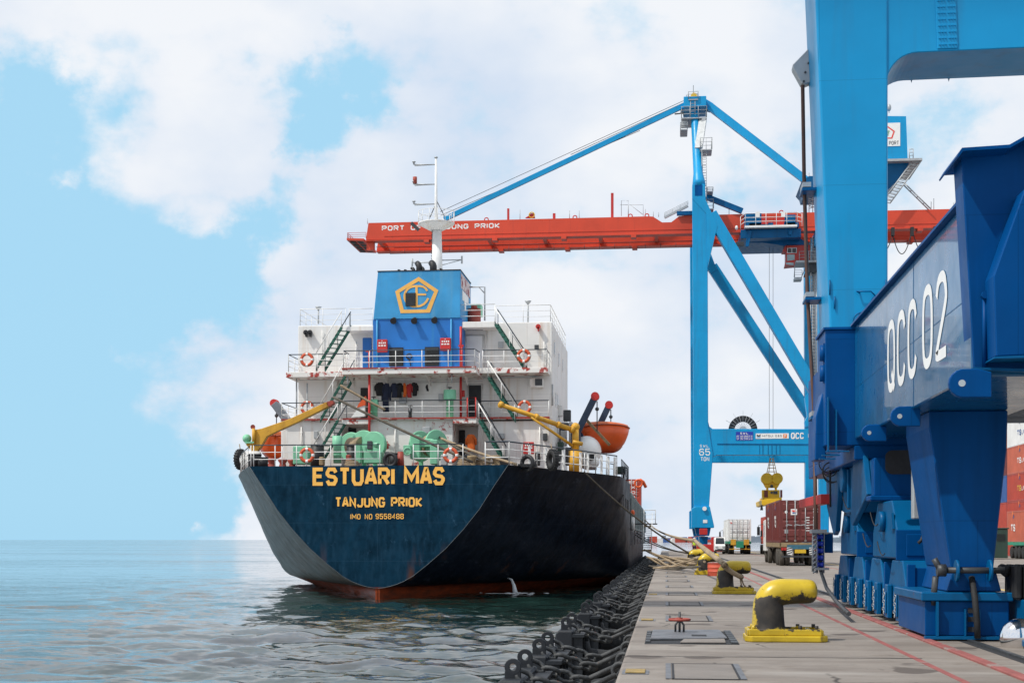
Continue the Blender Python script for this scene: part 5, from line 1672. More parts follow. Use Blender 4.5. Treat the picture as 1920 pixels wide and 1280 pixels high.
# discharge
m = MB(); a = at(1018, 1083, 84.2); a.x = cl(9.2) + half(84.2 - SYY, a.z) - .05
e = Vector((a.x + .55, a.y - .5, WZ))
pts = [a, a.lerp(e, .3) + Vector((.12, -.05, .18)), a.lerp(e, .6) + Vector((.10, 0, .12)), e]
m.tube(pts, [.05, .07, .10, .16], 8)
for i in range(26):
    an = rnd.random() * 6.28; rr = rnd.random() * 1.6
    m.ball(e + Vector((rr * 1.6 * math.cos(an) - .3, rr * math.sin(an), .02)), (.12 + .2 * rnd.random(), .12, .03), 6, 4)
tag(m.build('discharge_water', 'foam'), kind='stuff')


# ------------------------------------------------------------------ mooring ropes
def rope(pts, r, mat, label, strands=True):
    m = MB(); m.tube(pts, r, 8)
    o = m.build('mooring_rope', mat)
    tag(o, label, 'rope', 'mooring ropes')
    return o


rope(catenary(at(626, 745, 79.5), at(886, 866, 75.6), .05), .075, 'rope_dark', 'brown rope running down across both winches to the stern rail')
rope(catenary(at(638, 722, 82.2), at(722, 768, 82.4), .03), .07, 'rope', 'short brown rope from the left middle stair to the green vent')
rope(catenary(at(828, 822, 80.6), at(968, 870, 75.6), .08), .075, 'rope', 'rope from the right hand winch drum to the right corner of the stern')
rope(catenary(at(822, 818, 80.9), at(925, 868, 76.4), .14), .065, 'rope_dark', 'lower rope from the right hand winch drum to the deck edge')
B4 = Vector((1.75, 88, .7)); B3 = Vector((1.86, 65.5, .55)); B2 = Vector((1.93, 42.6, .62)); B5 = Vector((1.95, 97, .6))
s0 = at(1095, 884, 83.6)
rope(catenary(s0, B4 + Vector((-.2, 0, 0)), .35, 24), .055, 'rope_dark', 'long dark rope slanting from the ship side rail down to a far bollard')
rope(catenary(Vector((sx, 118, 2.0)), B4 + Vector((-.1, .2, .05)), .3, 20), .04, 'rope_dark', 'thin dark rope from behind the gangway to a far bollard, above the pale ropes')
rope(catenary(Vector((sx, 124, 2.2)), B5 + Vector((-.1, .2, 0)), .3, 20), .04, 'rope_dark', 'thin dark rope from the ship midbody to the farthest bollard')


def hank(p, q, sag, r, mat, label, k=3, spread=.12):
    o = None
    m = MB()
    for j in range(k):
        pp = catenary(p, q, sag, 26)
        out = []
        for i, c in enumerate(pp):
            f = i / 26; w = math.sin(math.pi * min(1, f * 1.0)) * spread
            an = j * 2.1 + f * 9
            out.append(c + Vector((w * math.cos(an) * .6, w * .3 * math.sin(an * .7), w * math.sin(an))))
        m.tube(out, r, 7)
    return tag(m.build('mooring_rope', mat), label, 'rope', 'mooring ropes')


hank(Vector((-1.35, 92, .95)), B3 + Vector((0, -.1, .25)), .32, .055, 'rope', 'thick pale rope sagging from the ship to the bollard behind the orange drum', 3, .07)
hank(Vector((-1.1, 86, .55)), B3 + Vector((-.1, -.3, .05)), .25, .06, 'rope', 'frayed pale rope lying in a loose tangle just left of the orange drum', 4, .16)
hank(Vector((-.9, 78, .16)), Vector((1.6, 63.2, .42)), .10, .05, 'rope_dark', 'dark rope stretched low across the quay to the orange drum', 2, .05)
hank(Vector((-.6, 70, .20)), Vector((1.5, 66.6, .75)), .10, .04, 'rope', 'pale rope crossing low over the quay edge to the bollard', 2, .05)
# thick rope looped on the second bollard
top = at(1303, 1013, 57)
lp = [top, top.lerp(B2 + Vector((-.25, 0, .25)), .5) - Vector((0, 0, .03)), B2 + Vector((-.27, .15, .30)), B2 + Vector((-.22, -.22, .20)), B2 + Vector((.02, -.33, .02)), B2 + Vector((.24, -.24, -.10)), B2 + Vector((.30, .05, -.12)), B2 + Vector((.16, .28, .0)), B2 + Vector((-.12, .3, .18)), B2 + Vector((-.25, .35, .30)), top + Vector((.05, 0, -.05))]
m = MB()
cur = []
for i in range(len(lp) - 1):
    p0_, p1, p2, p3 = lp[max(0, i - 1)], lp[i], lp[i + 1], lp[min(len(lp) - 1, i + 2)]
    for k in range(6):
        t = k / 6
        cur.append(.5 * ((2 * p1) + (-p0_ + p2) * t + (2 * p0_ - 5 * p1 + 4 * p2 - p3) * t * t + (-p0_ + 3 * p1 - 3 * p2 + p3) * t ** 3))
m.tube(cur, .075, 8)
bow = Vector((-2.6, 168, 4.2))
m.tube(catenary(top, bow, .5, 20), [.08] + [.06] * 20, 7)
m.tube([B2 + Vector((.28, -.1, -.12)), B2 + Vector((.36, -.14, -.35)), B2 + Vector((.5, -.16, -.5))], .022, 6)
m.tube([B2 + Vector((.25, -.18, -.12)), B2 + Vector((.30, -.2, -.4)), B2 + Vector((.28, -.2, -.52))], .022, 6)
tag(m.build('mooring_rope', 'rope'), 'thick brown rope looped round the black post of the second bollard', 'rope', 'mooring ropes')
# ------------------------------------------------------------------ far crane (number 01)
def pg(pts, Y): return [at(u, v, Y) for u, v in pts]


def ladder(m, p, q, w=.45, step=.32, r=.03, wd=(0, 1, 0)):
    p, q, wd = Vector(p), Vector(q), Vector(wd) * w / 2
    m.tube([p - wd, q - wd], r, 5); m.tube([p + wd, q + wd], r, 5)
    n = int((q - p).length / step)
    for i in range(1, n): c = p.lerp(q, i / n); m.tube([c - wd, c + wd], r * .8, 4)


def mesh_rail(m, pts, h=1.1, step=1.6, r=.035):
    pts = [Vector(p) for p in pts]
    for a, b in zip(pts, pts[1:]):
        n = max(1, round((b - a).length / step))
        for i in range(n + 1): p = a.lerp(b, i / n); m.cyl(p, p + Vector((0, 0, h)), r, n=5)
        for k in (.33, .66, 1): m.tube([a + Vector((0, 0, h * k)), b + Vector((0, 0, h * k))], r * .9, 5)


def far_crane():
    Y = 186.0; YR = 204.0
    r = thing('quay_crane', (4.8, 195, 0), 'blue quay crane numbered QCC 01 with its long red boom reaching over the ship', 'crane')
    # sea side legs
    front = [(1301, 958), (1329, 958), (1337, 850), (1328, 795), (1327, 480), (1324, 385), (1322, 345), (1298, 345)]
    m = MB(); m.prism(pg(front, Y), (0, 1.7, 0)); leg = m.build('sea_side_leg', 'crane', r, bevel=.06)
    fr = [(Vector(p) + Vector((0, YR - Y, 0))) for p in pg(front, Y)]
    m = MB(); m.prism(fr, (0, 1.7, 0)); m.build('sea_side_leg', 'crane', r, bevel=.06)
    m = MB(); m.prism(pg([(1298, 372), (1322, 372), (1335, 400), (1345, 424), (1327, 500), (1326, 480), (1324, 400)], Y - .05), (0, 1.6, 0)); m.build('knee_plate', 'crane', leg)
    m = MB(); m.box(ax(1303, Y), ax(1317, Y), Y - .02, Y, az(367, Y, 1310), az(346, Y, 1310)); m.build('hatch_panel', 'crane_dark', leg)
    for YY in (Y, YR):
        o = Vector((0, YY - Y, 0))
        m = MB(); m.prism([p + o for p in pg([(1297, 953), (1304, 949), (1331, 949), (1339, 985), (1339, 989), (1297, 989)], Y - .6)], (0, 3.0, 0)); fb = m.build('leg_foot', 'crane', r, bevel=.05)
        m = MB()
        m.prism([p + o for p in pg([(1303, 989), (1333, 989), (1330, 1004), (1306, 1004)], Y - .3)], (0, 2.6, 0))
        for k in range(-2, 3):
            yy = YY + 1.2 + k * 1.55
            m.box(4.35, 5.35, yy - .55, yy + .55, .25, 1.6)
        m.box(4.3, 5.4, YY - 2.2, YY + 4.6, 1.55, 2.0)
        bg_ = m.build('bogie', 'crane_panel', r, bevel=.04)
        for k in range(-2, 3):
            yy = YY + 1.2 + k * 1.55
            m = MB(); m.cyl((4.7, yy, .40), (4.86, yy, .40), .37, n=16); m.build('wheel', 'dark_steel', bg_)
    m = MB(); c = at(1321, 953, Y - .7); m.cyl(c, c + Vector((0, -.15, 0)), .28, n=12); m.box(at(1318, 977, Y).x, at(1326, 977, Y).x, Y - .65, Y - .61, az(980, Y, 1320), az(974, Y, 1320)); m.build('beacon_plate', 'white_plastic', leg)
    m = MB(); m.box(3.3, 6.6, 176.5, 177.5, .1, 1.0); m.box(5.6, 7.0, 177, 178, .1, 1.9); m.box(4.3, 5.3, Y - 3.2, Y - 2.2, 2.2, 3.0); m.build_each('rail_buffer', 'red', r, bevel=.05)
    # land side legs and portal beams
    lf = [(1536, 1030), (1554, 1030), (1556, 850), (1560, 430), (1534, 430), (1536, 850)]
    for YY in (Y, YR):
        o = Vector((0, YY - Y, 0))
        m = MB(); m.prism([p + o for p in pg(lf, Y)], (0, 1.7, 0)); m.build('land_side_leg', 'crane', r, bevel=.06)
        pb = [(1327, 803), (1540, 804), (1540, 853), (1347, 853), (1340, 856), (1336, 866), (1332, 866), (1329, 796), (1333, 803)]
        pb = [(1328, 790), (1330, 799), (1336, 803.5), (1537, 804), (1537, 852.5), (1344, 852.5), (1338, 856), (1335.5, 864), (1331, 864)]
        m = MB(); m.prism([p + o for p in pg(pb, Y + .15)], (0, 1.5, 0)); B = m.build('portal_beam', 'crane', r, bevel=.04)
        if YY == Y:
            PB = B
    m = MB(); m.prism(pg([(1345, 831), (1537, 832), (1537, 834), (1345, 833)], Y + .1), (0, .05, 0))
    for u in (1424, 1430, 1440, 1447, 1455, 1462): m.prism(pg([(u, 834), (u + 1, 834), (u + 1, 852), (u, 852)], Y + .12), (0, .03, 0))
    m.build('beam_flange', 'crane_panel', PB)
    # signs
    YS = Y + .13
    m = MB(); m.box(ax(1380, YS), ax(1412, YS), YS - .02, YS, az(825, YS, 1400), az(809, YS, 1400)); s = m.build('load_sign', 'sign_blue', PB)
    tx0 = MB(); a = at(1388, 814, YS - .03); b = at(1404, 810, YS - .03); tx0.text('S.W.L.', a, (1, 0, 0), (0, 0, 1), b.x - a.x, b.z - a.z, .04); tx0.build('sign_lettering', 'marking_white', s)
    for k, v in enumerate((817.8, 821, 824)):
        m = MB(); a = at(1381, v, YS - .03); b = at(1386, v - 2, YS - .03); m.text(('UNIT', 'MAX', 'TOT')[k], a, (1, 0, 0), (0, 0, 1), b.x - a.x, b.z - a.z, .03)
        a = at(1388, v, YS - .03); b = at(1411, v - 2, YS - .03); m.text(('UNDER SPREADER 65 TON', 'UNDER HOOK BEAM 75 TON', 'TOTAL LIFTING 85 TON')[k], a, (1, 0, 0), (0, 0, 1), b.x - a.x, b.z - a.z, .03)
        m.build('sign_lettering', 'marking_white', s)
    m = MB(); m.box(ax(1417, YS), ax(1479, YS), YS - .02, YS, az(822, YS, 1450), az(812, YS, 1450)); s = m.build('maker_sign', 'marking_white', PB)
    def tx(t, u0, u1, v0, v1, mat, par, Yt, bo=.02):
        m = MB(); a = at(u0, v0, Yt); b = at(u1, v1, Yt); m.text(t, a, (1, 0, 0), (0, 0, 1), b.x - a.x, b.z - a.z, bo); return m.build('sign_lettering', mat, par)
    tx('MITSUI E&S', 1429, 1466, 819, 814.7, 'sign_dark', s, YS - .03, .0)
    m = MB(); m.prism(pg([(1419, 817.5), (1419, 813.5), (1422.5, 816), (1426, 813.5), (1426, 817.5), (1422.5, 818)], YS - .035), (0, .012, 0)); m.build('maker_logo', 'sign_dark', s)
    m = MB(); m.box(ax(1419, YS), ax(1426, YS), YS - .035, YS - .022, az(820.3, YS, 1420), az(818.9, YS, 1420)); m.build('maker_logo', 'crane', s)
    m = MB(); m.box(ax(1468.5, YS), ax(1475.5, YS), YS - .035, YS - .022, az(820.5, YS, 1470), az(813.5, YS, 1470)); m.build('orange_logo', 'logo_orange', s)
    tx('P', 1470.5, 1473.5, 819.5, 814.8, 'marking_white', s, YS - .04, .03)
    tx('QCC 01', 1483, 1526, 822.5, 810.5, 'marking_white', PB, YS - .01, .03)
    tx('S.W.L.', 1312.5, 1330, 838.3, 833, 'marking_white', leg, Y - .01, .01)
    tx('65', 1311, 1331.5, 853.5, 840.5, 'marking_white', leg, Y - .01, .008)
    tx('TON', 1313.5, 1330, 863.8, 856.3, 'marking_white', leg, Y - .01, .012)
    # cable reel
    c = at(1393, 806, Y + 2.4); R0 = 27 * .0695
    m = MB(); m.torus(c, (0, 1, 0), R0 * .78, .01, 4, 4) if 0 else None
    n = 40; vs = []
    for i in range(n):
        a = 2 * math.pi * i / n
        for rr, yy in ((R0, -.2), (R0 * .58, -.2), (R0 * .58, .2), (R0, .2)):
            vs.append(c + Vector((rr * math.cos(a), yy, rr * math.sin(a))))
    m.add(vs, [(i * 4 + j, ((i + 1) % n) * 4 + j, ((i + 1) % n) * 4 + (j + 1) % 4, i * 4 + (j + 1) % 4) for i in range(n) for j in range(4)])
    reel = m.build('cable_reel', 'black', r)
    m = MB()
    for i in range(24):
        a = 2 * math.pi * i / 24; d = Vector((math.cos(a), 0, math.sin(a))); e = 1.0 if i % 2 else 1.35
        m.tube([c + d * .3 + Vector((0, -.24, 0)), c + d * R0 * e + Vector((0, -.24, 0))], .022, 4)
    m.cyl(c + Vector((0, -.4, 0)), c + Vector((0, .4, 0)), .5, n=16); m.build('reel_spoke', 'grey_steel', reel)
    # diagonals
    m = MB(); a, b = at(1333, 402, Y + .8), at(1533, 742, Y + .8); m.bar(a, b, 1.5, 1.62, up=(0, 1, 0)); m.build('front_brace', 'crane', r, bevel=.05)
    m = MB(); m.prism(pg([(1509, 745), (1536, 712), (1538, 790), (1510, 800), (1509, 790), (1514, 780)], Y + .3), (0, 1.2, 0)); m.build('brace_knee', 'crane', r)
    off = Vector((0, YR - Y, 0))
    m = MB(); a, b = at(1335, 500, YR + .8), at(1522, 785, YR + .8); m.bar(a, b, 1.5, 1.25, up=(0, 1, 0)); m.prism(pg([(1322, 462), (1333, 475), (1344, 505), (1334, 512), (1322, 500)], YR), (0, 1.2, 0)); m.build('rear_brace', 'crane', r, bevel=.05)
    m = MB(); m.bar((4.6, Y + 1.7, az(415, Y, 1310)), (4.6, YR, az(415, Y, 1310)), 1.4, 1.8); m.bar((4.6, Y + 1.7, az(960, Y, 1310)), (4.6, YR, az(960, Y, 1310)), 1.4, 2.0); m.build('sill_beam', 'crane', r)
    m = MB(); m.bar((19.9, Y + 1.7, az(960, Y, 1310)), (19.9, YR, az(960, Y, 1310)), 1.4, 2.0); m.bar((20.2, Y + 1.7, az(440, Y, 1310)), (20.2, YR, az(440, Y, 1310)), 1.4, 1.8)
    for YY in (Y, YR): m.box(19.3, 20.7, YY - 2, YY + 4.6, .3, 2.0)
    m.build('sill_beam', 'crane', r)
    # boom: twin girders
    zt = az(403.5, 190, 1300); zb = zt - 2.35
    xa, xb = ax(686, 190), ax(1960, 190)
    xh0, xh1 = ax(1250, 190), ax(1290, 190)
    G = None
    for YY in (190.0, 197.2):
        m = MB()
        prof = [(xa, zb + .1), (xh0 - .5, zb), (xh1, zb), (xb, zb), (xb, zt), (xh1, zt), (xh1 - 1.2, zt - .1), (xh1 - 2.2, zt - .85), (xh0 - .6, zt - .85), (xh0 - 1.8, zt - .05), (xh0 - 2.4, zt), (xa + .35, zt + .02)]
        m.prism([(x, YY, z) for x, z in prof], (0, 1.05, 0)); g_ = m.build('boom_girder', 'boom_red', r)
        G = G or g_
        m = MB()
        m.box(xa + 2.5, xb, YY - .06, YY - .002, zb + .50, zb + .58); m.box(xa, xb, YY - .25, YY + 1.3, zb - .12, zb - .003)
        for k in range(9): m.box(xa + 8 + k * 9.3, xa + 8.7 + k * 9.3, YY - .3, YY + 1.2, zb - .45, zb - .13)
        m.build('girder_rail', 'boom_red', g_)
    m = MB()
    for k in range(12): m.box(xa + 1 + k * 7.6, xa + 1.5 + k * 7.6, 191.06, 197.19, zb + .3, zb + .9)
    m.build('cross_tie', 'boom_red', r)
    m = MB()
    for k in range(40): x = xa + 2 + k * 2.1; m.cyl((x, 196.8, zb - .5), (x, 196.8, zb + .2), .03, n=4)
    m.tube([(xa + 2, 196.8, zb - .5), (xa + 84, 196.8, zb - .5)], .035, 5); m.build('walkway_rail', 'dark_steel', r)
    tx('PORT OF TANJUNG PRIOK', 716, 937, 432.6, 418, 'marking_white', G, 189.985, .04)
    # boom tip platform
    m = MB(); P = [at(650, 446, 190), at(682, 447, 190), at(682, 451, 190), at(650, 450, 190)]
    m.prism(P, (0, 8.5, 0)); m.box(ax(689, 191), ax(702, 191), 190.4, 191.4, az(470, 191, 700), zb + .2); m.box(ax(690, 198), ax(703, 198), 196.8, 198.2, az(472, 198, 700), zb + .2)
    z_ = az(447, 190, 665)
    tip = m.build('tip_platform', 'boom_red', r)
    m = MB(); mesh_rail(m, [(ax(650, 190) + .1, 198, z_), (ax(650, 190) + .1, 190.1, z_), (ax(686, 190), 190.1, z_)], .8, 2.0, .035); m.build('platform_rail', 'red', tip)
    m = MB()
    for i in range(4):
        for j in range(2): m.box(ax(654 + j * 14, 190), ax(664 + j * 14, 190), 190.7 + i * 1.9, 192.1 + i * 1.9, az(451.5, 190, 660), az(450.9, 190, 660))
    m.build('grating', 'black', tip)
    # gear on top of the boom
    m = MB()
    for (u, v, w) in ((1148, 362, 5), (953, 391, 4), (1039, 400, 5)):
        p = at(u, v, 190.5); m.box(p.x - w * .035, p.x + w * .035, 190.4, 190.4 + w * .07, zt - .02, p.z)
    for u in (912, 1078, 1182, 1213, 1465):
        c = Vector((ax(u, 190.5), 190.5, zt + .2)); m.torus(c, (0, 1, 0), .26, .07, 14, 6)
    m.prism(pg([(985, 408), (992, 404), (995, 400), (1001, 400), (1003, 408)], 190.4), (0, .5, 0))
    m.build('boom_fitting', 'red', G)
    m = MB(); c = at(997, 403, 190.3); m.torus(c, (0, 1, 0), .36, .07, 16, 6); m.build('yellow_sheave', 'spreader_yellow', G)
    m = MB(); m.tube([at(1165, 405, 190.5), at(1165, 376, 190.5), at(1178, 376, 190.5), at(1178, 384, 190.5), at(1163, 384, 190.5)], .035, 5); m.tube([at(1178, 384, 190.5), at(1178, 405, 190.5)], .06, 5)
    m.tube([at(1180, 384, 190.5), at(1206, 384, 190.5), at(1206, 405, 190.5)], .035, 5); m.tube([at(1182, 384, 190.5), at(1205, 402, 190.5)], .035, 5)
    for u, v in ((1210, 392), (1225, 397), (1235, 398), (689, 410), (975, 393), (1068, 395), (1086, 395), (1367, 390), (1746, 378), (1751, 372), (1788, 380), (1791, 378)):
        m.cyl((ax(u, 190.5), 190.5, zt), at(u, v, 190.5), .04, n=4)
    m.build_each('boom_antenna', 'grey_steel', G)
    # apex frame
    ap = 194.2
    T = at(1301, 188, ap)
    m = MB()
    for s, Y0 in ((1, Y + .8), (-1, YR + .8)):
        m.tube([at(1311, 350, Y0), at(1310.5, 343, Y0), at(1309, 325, Y0 + .9 * s), at(1303, 215, ap + .9 * -s), at(1302, 196, ap + .7 * -s)], [.86, .84, .62, .56, .56], 18)
    m.build('apex_leg', 'crane', r)
    m = MB(); m.prism(pg([(1277, 200), (1295, 183), (1318, 182), (1338, 194), (1332, 206), (1322, 203), (1309, 202), (1296, 198), (1276, 207)], ap - .7), (0, 1.4, 0)); m.box(T.x - 1.4, T.x + 1.6, ap - 2.4, ap + 2.4, T.z - 1.6, T.z - .2); m.build('apex_head', 'crane', r, bevel=.05)
    m = MB(); c = at(1301, 181, ap - 1.6); m.cyl(c - Vector((0, .3, 0)), c + Vector((0, .3, 0)), .42, n=18); m.build('apex_sheave', 'spreader_yellow', r)
    def plat(u0, u1, v, Y0, Y1, h=1.15):
        m = MB(); a = at(u0, v, Y0); b = at(u1, v, Y0); m.box(a.x, b.x, Y0, Y1, a.z - .12, a.z)
        z = a.z
        mesh_rail(m, [(a.x, Y1, z), (a.x, Y0, z), (b.x, Y0, z), (b.x, Y1, z)], h, 1.0, .04)
        m.build('apex_platform', 'grey_steel', r)
    plat(1291, 1309, 186, ap - 2.6, ap, h=1.0)
    plat(1278, 1325, 221, ap - 2.4, ap + 2, h=1.5)
    plat(1276, 1289, 242, ap - 2.4, ap + 1, h=.9)
    plat(1313, 1335, 280, Y + 2, Y + 5, h=1.5)
    plat(1326, 1337, 358, Y + 2, Y + 5, h=.5)
    plat(1326, 1338, 391, Y + 2, Y + 5, h=1.2)
    m = MB(); bx(1295, 1309, 194, 216, ap - 2.35, ap - 2.2) if 0 else None
    ladder(m, at(1316, 395, Y + 2.2), at(1316, 282, Y + 2.2), .5, .9, .035); ladder(m, at(1321, 395, Y + 2.2), at(1321, 282, Y + 2.2), .5, .9, .035, wd=(1, 0, 0))
    for k in range(22): z = az(284 + k * 5, Y + 2, 1318); m.tube([at(1315, 284 + k * 5, Y + 2.1), at(1324, 284 + k * 5, Y + 2.1)], .035, 4)
    p, q_ = at(1320, 222, ap - 2), at(1313, 256, ap - 2)
    m.bar(p, q_, .9, .5); m.bar(at(1310, 278, ap - 5), at(1318, 224, ap - 2), 1.0, .3)
    ladder(m, at(1299, 216, ap - 2.5), at(1299, 187, ap - 2.5), .6, .5, .04, wd=(1, 0, 0))
    m.build('apex_ladder', 'grey_steel', r)
    m = MB(); m.bar(at(1277, 244, ap - 1.5), at(1289, 244, ap - 1.5), 1.6, 1.4) if 0 else m.box(ax(1277, ap), ax(1289, ap), ap - 1.6, ap - .4, az(242, ap, 1280), az(227, ap, 1280)); m.build('equipment_box', 'grey_steel', r)
    m = MB(); c = at(1301, 180, ap)
    for u, v in ((1300, 160), (1287, 178), (1290, 176), (1308, 176)): m.cyl(at(u, 186, ap), at(u, v, ap), .035, n=4)
    m.tube([at(1265, 214, ap), at(1282, 212, ap), at(1282, 217, ap)], .1, 6); m.build('lightning_rod', 'dark_steel', r)
    # stays
    for YY in (190.5, 197.7):
        m = MB(); m.bar(at(1284, 197.5, ap + (YY - ap) * .2), at(833, 411, YY), .5, .62); m.build('fore_stay', 'crane', r)
        m = MB(); m.bar(at(1331, 200, ap + (YY - ap) * .25), at(1512, 339, YY), .7, .95); m.build('back_stay', 'crane', r)
    m = MB()
    m.tube([at(1284, 188, ap), at(825, 397, 190.4)], .035, 4); m.tube([at(1284, 192, ap), at(1070, 290, 192)], .04, 4); m.tube([at(1200, 245, 193), at(826, 404, 191)], .035, 4)
    m.tube(catenary(at(1297, 452, 193), at(705, 463, 193), -.0), .03, 4)
    m.build('stay_cable', 'dark_steel', r)
    m = MB(); a = at(1324, 369, 190); b = at(1392, 396, 190); m.bar(a, b, .6, .7); m.box(ax(1269, 190), ax(1299, 190), 189.6, 190.2, az(404, 190, 1280), az(397, 190, 1280)); m.build('boom_hinge_strut', 'crane_panel', r)
    m = MB(); m.bar(at(1246, 408, 190.2), at(1290, 386, 190.2), .35, .3); mesh_rail(m, [at(1246, 406, 190.1), at(1290, 384, 190.1)], .5, 1.2, .03); m.build('hinge_walkway', 'grey_steel', r)
    # trolley
    Yt = 188.6
    m = MB(); bx(1396, 1428, 399, 428, Yt + .2, Yt + 1.2, m); bx(1404, 1498, 416, 428, Yt + .2, Yt + 1.2, m); bx(1472, 1492, 402, 428, Yt + .2, Yt + 1.2, m)
    bx(1389, 1502, 428, 447, Yt + .4, 199.5, m)
    m.prism(pg([(1402, 432), (1410, 432), (1404, 462), (1398, 462)], Yt), (0, .6, 0)); m.prism(pg([(1478, 432), (1486, 432), (1484, 440), (1479, 440)], Yt), (0, .6, 0))
    m.prism(pg([(1402, 446), (1500, 446), (1509, 452), (1508, 460), (1470, 461), (1455, 458), (1430, 455), (1402, 455)], 191.5), (0, 5, 0))
    t = m.build('trolley', 'crane_panel', r, bevel=.04)
    m = MB(); z = az(424, Yt, 1450)
    m.box(ax(1396, Yt), ax(1494, Yt), Yt - .7, Yt + .15, z - .25, z)
    mesh_rail(m, [(ax(1388, Yt), Yt - .6, z - .4), (ax(1397, Yt), Yt - .65, z), (ax(1494, Yt), Yt - .65, z), (ax(1503, Yt), Yt - .6, z - .2)], 1.6, 1.3, .04)
    for u in (1420, 1468): m.box(ax(u - 4, Yt), ax(u + 4, Yt), Yt - .7, Yt - .66, az(409, Yt, u), az(399, Yt, u))
    c = at(1381, 427, Yt - .4); m.ball(c, (.2, .2, .3), 8, 6)
    m.build('trolley_walkway', 'rail_white', t)
    m = MB(); bx(1380, 1395, 453, 460, Yt + .5, Yt + 1.4, m); c = at(1374, 454, Yt + .5); m.cyl(c, c - Vector((0, 0, .35)), .1, .25, 8); m.build('trolley_lamp', 'dark_steel', t)
    m = MB(); bx(1428, 1440, 405, 420, Yt + .0, Yt + .19, m); bx(1450, 1470, 408, 424, Yt, Yt + .19, m); m.build_each('trolley_drive', 'red', t)
    # operator cabin
    Yc = 191.5
    m = MB(); m.prism(pg([(1474, 459), (1520, 459), (1520, 487), (1492, 488), (1491, 496), (1472, 498), (1474, 488)], Yc), (0, 2.2, 0)); m.prism(pg([(1467, 471), (1473, 460), (1475, 460), (1475, 471)], Yc), (0, 2.2, 0)); cab = m.build('operator_cabin', 'cab_red', r)
    m = MB(); bx(1476, 1494, 464.5, 474.5, Yc - .06, Yc - .02, m); m.build('window_frame', 'rail_white', cab)
    for u0, u1 in ((1477, 1484.3), (1485.5, 1493)):
        m = MB(); bx(u0, u1, 465.5, 473.5, Yc - .09, Yc - .065, m); m.build('window_pane', 'black_gloss', cab)
    m = MB(); m.prism(pg([(1476, 477), (1490, 477), (1490, 487), (1476, 489)], Yc - .05), (0, .03, 0)); m.prism(pg([(1474, 492), (1488, 492.5), (1488, 497), (1474, 496)], Yc - .05), (0, .03, 0)); m.build('window_pane', paint('pale_glass', (.35, .47, .48), .1, .3, 2), cab)
    m = MB(); z = az(489, Yc - 1, 1510)
    m.box(ax(1491, Yc), ax(1536, Yc), Yc - 1.4, Yc + 2.5, z - .25, z); mesh_rail(m, [(ax(1497, Yc), Yc - 1.3, z), (ax(1532, Yc), Yc - 1.3, z)], 1.2, 1.3, .04)
    bx(1490, 1504, 519, 524, Yc - .5, Yc + 1.4, m); m.tube([at(1491, 490, Yc), at(1489, 520, Yc)], .06, 5); m.tube([at(1503, 519, Yc), at(1512, 497, Yc)], .06, 5); mesh_rail(m, [at(1490, 519, Yc), at(1504, 519, Yc)], .9, 1, .035)
    m.build('cabin_platform', 'grey_steel', cab)
    m = MB(); m.box(ax(1516, Yc), ax(1532, Yc), Yc - .8, Yc + 2, az(512, Yc, 1520), az(490, Yc, 1520)); c = at(1510, 516, Yc); m.cyl(c + Vector((0, 0, .3)), c - Vector((0, 0, .25)), .08, .26, 8); m.build('cabin_underframe', 'dark_steel', cab)
    # ladder tower at the land side
    m = MB()
    for u in (1520, 1531): m.cyl(at(u, 800, 191), at(u, 445, 191), .10, n=5)
    m.cyl(at(1526, 780, 191.5), at(1526, 445, 191.5), .22, n=8)
    for k in range(54): v = 448 + k * 6.2; m.tube([at(1520, v, 191), at(1531, v, 191)], .055, 4)
    for i in range(9):
        v = 330 + i * 7; m.tube([at(1517, v, 192), at(1533, v + 4, 192)], .07, 4); m.tube([at(1533, v, 192), at(1517, v + 5, 192)], .05, 4)
    for u in (1517, 1524, 1531): m.cyl(at(u, 400, 192), at(u, 310 + (1531 - u), 192), .05, n=4)
    m.build('stair_tower', 'grey_steel', r)
    m = MB(); m.prism(pg([(1503, 340), (1517, 330), (1545, 330), (1545, 356), (1512, 356), (1510, 348)], 190), (0, 8.5, 0)); m.build('back_frame', 'crane_panel', r)
    for YY in (190.2, 197.5):
        m = MB(); m.box(ax(1552, 190), ax(1566, 190), YY, YY + .8, zt, az(356, 190, 1550)); m.box(ax(1544, 190), ax(1566, 190), YY, YY + .8, az(355.5, 190, 1550), az(331, 190, 1550)); m.build('frame_post', 'crane', r)
    # machinery house
    Ym = 189.5
    m = MB(); m.prism(pg([(1600, 217), (1699, 218), (1702, 300), (1600, 300)], Ym), (0, 9, 0)); mh = m.build('machinery_house', 'crane', r)
    m = MB(); bx(1640, 1688, 230, 275, Ym - .05, Ym - .005, m); s = m.build('port_sign', 'marking_white', mh)
    m = MB(); P = pg([(1664, 236), (1678, 246), (1673, 260), (1655, 260), (1650, 246)], Ym - .06); c_ = sum(P, Vector()) / 5
    for i in range(5):
        a, b = P[i], P[(i + 1) % 5]; m.prism([a, b, c_.lerp(b, .8), c_.lerp(a, .8)], (0, -.01, 0))
    m.build('sign_logo', 'logo_red', s)
    m = MB()
    for k in range(3): m.prism(pg([(1658, 246 + k * 3.4), (1668 - k, 245 + k * 3.6), (1668 - k, 247 + k * 3.6), (1658, 248 + k * 3.4)], Ym - .06), (0, -.01, 0))
    m.build('sign_logo', 'logo_green', s)
    tx('PORT', 1667, 1685.5, 272, 264, 'sign_dark', s, Ym - .06, .0)
    m = MB(); z = az(301, Ym, 1690); m.box(ax(1600, Ym), ax(1727, Ym), Ym - 1, Ym + 9, z - .3, z); mesh_rail(m, [(ax(1703, Ym), Ym - .9, z), (ax(1710, Ym), Ym - .9, z)], 1.2, .4, .06)
    m.prism(pg([(1704, 302), (1727, 302), (1667, 383), (1655, 383)], Ym - .5), (0, .12, 0)) if 0 else None
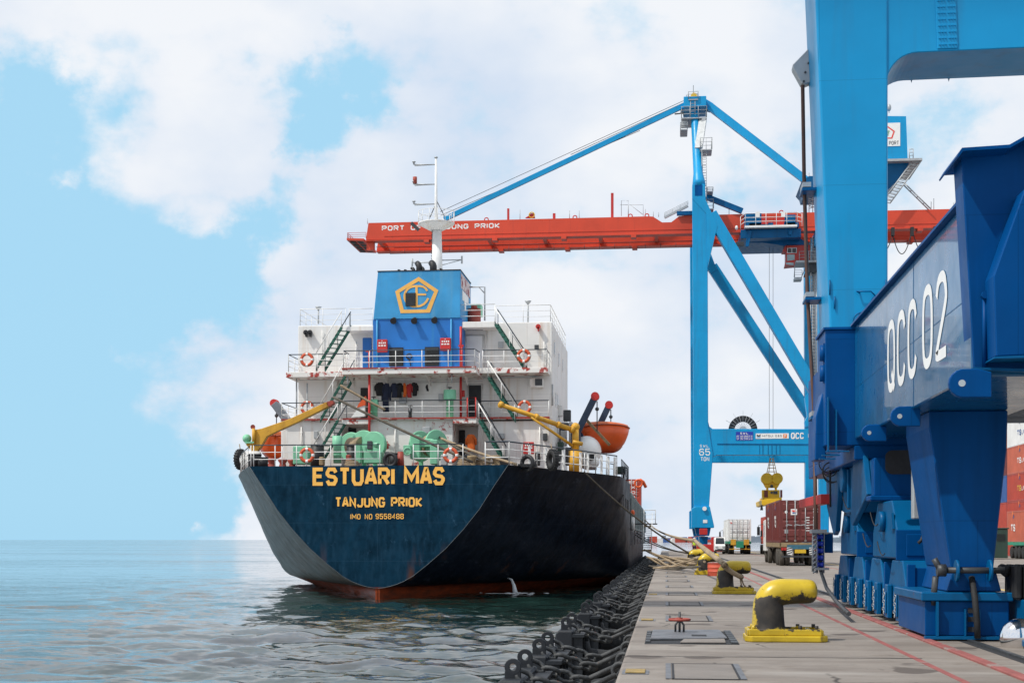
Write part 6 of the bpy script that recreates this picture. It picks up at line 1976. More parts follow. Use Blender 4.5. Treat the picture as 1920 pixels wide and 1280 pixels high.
    a1, b1, a2, b2 = at(1726, 303, Ym - .6), at(1669, 381, Ym - .6), at(1709, 305, Ym - .6), at(1655, 378, Ym - .6)
    m.tube([a1, b1], .10, 5); m.tube([a2, b2], .10, 5)
    for i in range(15): p, q_ = a1.lerp(b1, i / 14), a2.lerp(b2, i / 14); m.tube([p, q_], .06, 4); m.tube([p, a2.lerp(b2, min(1, (i + 1) / 14))], .035, 4)
    m.build('house_platform', 'grey_steel', mh)
    m = MB(); m.prism(pg([(1600, 304), (1706, 304), (1690, 332), (1640, 380), (1600, 380)], Ym + .2), (0, 8, 0)); m.build('house_underframe', 'crane_panel', mh)
    for u in (1612, 1650):
        for YY in (190.3, 197.5):
            m = MB(); m.box(ax(u, 190), ax(u, 190) + .7, YY, YY + .7, zt, az(305, Ym, u)); m.build('house_post', 'crane', mh)
    m = MB(); ladder(m, at(1696, 346, 190), at(1744, 393, 190), .9, 1.0, .09); m.tube([at(1667, 212, 191), at(1667, 196, 191)], .05, 5); m.ball(at(1667, 202, 191), (.3, .3, .5), 8, 6); m.build_each('access_gangway', 'grey_steel', r)
    # festoon cables
    m = MB()
    for u0, u1, d in ((1630, 1674, 37), (1674, 1708, 36), (1713, 1753, 36), (1753, 1800, 36)):
        p, q_ = at(u0, 440, 189.6), at(u1, 440, 189.6); m.tube(catenary(p, q_, (d) * .0695, 14), .06, 6)
    for u in (1674, 1710, 1753): m.box(ax(u - 3, 189.6), ax(u + 3, 189.6), 189.3, 189.9, az(442, 189.6, u), zb)
    m.build('festoon_cable', 'cable', r)
    return r


far_crane()


# spreader hanging over the truck
def spreader():
    Y = 194.0
    c = at(1447, 905, Y); px = Y / 2704
    r = thing('container_spreader', (c.x, Y, az(949, Y, 1447)), 'yellow container spreader hanging on ropes from the far crane, seen above the maroon container', 'spreader')
    m = MB()
    for u in (1437.5, 1456.5):
        p = at(u, 897, Y); m.cyl(p - Vector((0, .8, 0)), p + Vector((0, .8, 0)), 10.5 * px, n=22)
    m.prism(pg([(1430, 890), (1464, 890), (1463, 905), (1458, 914), (1436, 914), (1431, 905)], Y - .45), (0, .9, 0))
    m.build('head_block', 'spreader_yellow', r, bevel=.03)
    m = MB(); p = at(1447, 911, Y - .46); m.cyl(p, p + Vector((0, -.02, 0)), 3 * px, n=12); m.build('hook_opening', 'dark_steel', r)
    m = MB(); bx(1437, 1441, 910, 921, Y - .3, Y + .3, m); bx(1453, 1457, 910, 921, Y - .3, Y + .3, m); bx(1434, 1462, 918, 942, Y - .6, Y + .6, m)
    bx(1430, 1466, 932, 941, Y - 3.0, Y + 3.0, m); bx(1429, 1439, 918, 935, Y - .5, Y + .5, m)
    m.prism(pg([(1428, 937), (1438, 935), (1462, 935), (1462, 941), (1434, 947), (1429, 946)], Y - 6), (0, 12, 0)); m.build('spreader_frame', 'spreader_yellow', r, bevel=.03)
    m = MB(); bx(1433, 1440, 919, 934, Y - .64, Y - .61, m); bx(1463, 1467, 918, 932, Y - .6, Y - .4, m); m.build('drive_housing', 'cont_red', r)
    m = MB(); p = at(1447, 923, Y - .62); m.cyl(p, p + Vector((0, -.05, 0)), 2.5 * px, n=12); bx(1450, 1458, 920, 926, Y - .64, Y - .61, m); m.build('drive_motor', 'dark_steel', r)
    m = MB(); p = at(1428, 950, Y - 5.9); m.prism(pg([(1425.5, 956), (1431, 956), (1429.5, 946), (1427, 946)], Y - 6), (0, .3, 0)); m.build('corner_guide', 'black', r)
    m = MB()
    for u0, u1 in ((1437, 1444), (1441, 1445), (1452, 1448), (1457, 1450)):
        m.tube([at(u0, 890, Y), at(u1, 858, Y)], .05, 5)
    for k, v in enumerate((884, 877, 871, 866, 861)):
        w = 9.5 - k * 1.7; m.tube([at(1447 - w, v, Y), at(1447 + w, v, Y)], .05, 5)
    m.build('rope_cage', paint('rusty_rope_cage', (.45, .28, .08), .6, .4, 4), r)
    m = MB(); p = at(1446, 858, Y)
    for dx in (-.25, .25): m.tube([(p.x + dx, Y, p.z), (p.x + dx, Y, az(456, Y, 1446))], .025, 4)
    m.build('hoist_rope', 'dark_steel', r)


spreader()
# ------------------------------------------------------------------ near crane (number 02)
def y_of(u, X): return X * (F * CY + (u - 960) * SY) / (-F * SY + (u - 960) * CY)


def onx(u, v, X): return at(u, v, y_of(u, X))


def pgx(pts, X): return [onx(u, v, X) for u, v in pts]


def near_crane():
    r = thing('quay_crane', (4.8, 28, 0), 'huge near blue quay crane numbered QCC 02, standing on wheels beside the bollards', 'crane')
    YL = 36.0
    # seaside leg
    xb0, xb1 = ax(1561, YL), ax(1665, YL); xt0 = ax(1531.5, YL); z0, z1 = az(622, YL, 1600), az(0, YL, 1600)
    sl = (xt0 - xb0) / (z1 - z0)
    m = MB(); m.prism([(xb0 - .02, YL, z0 - 1.0), (xb1, YL, z0 - 1.0), (xb1, YL, 41), (xb0 + sl * (24 - z0), YL, 41), (xb0 + sl * (24 - z0), YL, 24)], (0, 2.3, 0))
    leg = m.build('sea_side_leg', 'crane', r, bevel=.05, seg=2)
    # portal beam to the land side with rounded gusset
    zb = az(97, YL, 1720); rr = .75
    m = MB(); x = xb1 - .02
    pts = [(x, YL + .05, zb - rr)] + [(x + rr - rr * math.cos(R(a)), YL + .05, zb - rr + rr * math.sin(R(a))) for a in range(0, 91, 10)] + [(20, YL + .05, zb + .12), (20, YL + .05, zb + 3.2), (x, YL + .05, zb + 3.2)]
    m.prism(pts, (0, 2.2, 0)); pb = m.build('portal_beam', 'crane', r, bevel=.02)
    m = MB(); u0, u1 = 1758, 1797
    a, b = at(u0, 94, YL), at(u1, 94, YL)
    m.prism([(a.x, YL + .02, zb + .06), (b.x, YL + .02, zb + .06), (b.x - .12, YL + .02, zb + 3.1), (a.x - .12, YL + .02, zb + 3.1)], (0, .028, 0)); sp = m.build('splice_plate', 'crane', pb, bevel=.01)
    m = MB()
    for i in range(13):
        for j in range(6):
            z = zb + .16 + i * .155; xx = a.x + .06 + (j + (.4 if j > 2 else 0)) * (b.x - a.x - .12) / 5.4 - .12 * i * .155 / 3
            m.cyl((xx, YL + .02, z), (xx, YL - .012, z), .026, .02, 7)
    m.build('bolt_row', 'crane', sp)
    m = MB()
    for i in range(9):
        for j in range(5): m.cyl((a.x + .08 + j * .1, YL + .25 + i * .22, zb + .12), (a.x + .08 + j * .1, YL + .25 + i * .22, zb + .07), .028, n=6)
    m.build('bolt_row', 'crane_dark', pb)
    m = MB()
    for u in (1706, 1776): p = at(u, 152, YL + 2.25); p.z = zb + .1; m.prism([p, p + Vector((.09, 0, 0)), p + Vector((.045, 0, -.16))], (0, .03, 0))
    m.build('beam_lug', 'grey_steel', pb)
    # legs and upper works outside the picture, overhead
    m = MB(); m.box(19.4, 21, YL, YL + 2.3, 2, 41); m.build('land_side_leg', 'crane', r)
    m = MB(); m.box(4.75, 6.4, 9.5, 11.8, .3, 41); m.build('sea_side_leg', 'crane', r)
    m = MB(); m.box(19.4, 21, 9.5, 11.8, 2, 41); m.build('land_side_leg', 'crane', r)
    m = MB(); m.box(6.4, 19.4, 9.7, 11.6, zb + .1, zb + 3.2); m.build('portal_beam', 'crane', r)
    for yy in (9.6, YL + .1):
        m = MB(); m.box(3.6, 21.2, yy, yy + 2, 40.8, 43.2); m.build('upper_cross_beam', 'crane', r)
    for yy in (19.2, 25.6):
        m = MB(); m.box(-42, 40, yy, yy + 1.3, 43.3, 45.8); m.build('boom_girder', 'boom_red', r)
    m = MB(); m.box(-42, 40, 18.0, 19.15, 43.6, 43.7); m.box(-42, 40, 26.95, 28.0, 43.6, 43.7); m.build('boom_walkway', 'grey_steel', r)
    m = MB(); m.box(14, 34, 18.5, 27.5, 46, 50.5); m.build('machinery_house', 'crane', r)
    m = MB(); m.box(-3, 4, 20.6, 25.5, 42.0, 45.5); m.build('trolley', 'crane_panel', r)
    # sill beam, panel with the number
    X0 = 3.85
    ztop = az(610, y_of(1605, X0), 1605); zbt = 3.66
    yn, yf = 18.55, y_of(1603, X0)
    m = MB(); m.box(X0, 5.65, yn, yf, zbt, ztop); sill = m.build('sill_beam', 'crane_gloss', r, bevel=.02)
    m = MB(); m.box(X0 - .09, 5.75, yn, yf, ztop + .001, ztop + .04); m.build('top_flange', 'crane_dark', sill)
    m = MB(); m.box(X0 - .004, X0 - .001, yn + .3, yf, zbt + 1.02, zbt + 1.03); m.box(X0 - .005, X0 - .001, yn + 4.2, yn + 4.215, zbt, ztop); m.build('weld_line', 'crane_panel', sill)
    # number on the panel
    def ptext(t, u0, u1, bo=.0):
        ya, yb = y_of(u0, X0), y_of(u1, X0)
        m = MB(); z0_, z1_ = 4.12, 5.36
        m.text(t, (X0 - .006, ya, z0_), (0, -1, 0), (0, 0, 1), ya - yb, z1_ - z0_, bo, 0, True); return m.build('crane_number', 'marking_white', sill)
    ptext('QCC', 1664.5, 1720, .003); ptext('02', 1730, 1777, .003)
    # far end box with ribs
    Yb = yf
    xf0 = ax(1547.5, Yb); zt2 = az(618, Yb, 1550); zb2 = az(862, Yb, 1550)
    m = MB(); m.box(xf0, 5.64, Yb + .001, Yb + 1.5, az(835, Yb, 1550), zt2); m.box(X0 - .01, 5.6, Yb + .002, YL + 3, zb2, az(835, Yb, 1550) + .002); m.box(X0, 5.62, Yb + 1.502, YL + 3.2, az(835, Yb, 1550), zt2 - .004)
    fb = m.build('sill_end_box', 'crane_dark', r, bevel=.02)
    m = MB(); m.box(xf0 - .04, X0 + .06, Yb - .03, Yb + 1.56, zt2 + .001, zt2 + .05); m.build('top_flange', 'crane_dark', fb)
    m = MB(); m.prism(pg([(1547, 720), (1549, 800), (1549, 862), (1528, 862), (1530, 780)], Yb + .5), (0, .8, 0)); m.build('side_wedge', 'crane_dark', fb, bevel=.02)
    m = MB()
    for u, v0, v1 in ((1552, 745, 846), (1567, 768, 844)):
        p, q_ = at(u, v1, Yb - .002), at(u, v0, Yb - .002); m.box(p.x - .012, p.x + .012, Yb - .14, Yb, p.z, q_.z)
    for u0, u1, v in ((1549, 1592, 846), (1541, 1575, 853), (1536, 1566, 860)):
        p, q_ = at(u0, v, Yb - .1), at(u1, v, Yb - .1); m.box(p.x, q_.x, Yb - .16, Yb - .005, p.z - .012, p.z + .012)
    m.build('stiffener', 'crane_panel', fb)
    # hinges on the left of the end box
    m = MB()
    for v in (662, 700): c = at(1545, v, Yb + .2); m.cyl(c + Vector((-.02, 0, -.16)), c + Vector((-.02, 0, .16)), .07, n=12); m.box(c.x - .02, c.x + .1, c.y - .05, c.y + .05, c.z - .2, c.z + .2)
    m.build('hinge', 'crane_dark', fb)
    # near end block
    Yn = 18.5
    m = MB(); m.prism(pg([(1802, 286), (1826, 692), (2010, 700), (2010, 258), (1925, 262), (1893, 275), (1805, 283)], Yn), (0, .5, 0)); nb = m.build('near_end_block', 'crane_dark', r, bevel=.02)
    m = MB(); m.prism(pg([(1795, 292), (1804, 277), (1893, 271), (1925, 253), (2010, 253), (2010, 259), (1926, 259), (1894, 277), (1806, 283), (1797, 295)], Yn - .35), (0, 1.2, 0)); m.build('top_flange', 'crane_dark', nb)
    m = MB(); m.prism(pg([(1922, 352), (1863, 517), (1868, 668), (2010, 662), (2010, 352)], Yn - .5), (0, .49, 0)); m.build('bearing_plate', 'crane_dark', nb, bevel=.015)
    m = MB(); m.prism(pg([(1863, 672), (1866, 668), (2010, 662), (2010, 668)], Yn - .52), (0, .5, 0)); m.prism(pg([(1818, 692), (1828, 688), (2010, 694), (2010, 700)], Yn - .15), (0, .14, 0)); m.build('bottom_flange', 'crane_panel', nb)
    m = MB()
    for u, v in ((1846, 554), (1894, 517)):
        c = at(u, v, Yn - .02); m.cyl(c - Vector((0, 0, .9)), c, .03, n=8); m.cyl(c, c + Vector((0, -.08, 0)), .05, n=8)
    m.build('conduit', 'crane_dark', nb)
    # jacking lugs along the bottom edge
    for (u, v, rad) in ((1807, 718, 27), (1689.5, 780, 19), (1632, 811, 16)):
        X = X0 - .16; Yq = y_of(u, X); s = Yq / 2735
        c = Vector((X, Yq, az(v, Yq, u))); R_ = rad * s
        pr = [c + Vector((R_ * math.cos(R(a)), 0, R_ * math.sin(R(a)))) for a in range(80, 281, 20)]
        pr += [c + Vector((R_ * 1.9, 0, -R_)), c + Vector((R_ * 1.9, 0, R_ * .75)), c + Vector((R_ * .9, 0, R_))]
        m = MB(); m.prism(pr, (0, .09, 0)); lg = m.build('jacking_lug', 'crane_dark', sill, bevel=.012)
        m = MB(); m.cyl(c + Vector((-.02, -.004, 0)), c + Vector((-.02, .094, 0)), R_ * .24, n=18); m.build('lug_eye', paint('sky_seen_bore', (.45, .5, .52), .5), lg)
    # grey platform beside the near end, seen from below
    m = MB(); m.box(4.55, 9.5, 19.1, 27.2, zbt + .12, zbt + .3); cp = m.build('equipment_platform', 'grey_steel', r)
    m = MB()
    for k in range(5): m.box(5.7, 9.5, 19.5 + k * 1.7, 19.58 + k * 1.7, zbt + .03, zbt + .118)
    m.build('platform_joist', 'grey_steel', cp)
    # support column with pad
    Yc = 23.35
    front = [(1742, 800), (1742, 740), (1890, 740), (1888, 842), (1863, 1064), (1783, 1064)]
    m = MB(); P = pg(front, Yc); P[1].z = P[2].z = zbt - .003
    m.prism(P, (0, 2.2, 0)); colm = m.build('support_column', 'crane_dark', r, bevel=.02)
    P2 = [Vector((P[0].x, Yc + .05, P[1].z)), Vector((P[0].x, Yc + 2.15, P[1].z)), Vector((P[5].x, Yc + 2.15, P[5].z)), Vector((P[5].x, Yc + .05, P[5].z)), Vector((P[0].x, Yc + .05, P[0].z))]
    m = MB(); a, b = at(1776, 1108, Yc - .1), at(1878, 1063, Yc - .1)
    m.prism([(a.x, Yc - .1, a.z), (b.x, Yc - .1, a.z), (b.x - .1, Yc - .1, b.z), (a.x + .1, Yc - .1, b.z)], (0, 2.3, 0))
    m.build('column_foot', 'crane_dark', colm, bevel=.015)
    m = MB(); m.box(ax(1728, Yc - .25), ax(1901, Yc - .25), Yc - .25, Yc + 2.5, az(1125, Yc, 1800), az(1109, Yc, 1800)); m.build('base_plate', 'crane_panel', colm, bevel=.015)
    xq0, xq1 = ax(1735, Yc - .2), ax(1893, Yc - .2)
    m = MB(); m.box(xq0, xq1, Yc - .18, Yc + 2.4, .075, az(1125.4, Yc, 1800)); bb = m.build('base_box', 'crane_dark', colm, bevel=.015)
    m = MB(); m.box(xq0 + .16, xq0 + .19, Yc - .30, Yc - .185, .08, az(1126, Yc, 1800)); m.box(xq0 - .02, xq1 + .02, Yc - .32, Yc - .182, .03, .075); m.box(xq0 + .82, xq0 + .84, Yc - .26, Yc - .185, .08, .5); m.box(xq0 + .60, xq0 + .62, Yc - .26, Yc - .185, .08, .5)
    m.build('base_rib', 'crane_panel', bb)
    m = MB()
    for z in (.14, .30, .44): m.box(xq0 + .66, xq0 + .78, Yc - .195, Yc - .182, z, z + .08)
    m.box(xq0 + .50, xq0 + .57, Yc - .195, Yc - .182, .02, .12) if 0 else None
    m.build_each('base_opening', 'slot', bb)
    m = MB(); m.tube([at(1822, 1082, Yc - .12), at(1828, 1120, Yc - .36), at(1832, 1165, Yc - .36), at(1833, 1196, Yc - .36)], .05, 8); m.build('hose', 'rubber', colm)
    m = MB(); a, b = at(1764, 1068.5, Yc - .25), at(1884, 1069, Yc - .25); m.cyl(a, b, .05, n=10); m.cyl(a - Vector((.06, 0, 0)), a + Vector((.08, 0, 0)), .10, n=10); m.tube([a, a + Vector((-.1, 0, .18))], .05, 6); m.tube([a + Vector((-.08, .0, -.1)), a + Vector((-.1, .1, -.55))], .05, 6); m.build('locking_bar', 'dark_steel', colm)
    m = MB()
    for u in (1794, 1856): c = at(u, 1069, Yc - .25); m.cyl(c - Vector((.02, 0, 0)), c + Vector((.02, 0, 0)), .17, n=18)
    m.build('bar_flange', 'crane_panel', colm)
    m = MB(); c = at(1895, 1090, 23.1)
    for k in range(4): m.box(c.x + k * .13 + .02, c.x + k * .13 + .13, 22.9, 23.6, c.z - .27, c.z + .27)
    m.tube([at(1872, 1062, 23.3), at(1893, 1072, 23.2)], [.07, .12], 8); m.build('rubber_bumper', 'rubber', r, bevel=.03)
    m = MB(); m.box(ax(1912, 23), 7.5, 22.7, 24, .0, az(1123, 23, 1910)); m.build('rail_clamp', 'crane_panel', r, bevel=.02)
    # bogies
    def housing(yc, L, z0_, z1_, x0, x1, name, par, mat='crane_panel', tp=.55):
        m = MB()
        pr = [(x0, yc - L / 2, z0_), (x0, yc + L / 2, z0_), (x0, yc + L / 2, z0_ + (z1_ - z0_) * .45), (x0, yc + L / 2 * tp, z1_), (x0, yc - L / 2 * tp, z1_), (x0, yc - L / 2, z0_ + (z1_ - z0_) * .45)]
        m.prism(pr, (x1 - x0, 0, 0)); return m.build(name, mat, par, bevel=.02)
    XA, XB = 4.18, 5.42
    wy = [26.3, 27.6, 28.95, 30.25, 31.6, 32.9, 34.3, 35.7]
    # main yoke under the end box
    m = MB()
    m.prism([(XA - .05, 29.0, zb2 - .0), (XA - .05, 37.2, zb2), (XA - .05, 36.2, 2.45), (XA - .05, 33.5, 2.2), (XA - .05, 30.5, 2.2), (XA - .05, 29.0, 2.5)], (1.35, 0, 0))
    yoke = m.build('main_equalizer', 'crane_panel', r, bevel=.025)
    m = MB(); m.box(XA - .10, XB + .1, 28.6, 29.0, 2.45, zb2 - .02); m.box(XA - .2, XB + .15, 28.4, 29.05, 2.36, 2.46); m.build('yoke_end_plate', 'crane_dark', yoke, bevel=.02)
    m = MB(); c = Vector(((XA + XB) / 2 - .05, 28.59, 3.12)); pr = [c + Vector((.30 * (1 if math.cos(R(a)) > 0 else -1) + .16 * math.cos(R(a)), 0, .1 * (1 if math.sin(R(a)) > 0 else -1) + .14 * math.sin(R(a)))) for a in range(10, 361, 20)]
    m.prism(pr, (0, -.012, 0)); m.build('access_hole', 'slot', yoke)
    m = MB()
    for yy in (30.2, 32.6, 35.2): m.box(XA - .12, XA - .052, yy, yy + .06, 2.3, zb2 - .05)
    m.prism([(XA - .17, 29.1, 2.5), (XA - .17, 29.7, 3.35), (XA - .17, 31.2, 3.35), (XA - .17, 31.6, 2.0), (XA - .17, 31.4, 1.9)], (.115, 0, 0)); m.prism([(XA - .17, 33.6, 3.2), (XA - .17, 36.4, 3.2), (XA - .17, 36.2, 2.4), (XA - .17, 34.8, 1.7), (XA - .17, 34.4, 1.8)], (.115, 0, 0))
    m.cyl((XA - .2, 33.1, 3.0), (XA - .05, 33.1, 3.0), .32, n=20); m.build('yoke_cheek', 'crane_panel', yoke, bevel=.015)
    for i, yc in enumerate(((wy[0] + wy[3]) / 2, (wy[4] + wy[7]) / 2)):
        m = MB()
        pr = [(XA + .05, yc - 1.55, 1.25), (XA + .05, yc + 1.55, 1.25), (XA + .05, yc + 1.5, 1.75), (XA + .05, yc + .85, 2.34), (XA + .05, yc - .85, 2.34), (XA + .05, yc - 1.5, 1.75)]
        m.prism(pr, (XB - XA - .1, 0, 0)); eq = m.build('equalizer', 'crane_panel', r, bevel=.025)
        m = MB(); m.box(XA + .02, XB - .02, yc - 1.62, yc - 1.56, 1.22, 1.78); m.box(XA + .2, XB - .2, yc - 1.64, yc - 1.621, 1.3, 1.7); m.build('end_plate', 'crane_dark', eq, bevel=.01)
        m = MB(); m.cyl((XA - .06, yc, 1.95), (XA + .05, yc, 1.95), .2, n=18); m.prism([(XA + .0, yc - 1.3, 1.8), (XA + .0, yc - 1.0, 1.8), (XA + .0, yc - 1.12, 2.1), (XA + .0, yc - 1.2, 2.1)], (.045, 0, 0)); m.build('pivot_pin', 'crane_panel', eq)
        for j in (0, 2):
            a, b = wy[i * 4 + j], wy[i * 4 + j + 1]
            bo = housing((a + b) / 2, 2.1, .20, 1.22, XA + .08, XB - .08, 'bogie', r)
            for w in (a, b):
                m = MB(); m.tube([(4.62, w, .36), (4.64, w, .36), (4.66, w, .36), (4.86, w, .36), (4.88, w, .36), (4.90, w, .36)], [.32, .40, .335, .335, .40, .32], 24); m.build('wheel', 'dark_steel', bo)
                m = MB(); m.box(XA - .02, XA + .07, w - .17, w + .17, .12, .75); m.box(XA - .05, XA - .021, w - .10, w + .10, .2, .62); cv = m.build('axle_cover', 'crane_panel', bo, bevel=.02)
                m = MB()
                for k in range(7):
                    m.torus((XA - .065, w + .05 * math.sin(k * 2.1), .22 + k * .07), (1, .5 * (k % 2), 0), .03, .009, 8, 4)
                m.build('chain', 'grey_steel', cv)
            m = MB(); m.box(XA + .12, XB - .12, (a + b) / 2 - 1.13, (a + b) / 2 - 1.055, .55, 1.1); m.box(XA + .08, XA + .22, (a + b) / 2 - 1.16, (a + b) / 2 - 1.056, .12, 1.16); m.build('front_plate', 'crane_dark', bo, bevel=.01)
    # grey cabinet, hoses on the bogie
    m = MB(); m.box(ax(1711, 26.0), ax(1731, 26.0), 25.9, 26.15, az(972, 26, 1720), az(878, 26, 1720)); m.build('junction_cabinet', 'grey_steel', r, bevel=.015)
    m = MB()
    m.tube([at(1735, 960, 25.8), at(1736, 990, 25.8), at(1728, 1012, 25.8), at(1722, 1018, 25.8)], .03, 6)
    m.tube([at(1740, 900, 25.4), at(1741, 1040, 25.4)], .025, 6)
    for k, (u, v) in enumerate(((1556, 880), (1559, 890), (1553, 868), (1562, 884))):
        Y = 34.2; m.torus(at(u, v, Y), (.3, 1, .1 * k), .16 + .03 * k, .014, 18, 5)
    m.tube([at(1556, 860, 34.3), at(1557, 950, 34.3)], .025, 5)
    for (u, v) in ((1618, 1000), (1645, 1015), (1632, 960), (1580, 930)): m.tube(catenary(onx(u, v, XA - .12), onx(u + 14, v + 22, XA - .12), .12), .012, 5)
    m.build_each('hydraulic_hose', 'cable', r)
    # red arm
    m = MB(); m.bar(at(1507, 944, 43), at(1549, 935, 35.4), .26, .24); m.build('red_arm', 'red', r, bevel=.01)
    # leg side details
    m = MB(); c = at(1617, 602, YL - .04); m.torus(c, (0, 1, 0), .22, .016, 24, 6)
    for a in range(4): m.tube([c, c + Vector((.22 * math.cos(a * 1.57 + .4), 0, .22 * math.sin(a * 1.57 + .4)))], .008, 4)
    m.tube([at(1606, 546, YL - .12), at(1633, 546, YL - .12), at(1642, 555, YL - .02)], .018, 6); m.tube([at(1606, 546, YL - .12), at(1612, 549, YL)], .018, 6)
    m.cyl(at(1565, 579, YL - .03), at(1565, 555, YL - .03), .02, n=6); m.cyl(at(1556, 553, YL - .03), at(1556, 525, YL - .03), .02, n=6); m.cyl(at(1661, 545, YL - .03), at(1661, 524, YL - .03), .02, n=6); m.ball(at(1644, 565, YL - .05), (.14, .08, .14), 12, 8); m.build_each('leg_fitting', 'crane_panel', leg)
    # cable guides, pulley bracket and hanging cable
    Yk = 38.0
    m = MB(); m.prism(pg([(1521, 86), (1486, 122), (1487, 128), (1503, 157), (1509, 158), (1524, 152)], Yk), (0, .35, 0)); pbk = m.build('pulley_bracket', 'grey_steel', r, bevel=.02)
    m = MB()
    for u, v in ((1516, 119), (1510, 136), (1507, 153)): c = at(u, v, Yk - .01); m.cyl(c, c - Vector((0, .03, 0)), .03, n=8)
    m.build_each('bolt', 'dark_steel', pbk)
    for (u0, u1, v0, v1) in ((1504, 1534, 344, 357), (1510, 1540, 550, 562), (1521, 1550, 773, 785)):
        m = MB(); bx(u0, u1, (v0 + v1) / 2, v1, Yk - .5, Yk + .3, m); br_ = m.build('cable_bracket', 'crane_panel', r, bevel=.01)
        m = MB(); bx(u0 + 1, u0 + 17, v0 - 3, (v0 + v1) / 2 - .4, Yk - .5, Yk + .2, m); m.build('guide_roller_box', 'grey_steel', br_)
    m = MB(); m.tube([at(1505, 160, Yk), at(1508, 344, Yk), at(1514, 550, Yk), at(1527, 780, Yk), at(1528, 870, Yk - .3), at(1530, 1000, 36.2)], .05, 8); m.build('reel_cable', 'cable_brown', r)
    m = MB(); P = [at(1537, 1010, 36.1), at(1539, 1070, 36.0), at(1550, 1102, 34.5), at(1566, 1124, 32.0), at(1582, 1141, 29.5), at(1592, 1150, 28)]
    m.tube(P, .045, 8); m.build('reel_cable', 'dark_steel', r)
    Yg = 36.1
    m = MB()
    for u in (1524, 1532, 1544): m.cyl(at(u, 1074 if u > 1525 else 1071, Yg), at(u + (1 if u < 1530 else 0), 998, Yg), .03, n=6)
    for k in range(9): m.tube([at(1524, 1000 + k * 8.5, Yg), at(1532, 1005 + k * 8.5, Yg)], .02, 4); m.tube([at(1532, 1000 + k * 8.5, Yg - .2), at(1524, 1006 + k * 8.5, Yg - .2)], .02, 4)
    bx(1522, 1551, 992, 999, Yg - .3, Yg + .2, m); bx(1530, 1555, 1064, 1068, Yg - .3, Yg + .2, m); gt = m.build('cable_guide', 'grey_steel', r)
    m = MB(); bx(1545, 1562, 1000, 1036, Yg + .2, Yg + .7, m); m.build('guide_back_plate', 'crane_dark', gt)
    for k in range(5):
        v = 1006 + k * 13; m = MB(); m.tube([at(1533, v, Yg - .1), at(1535, v, Yg - .1), at(1541, v, Yg - .1), at(1543.5, v, Yg - .1)], [.09, .06, .06, .09], 12); m.build('guide_roller', 'blue_roller', gt)
    m = MB()
    m.cyl(at(1524, 998, Yg) , Vector((XA, 36.4, 1.75)), .03, n=6)
    m.build('guide_arm', 'grey_steel', gt)
    return r


near_crane()

# chrome dome by the rail
dm = thing('chrome_dome', (6.0, 21.8, 0), 'shiny chrome dome on a blue bracket at the bottom right edge of the photo', 'dome')
c = at(1913, 1195, 21.8)
m = MB(); m.ball(c, (.30, .22, .29), 28, 18); m.build('dome', 'chrome', dm)
m = MB(); m.box(c.x - .02, c.x + .6, 21.5, 22.2, 0.03, .12); m.box(c.x + .12, c.x + .4, 21.75, 21.95, .12, .3); m.build('bracket', 'crane_panel', dm, bevel=.01)


# ------------------------------------------------------------------ trucks and yard
def wheel_set(m, x, y, r=.5, w=.28):
    m.tube([(x - w / 2, y, r), (x - w / 2, y, r), (x - w * .4, y, r), (x + w * .4, y, r), (x + w / 2, y, r), (x + w / 2, y, r)], [.1, r * .9, r, r, r * .9, .1], 22)


def trailer(x, y, L, mats, label, wheels='tyre', cab=None, tail='green', zdeck=1.42):
    """trailer with the rear end at y, centred on x"""
    t = thing('container_truck', (x, y + L / 2, 0), label, 'truck')
    m = MB()
    for s in (-.55, .35): m.box(x + s, x + s + .2, y + .3, y + L, 1.02, zdeck - .1)
    for k in range(int(L / 2)): m.box(x - 1.2, x + 1.2, y + .4 + 2 * k, y + .6 + 2 * k, zdeck - .22, zdeck - .1)
    m.box(x - 1.22, x + 1.22, y, y + .25, zdeck - .28, zdeck - .01); m.box(x - 1.22, x - 1.16, y, y + L, zdeck - .3, zdeck - .01); m.box(x + 1.16, x + 1.22, y, y + L, zdeck - .3, zdeck - .01)
    m.build('chassis', mats[0], t, bevel=.02)
    m = MB(); m.box(x - 1.15, x + 1.15, y - .02, y + .08, .52, .62)
    for s in (-.7, .6): m.box(x + s, x + s + .1, y, y + .1, .6, 1.1)
    m.build('rear_bumper', mats[1], t)
    for i, yy in enumerate((y + 1.0, y + 2.3, y + 3.5, y + L - 2.0, y + L + 1.6)):
        for xx in ((-1.05, -.72, .72, 1.05) if i < 4 else (-1.0, 1.0)):
            w = MB(); wheel_set(w, x + xx, yy, .52); o = w.build('wheel', wheels, t)
    if cab:
        m = MB(); y0 = y + L - .3
        m.prism([(x - 1.25, y0, .8), (x - 1.25, y0 + 2.3, .8), (x - 1.25, y0 + 2.35, 1.8), (x - 1.25, y0 + 2.1, 2.95), (x - 1.25, y0, 3.0)], (2.5, 0, 0)); cb = m.build('cab', cab, t, bevel=.06, seg=2)
        m = MB(); m.box(x - 1.262, x - 1.252, y0 + .9, y0 + 1.9, 1.8, 2.6); m.box(x + 1.252, x + 1.262, y0 + .9, y0 + 1.9, 1.8, 2.6); m.build('window', 'black_gloss', cb)
        for s in (-1, 1):
            m = MB(); m.tube([(x + s * 1.25, y0 + 2.1, 2.7), (x + s * 1.6, y0 + 2.0, 2.6), (x + s * 1.6, y0 + 2.0, 2.0)], .025, 5); m.box(x + s * 1.6 - .1, x + s * 1.6 + .1, y0 + 1.95, y0 + 2.03, 1.9, 2.5); m.build('mirror', 'black', cb)
    return t


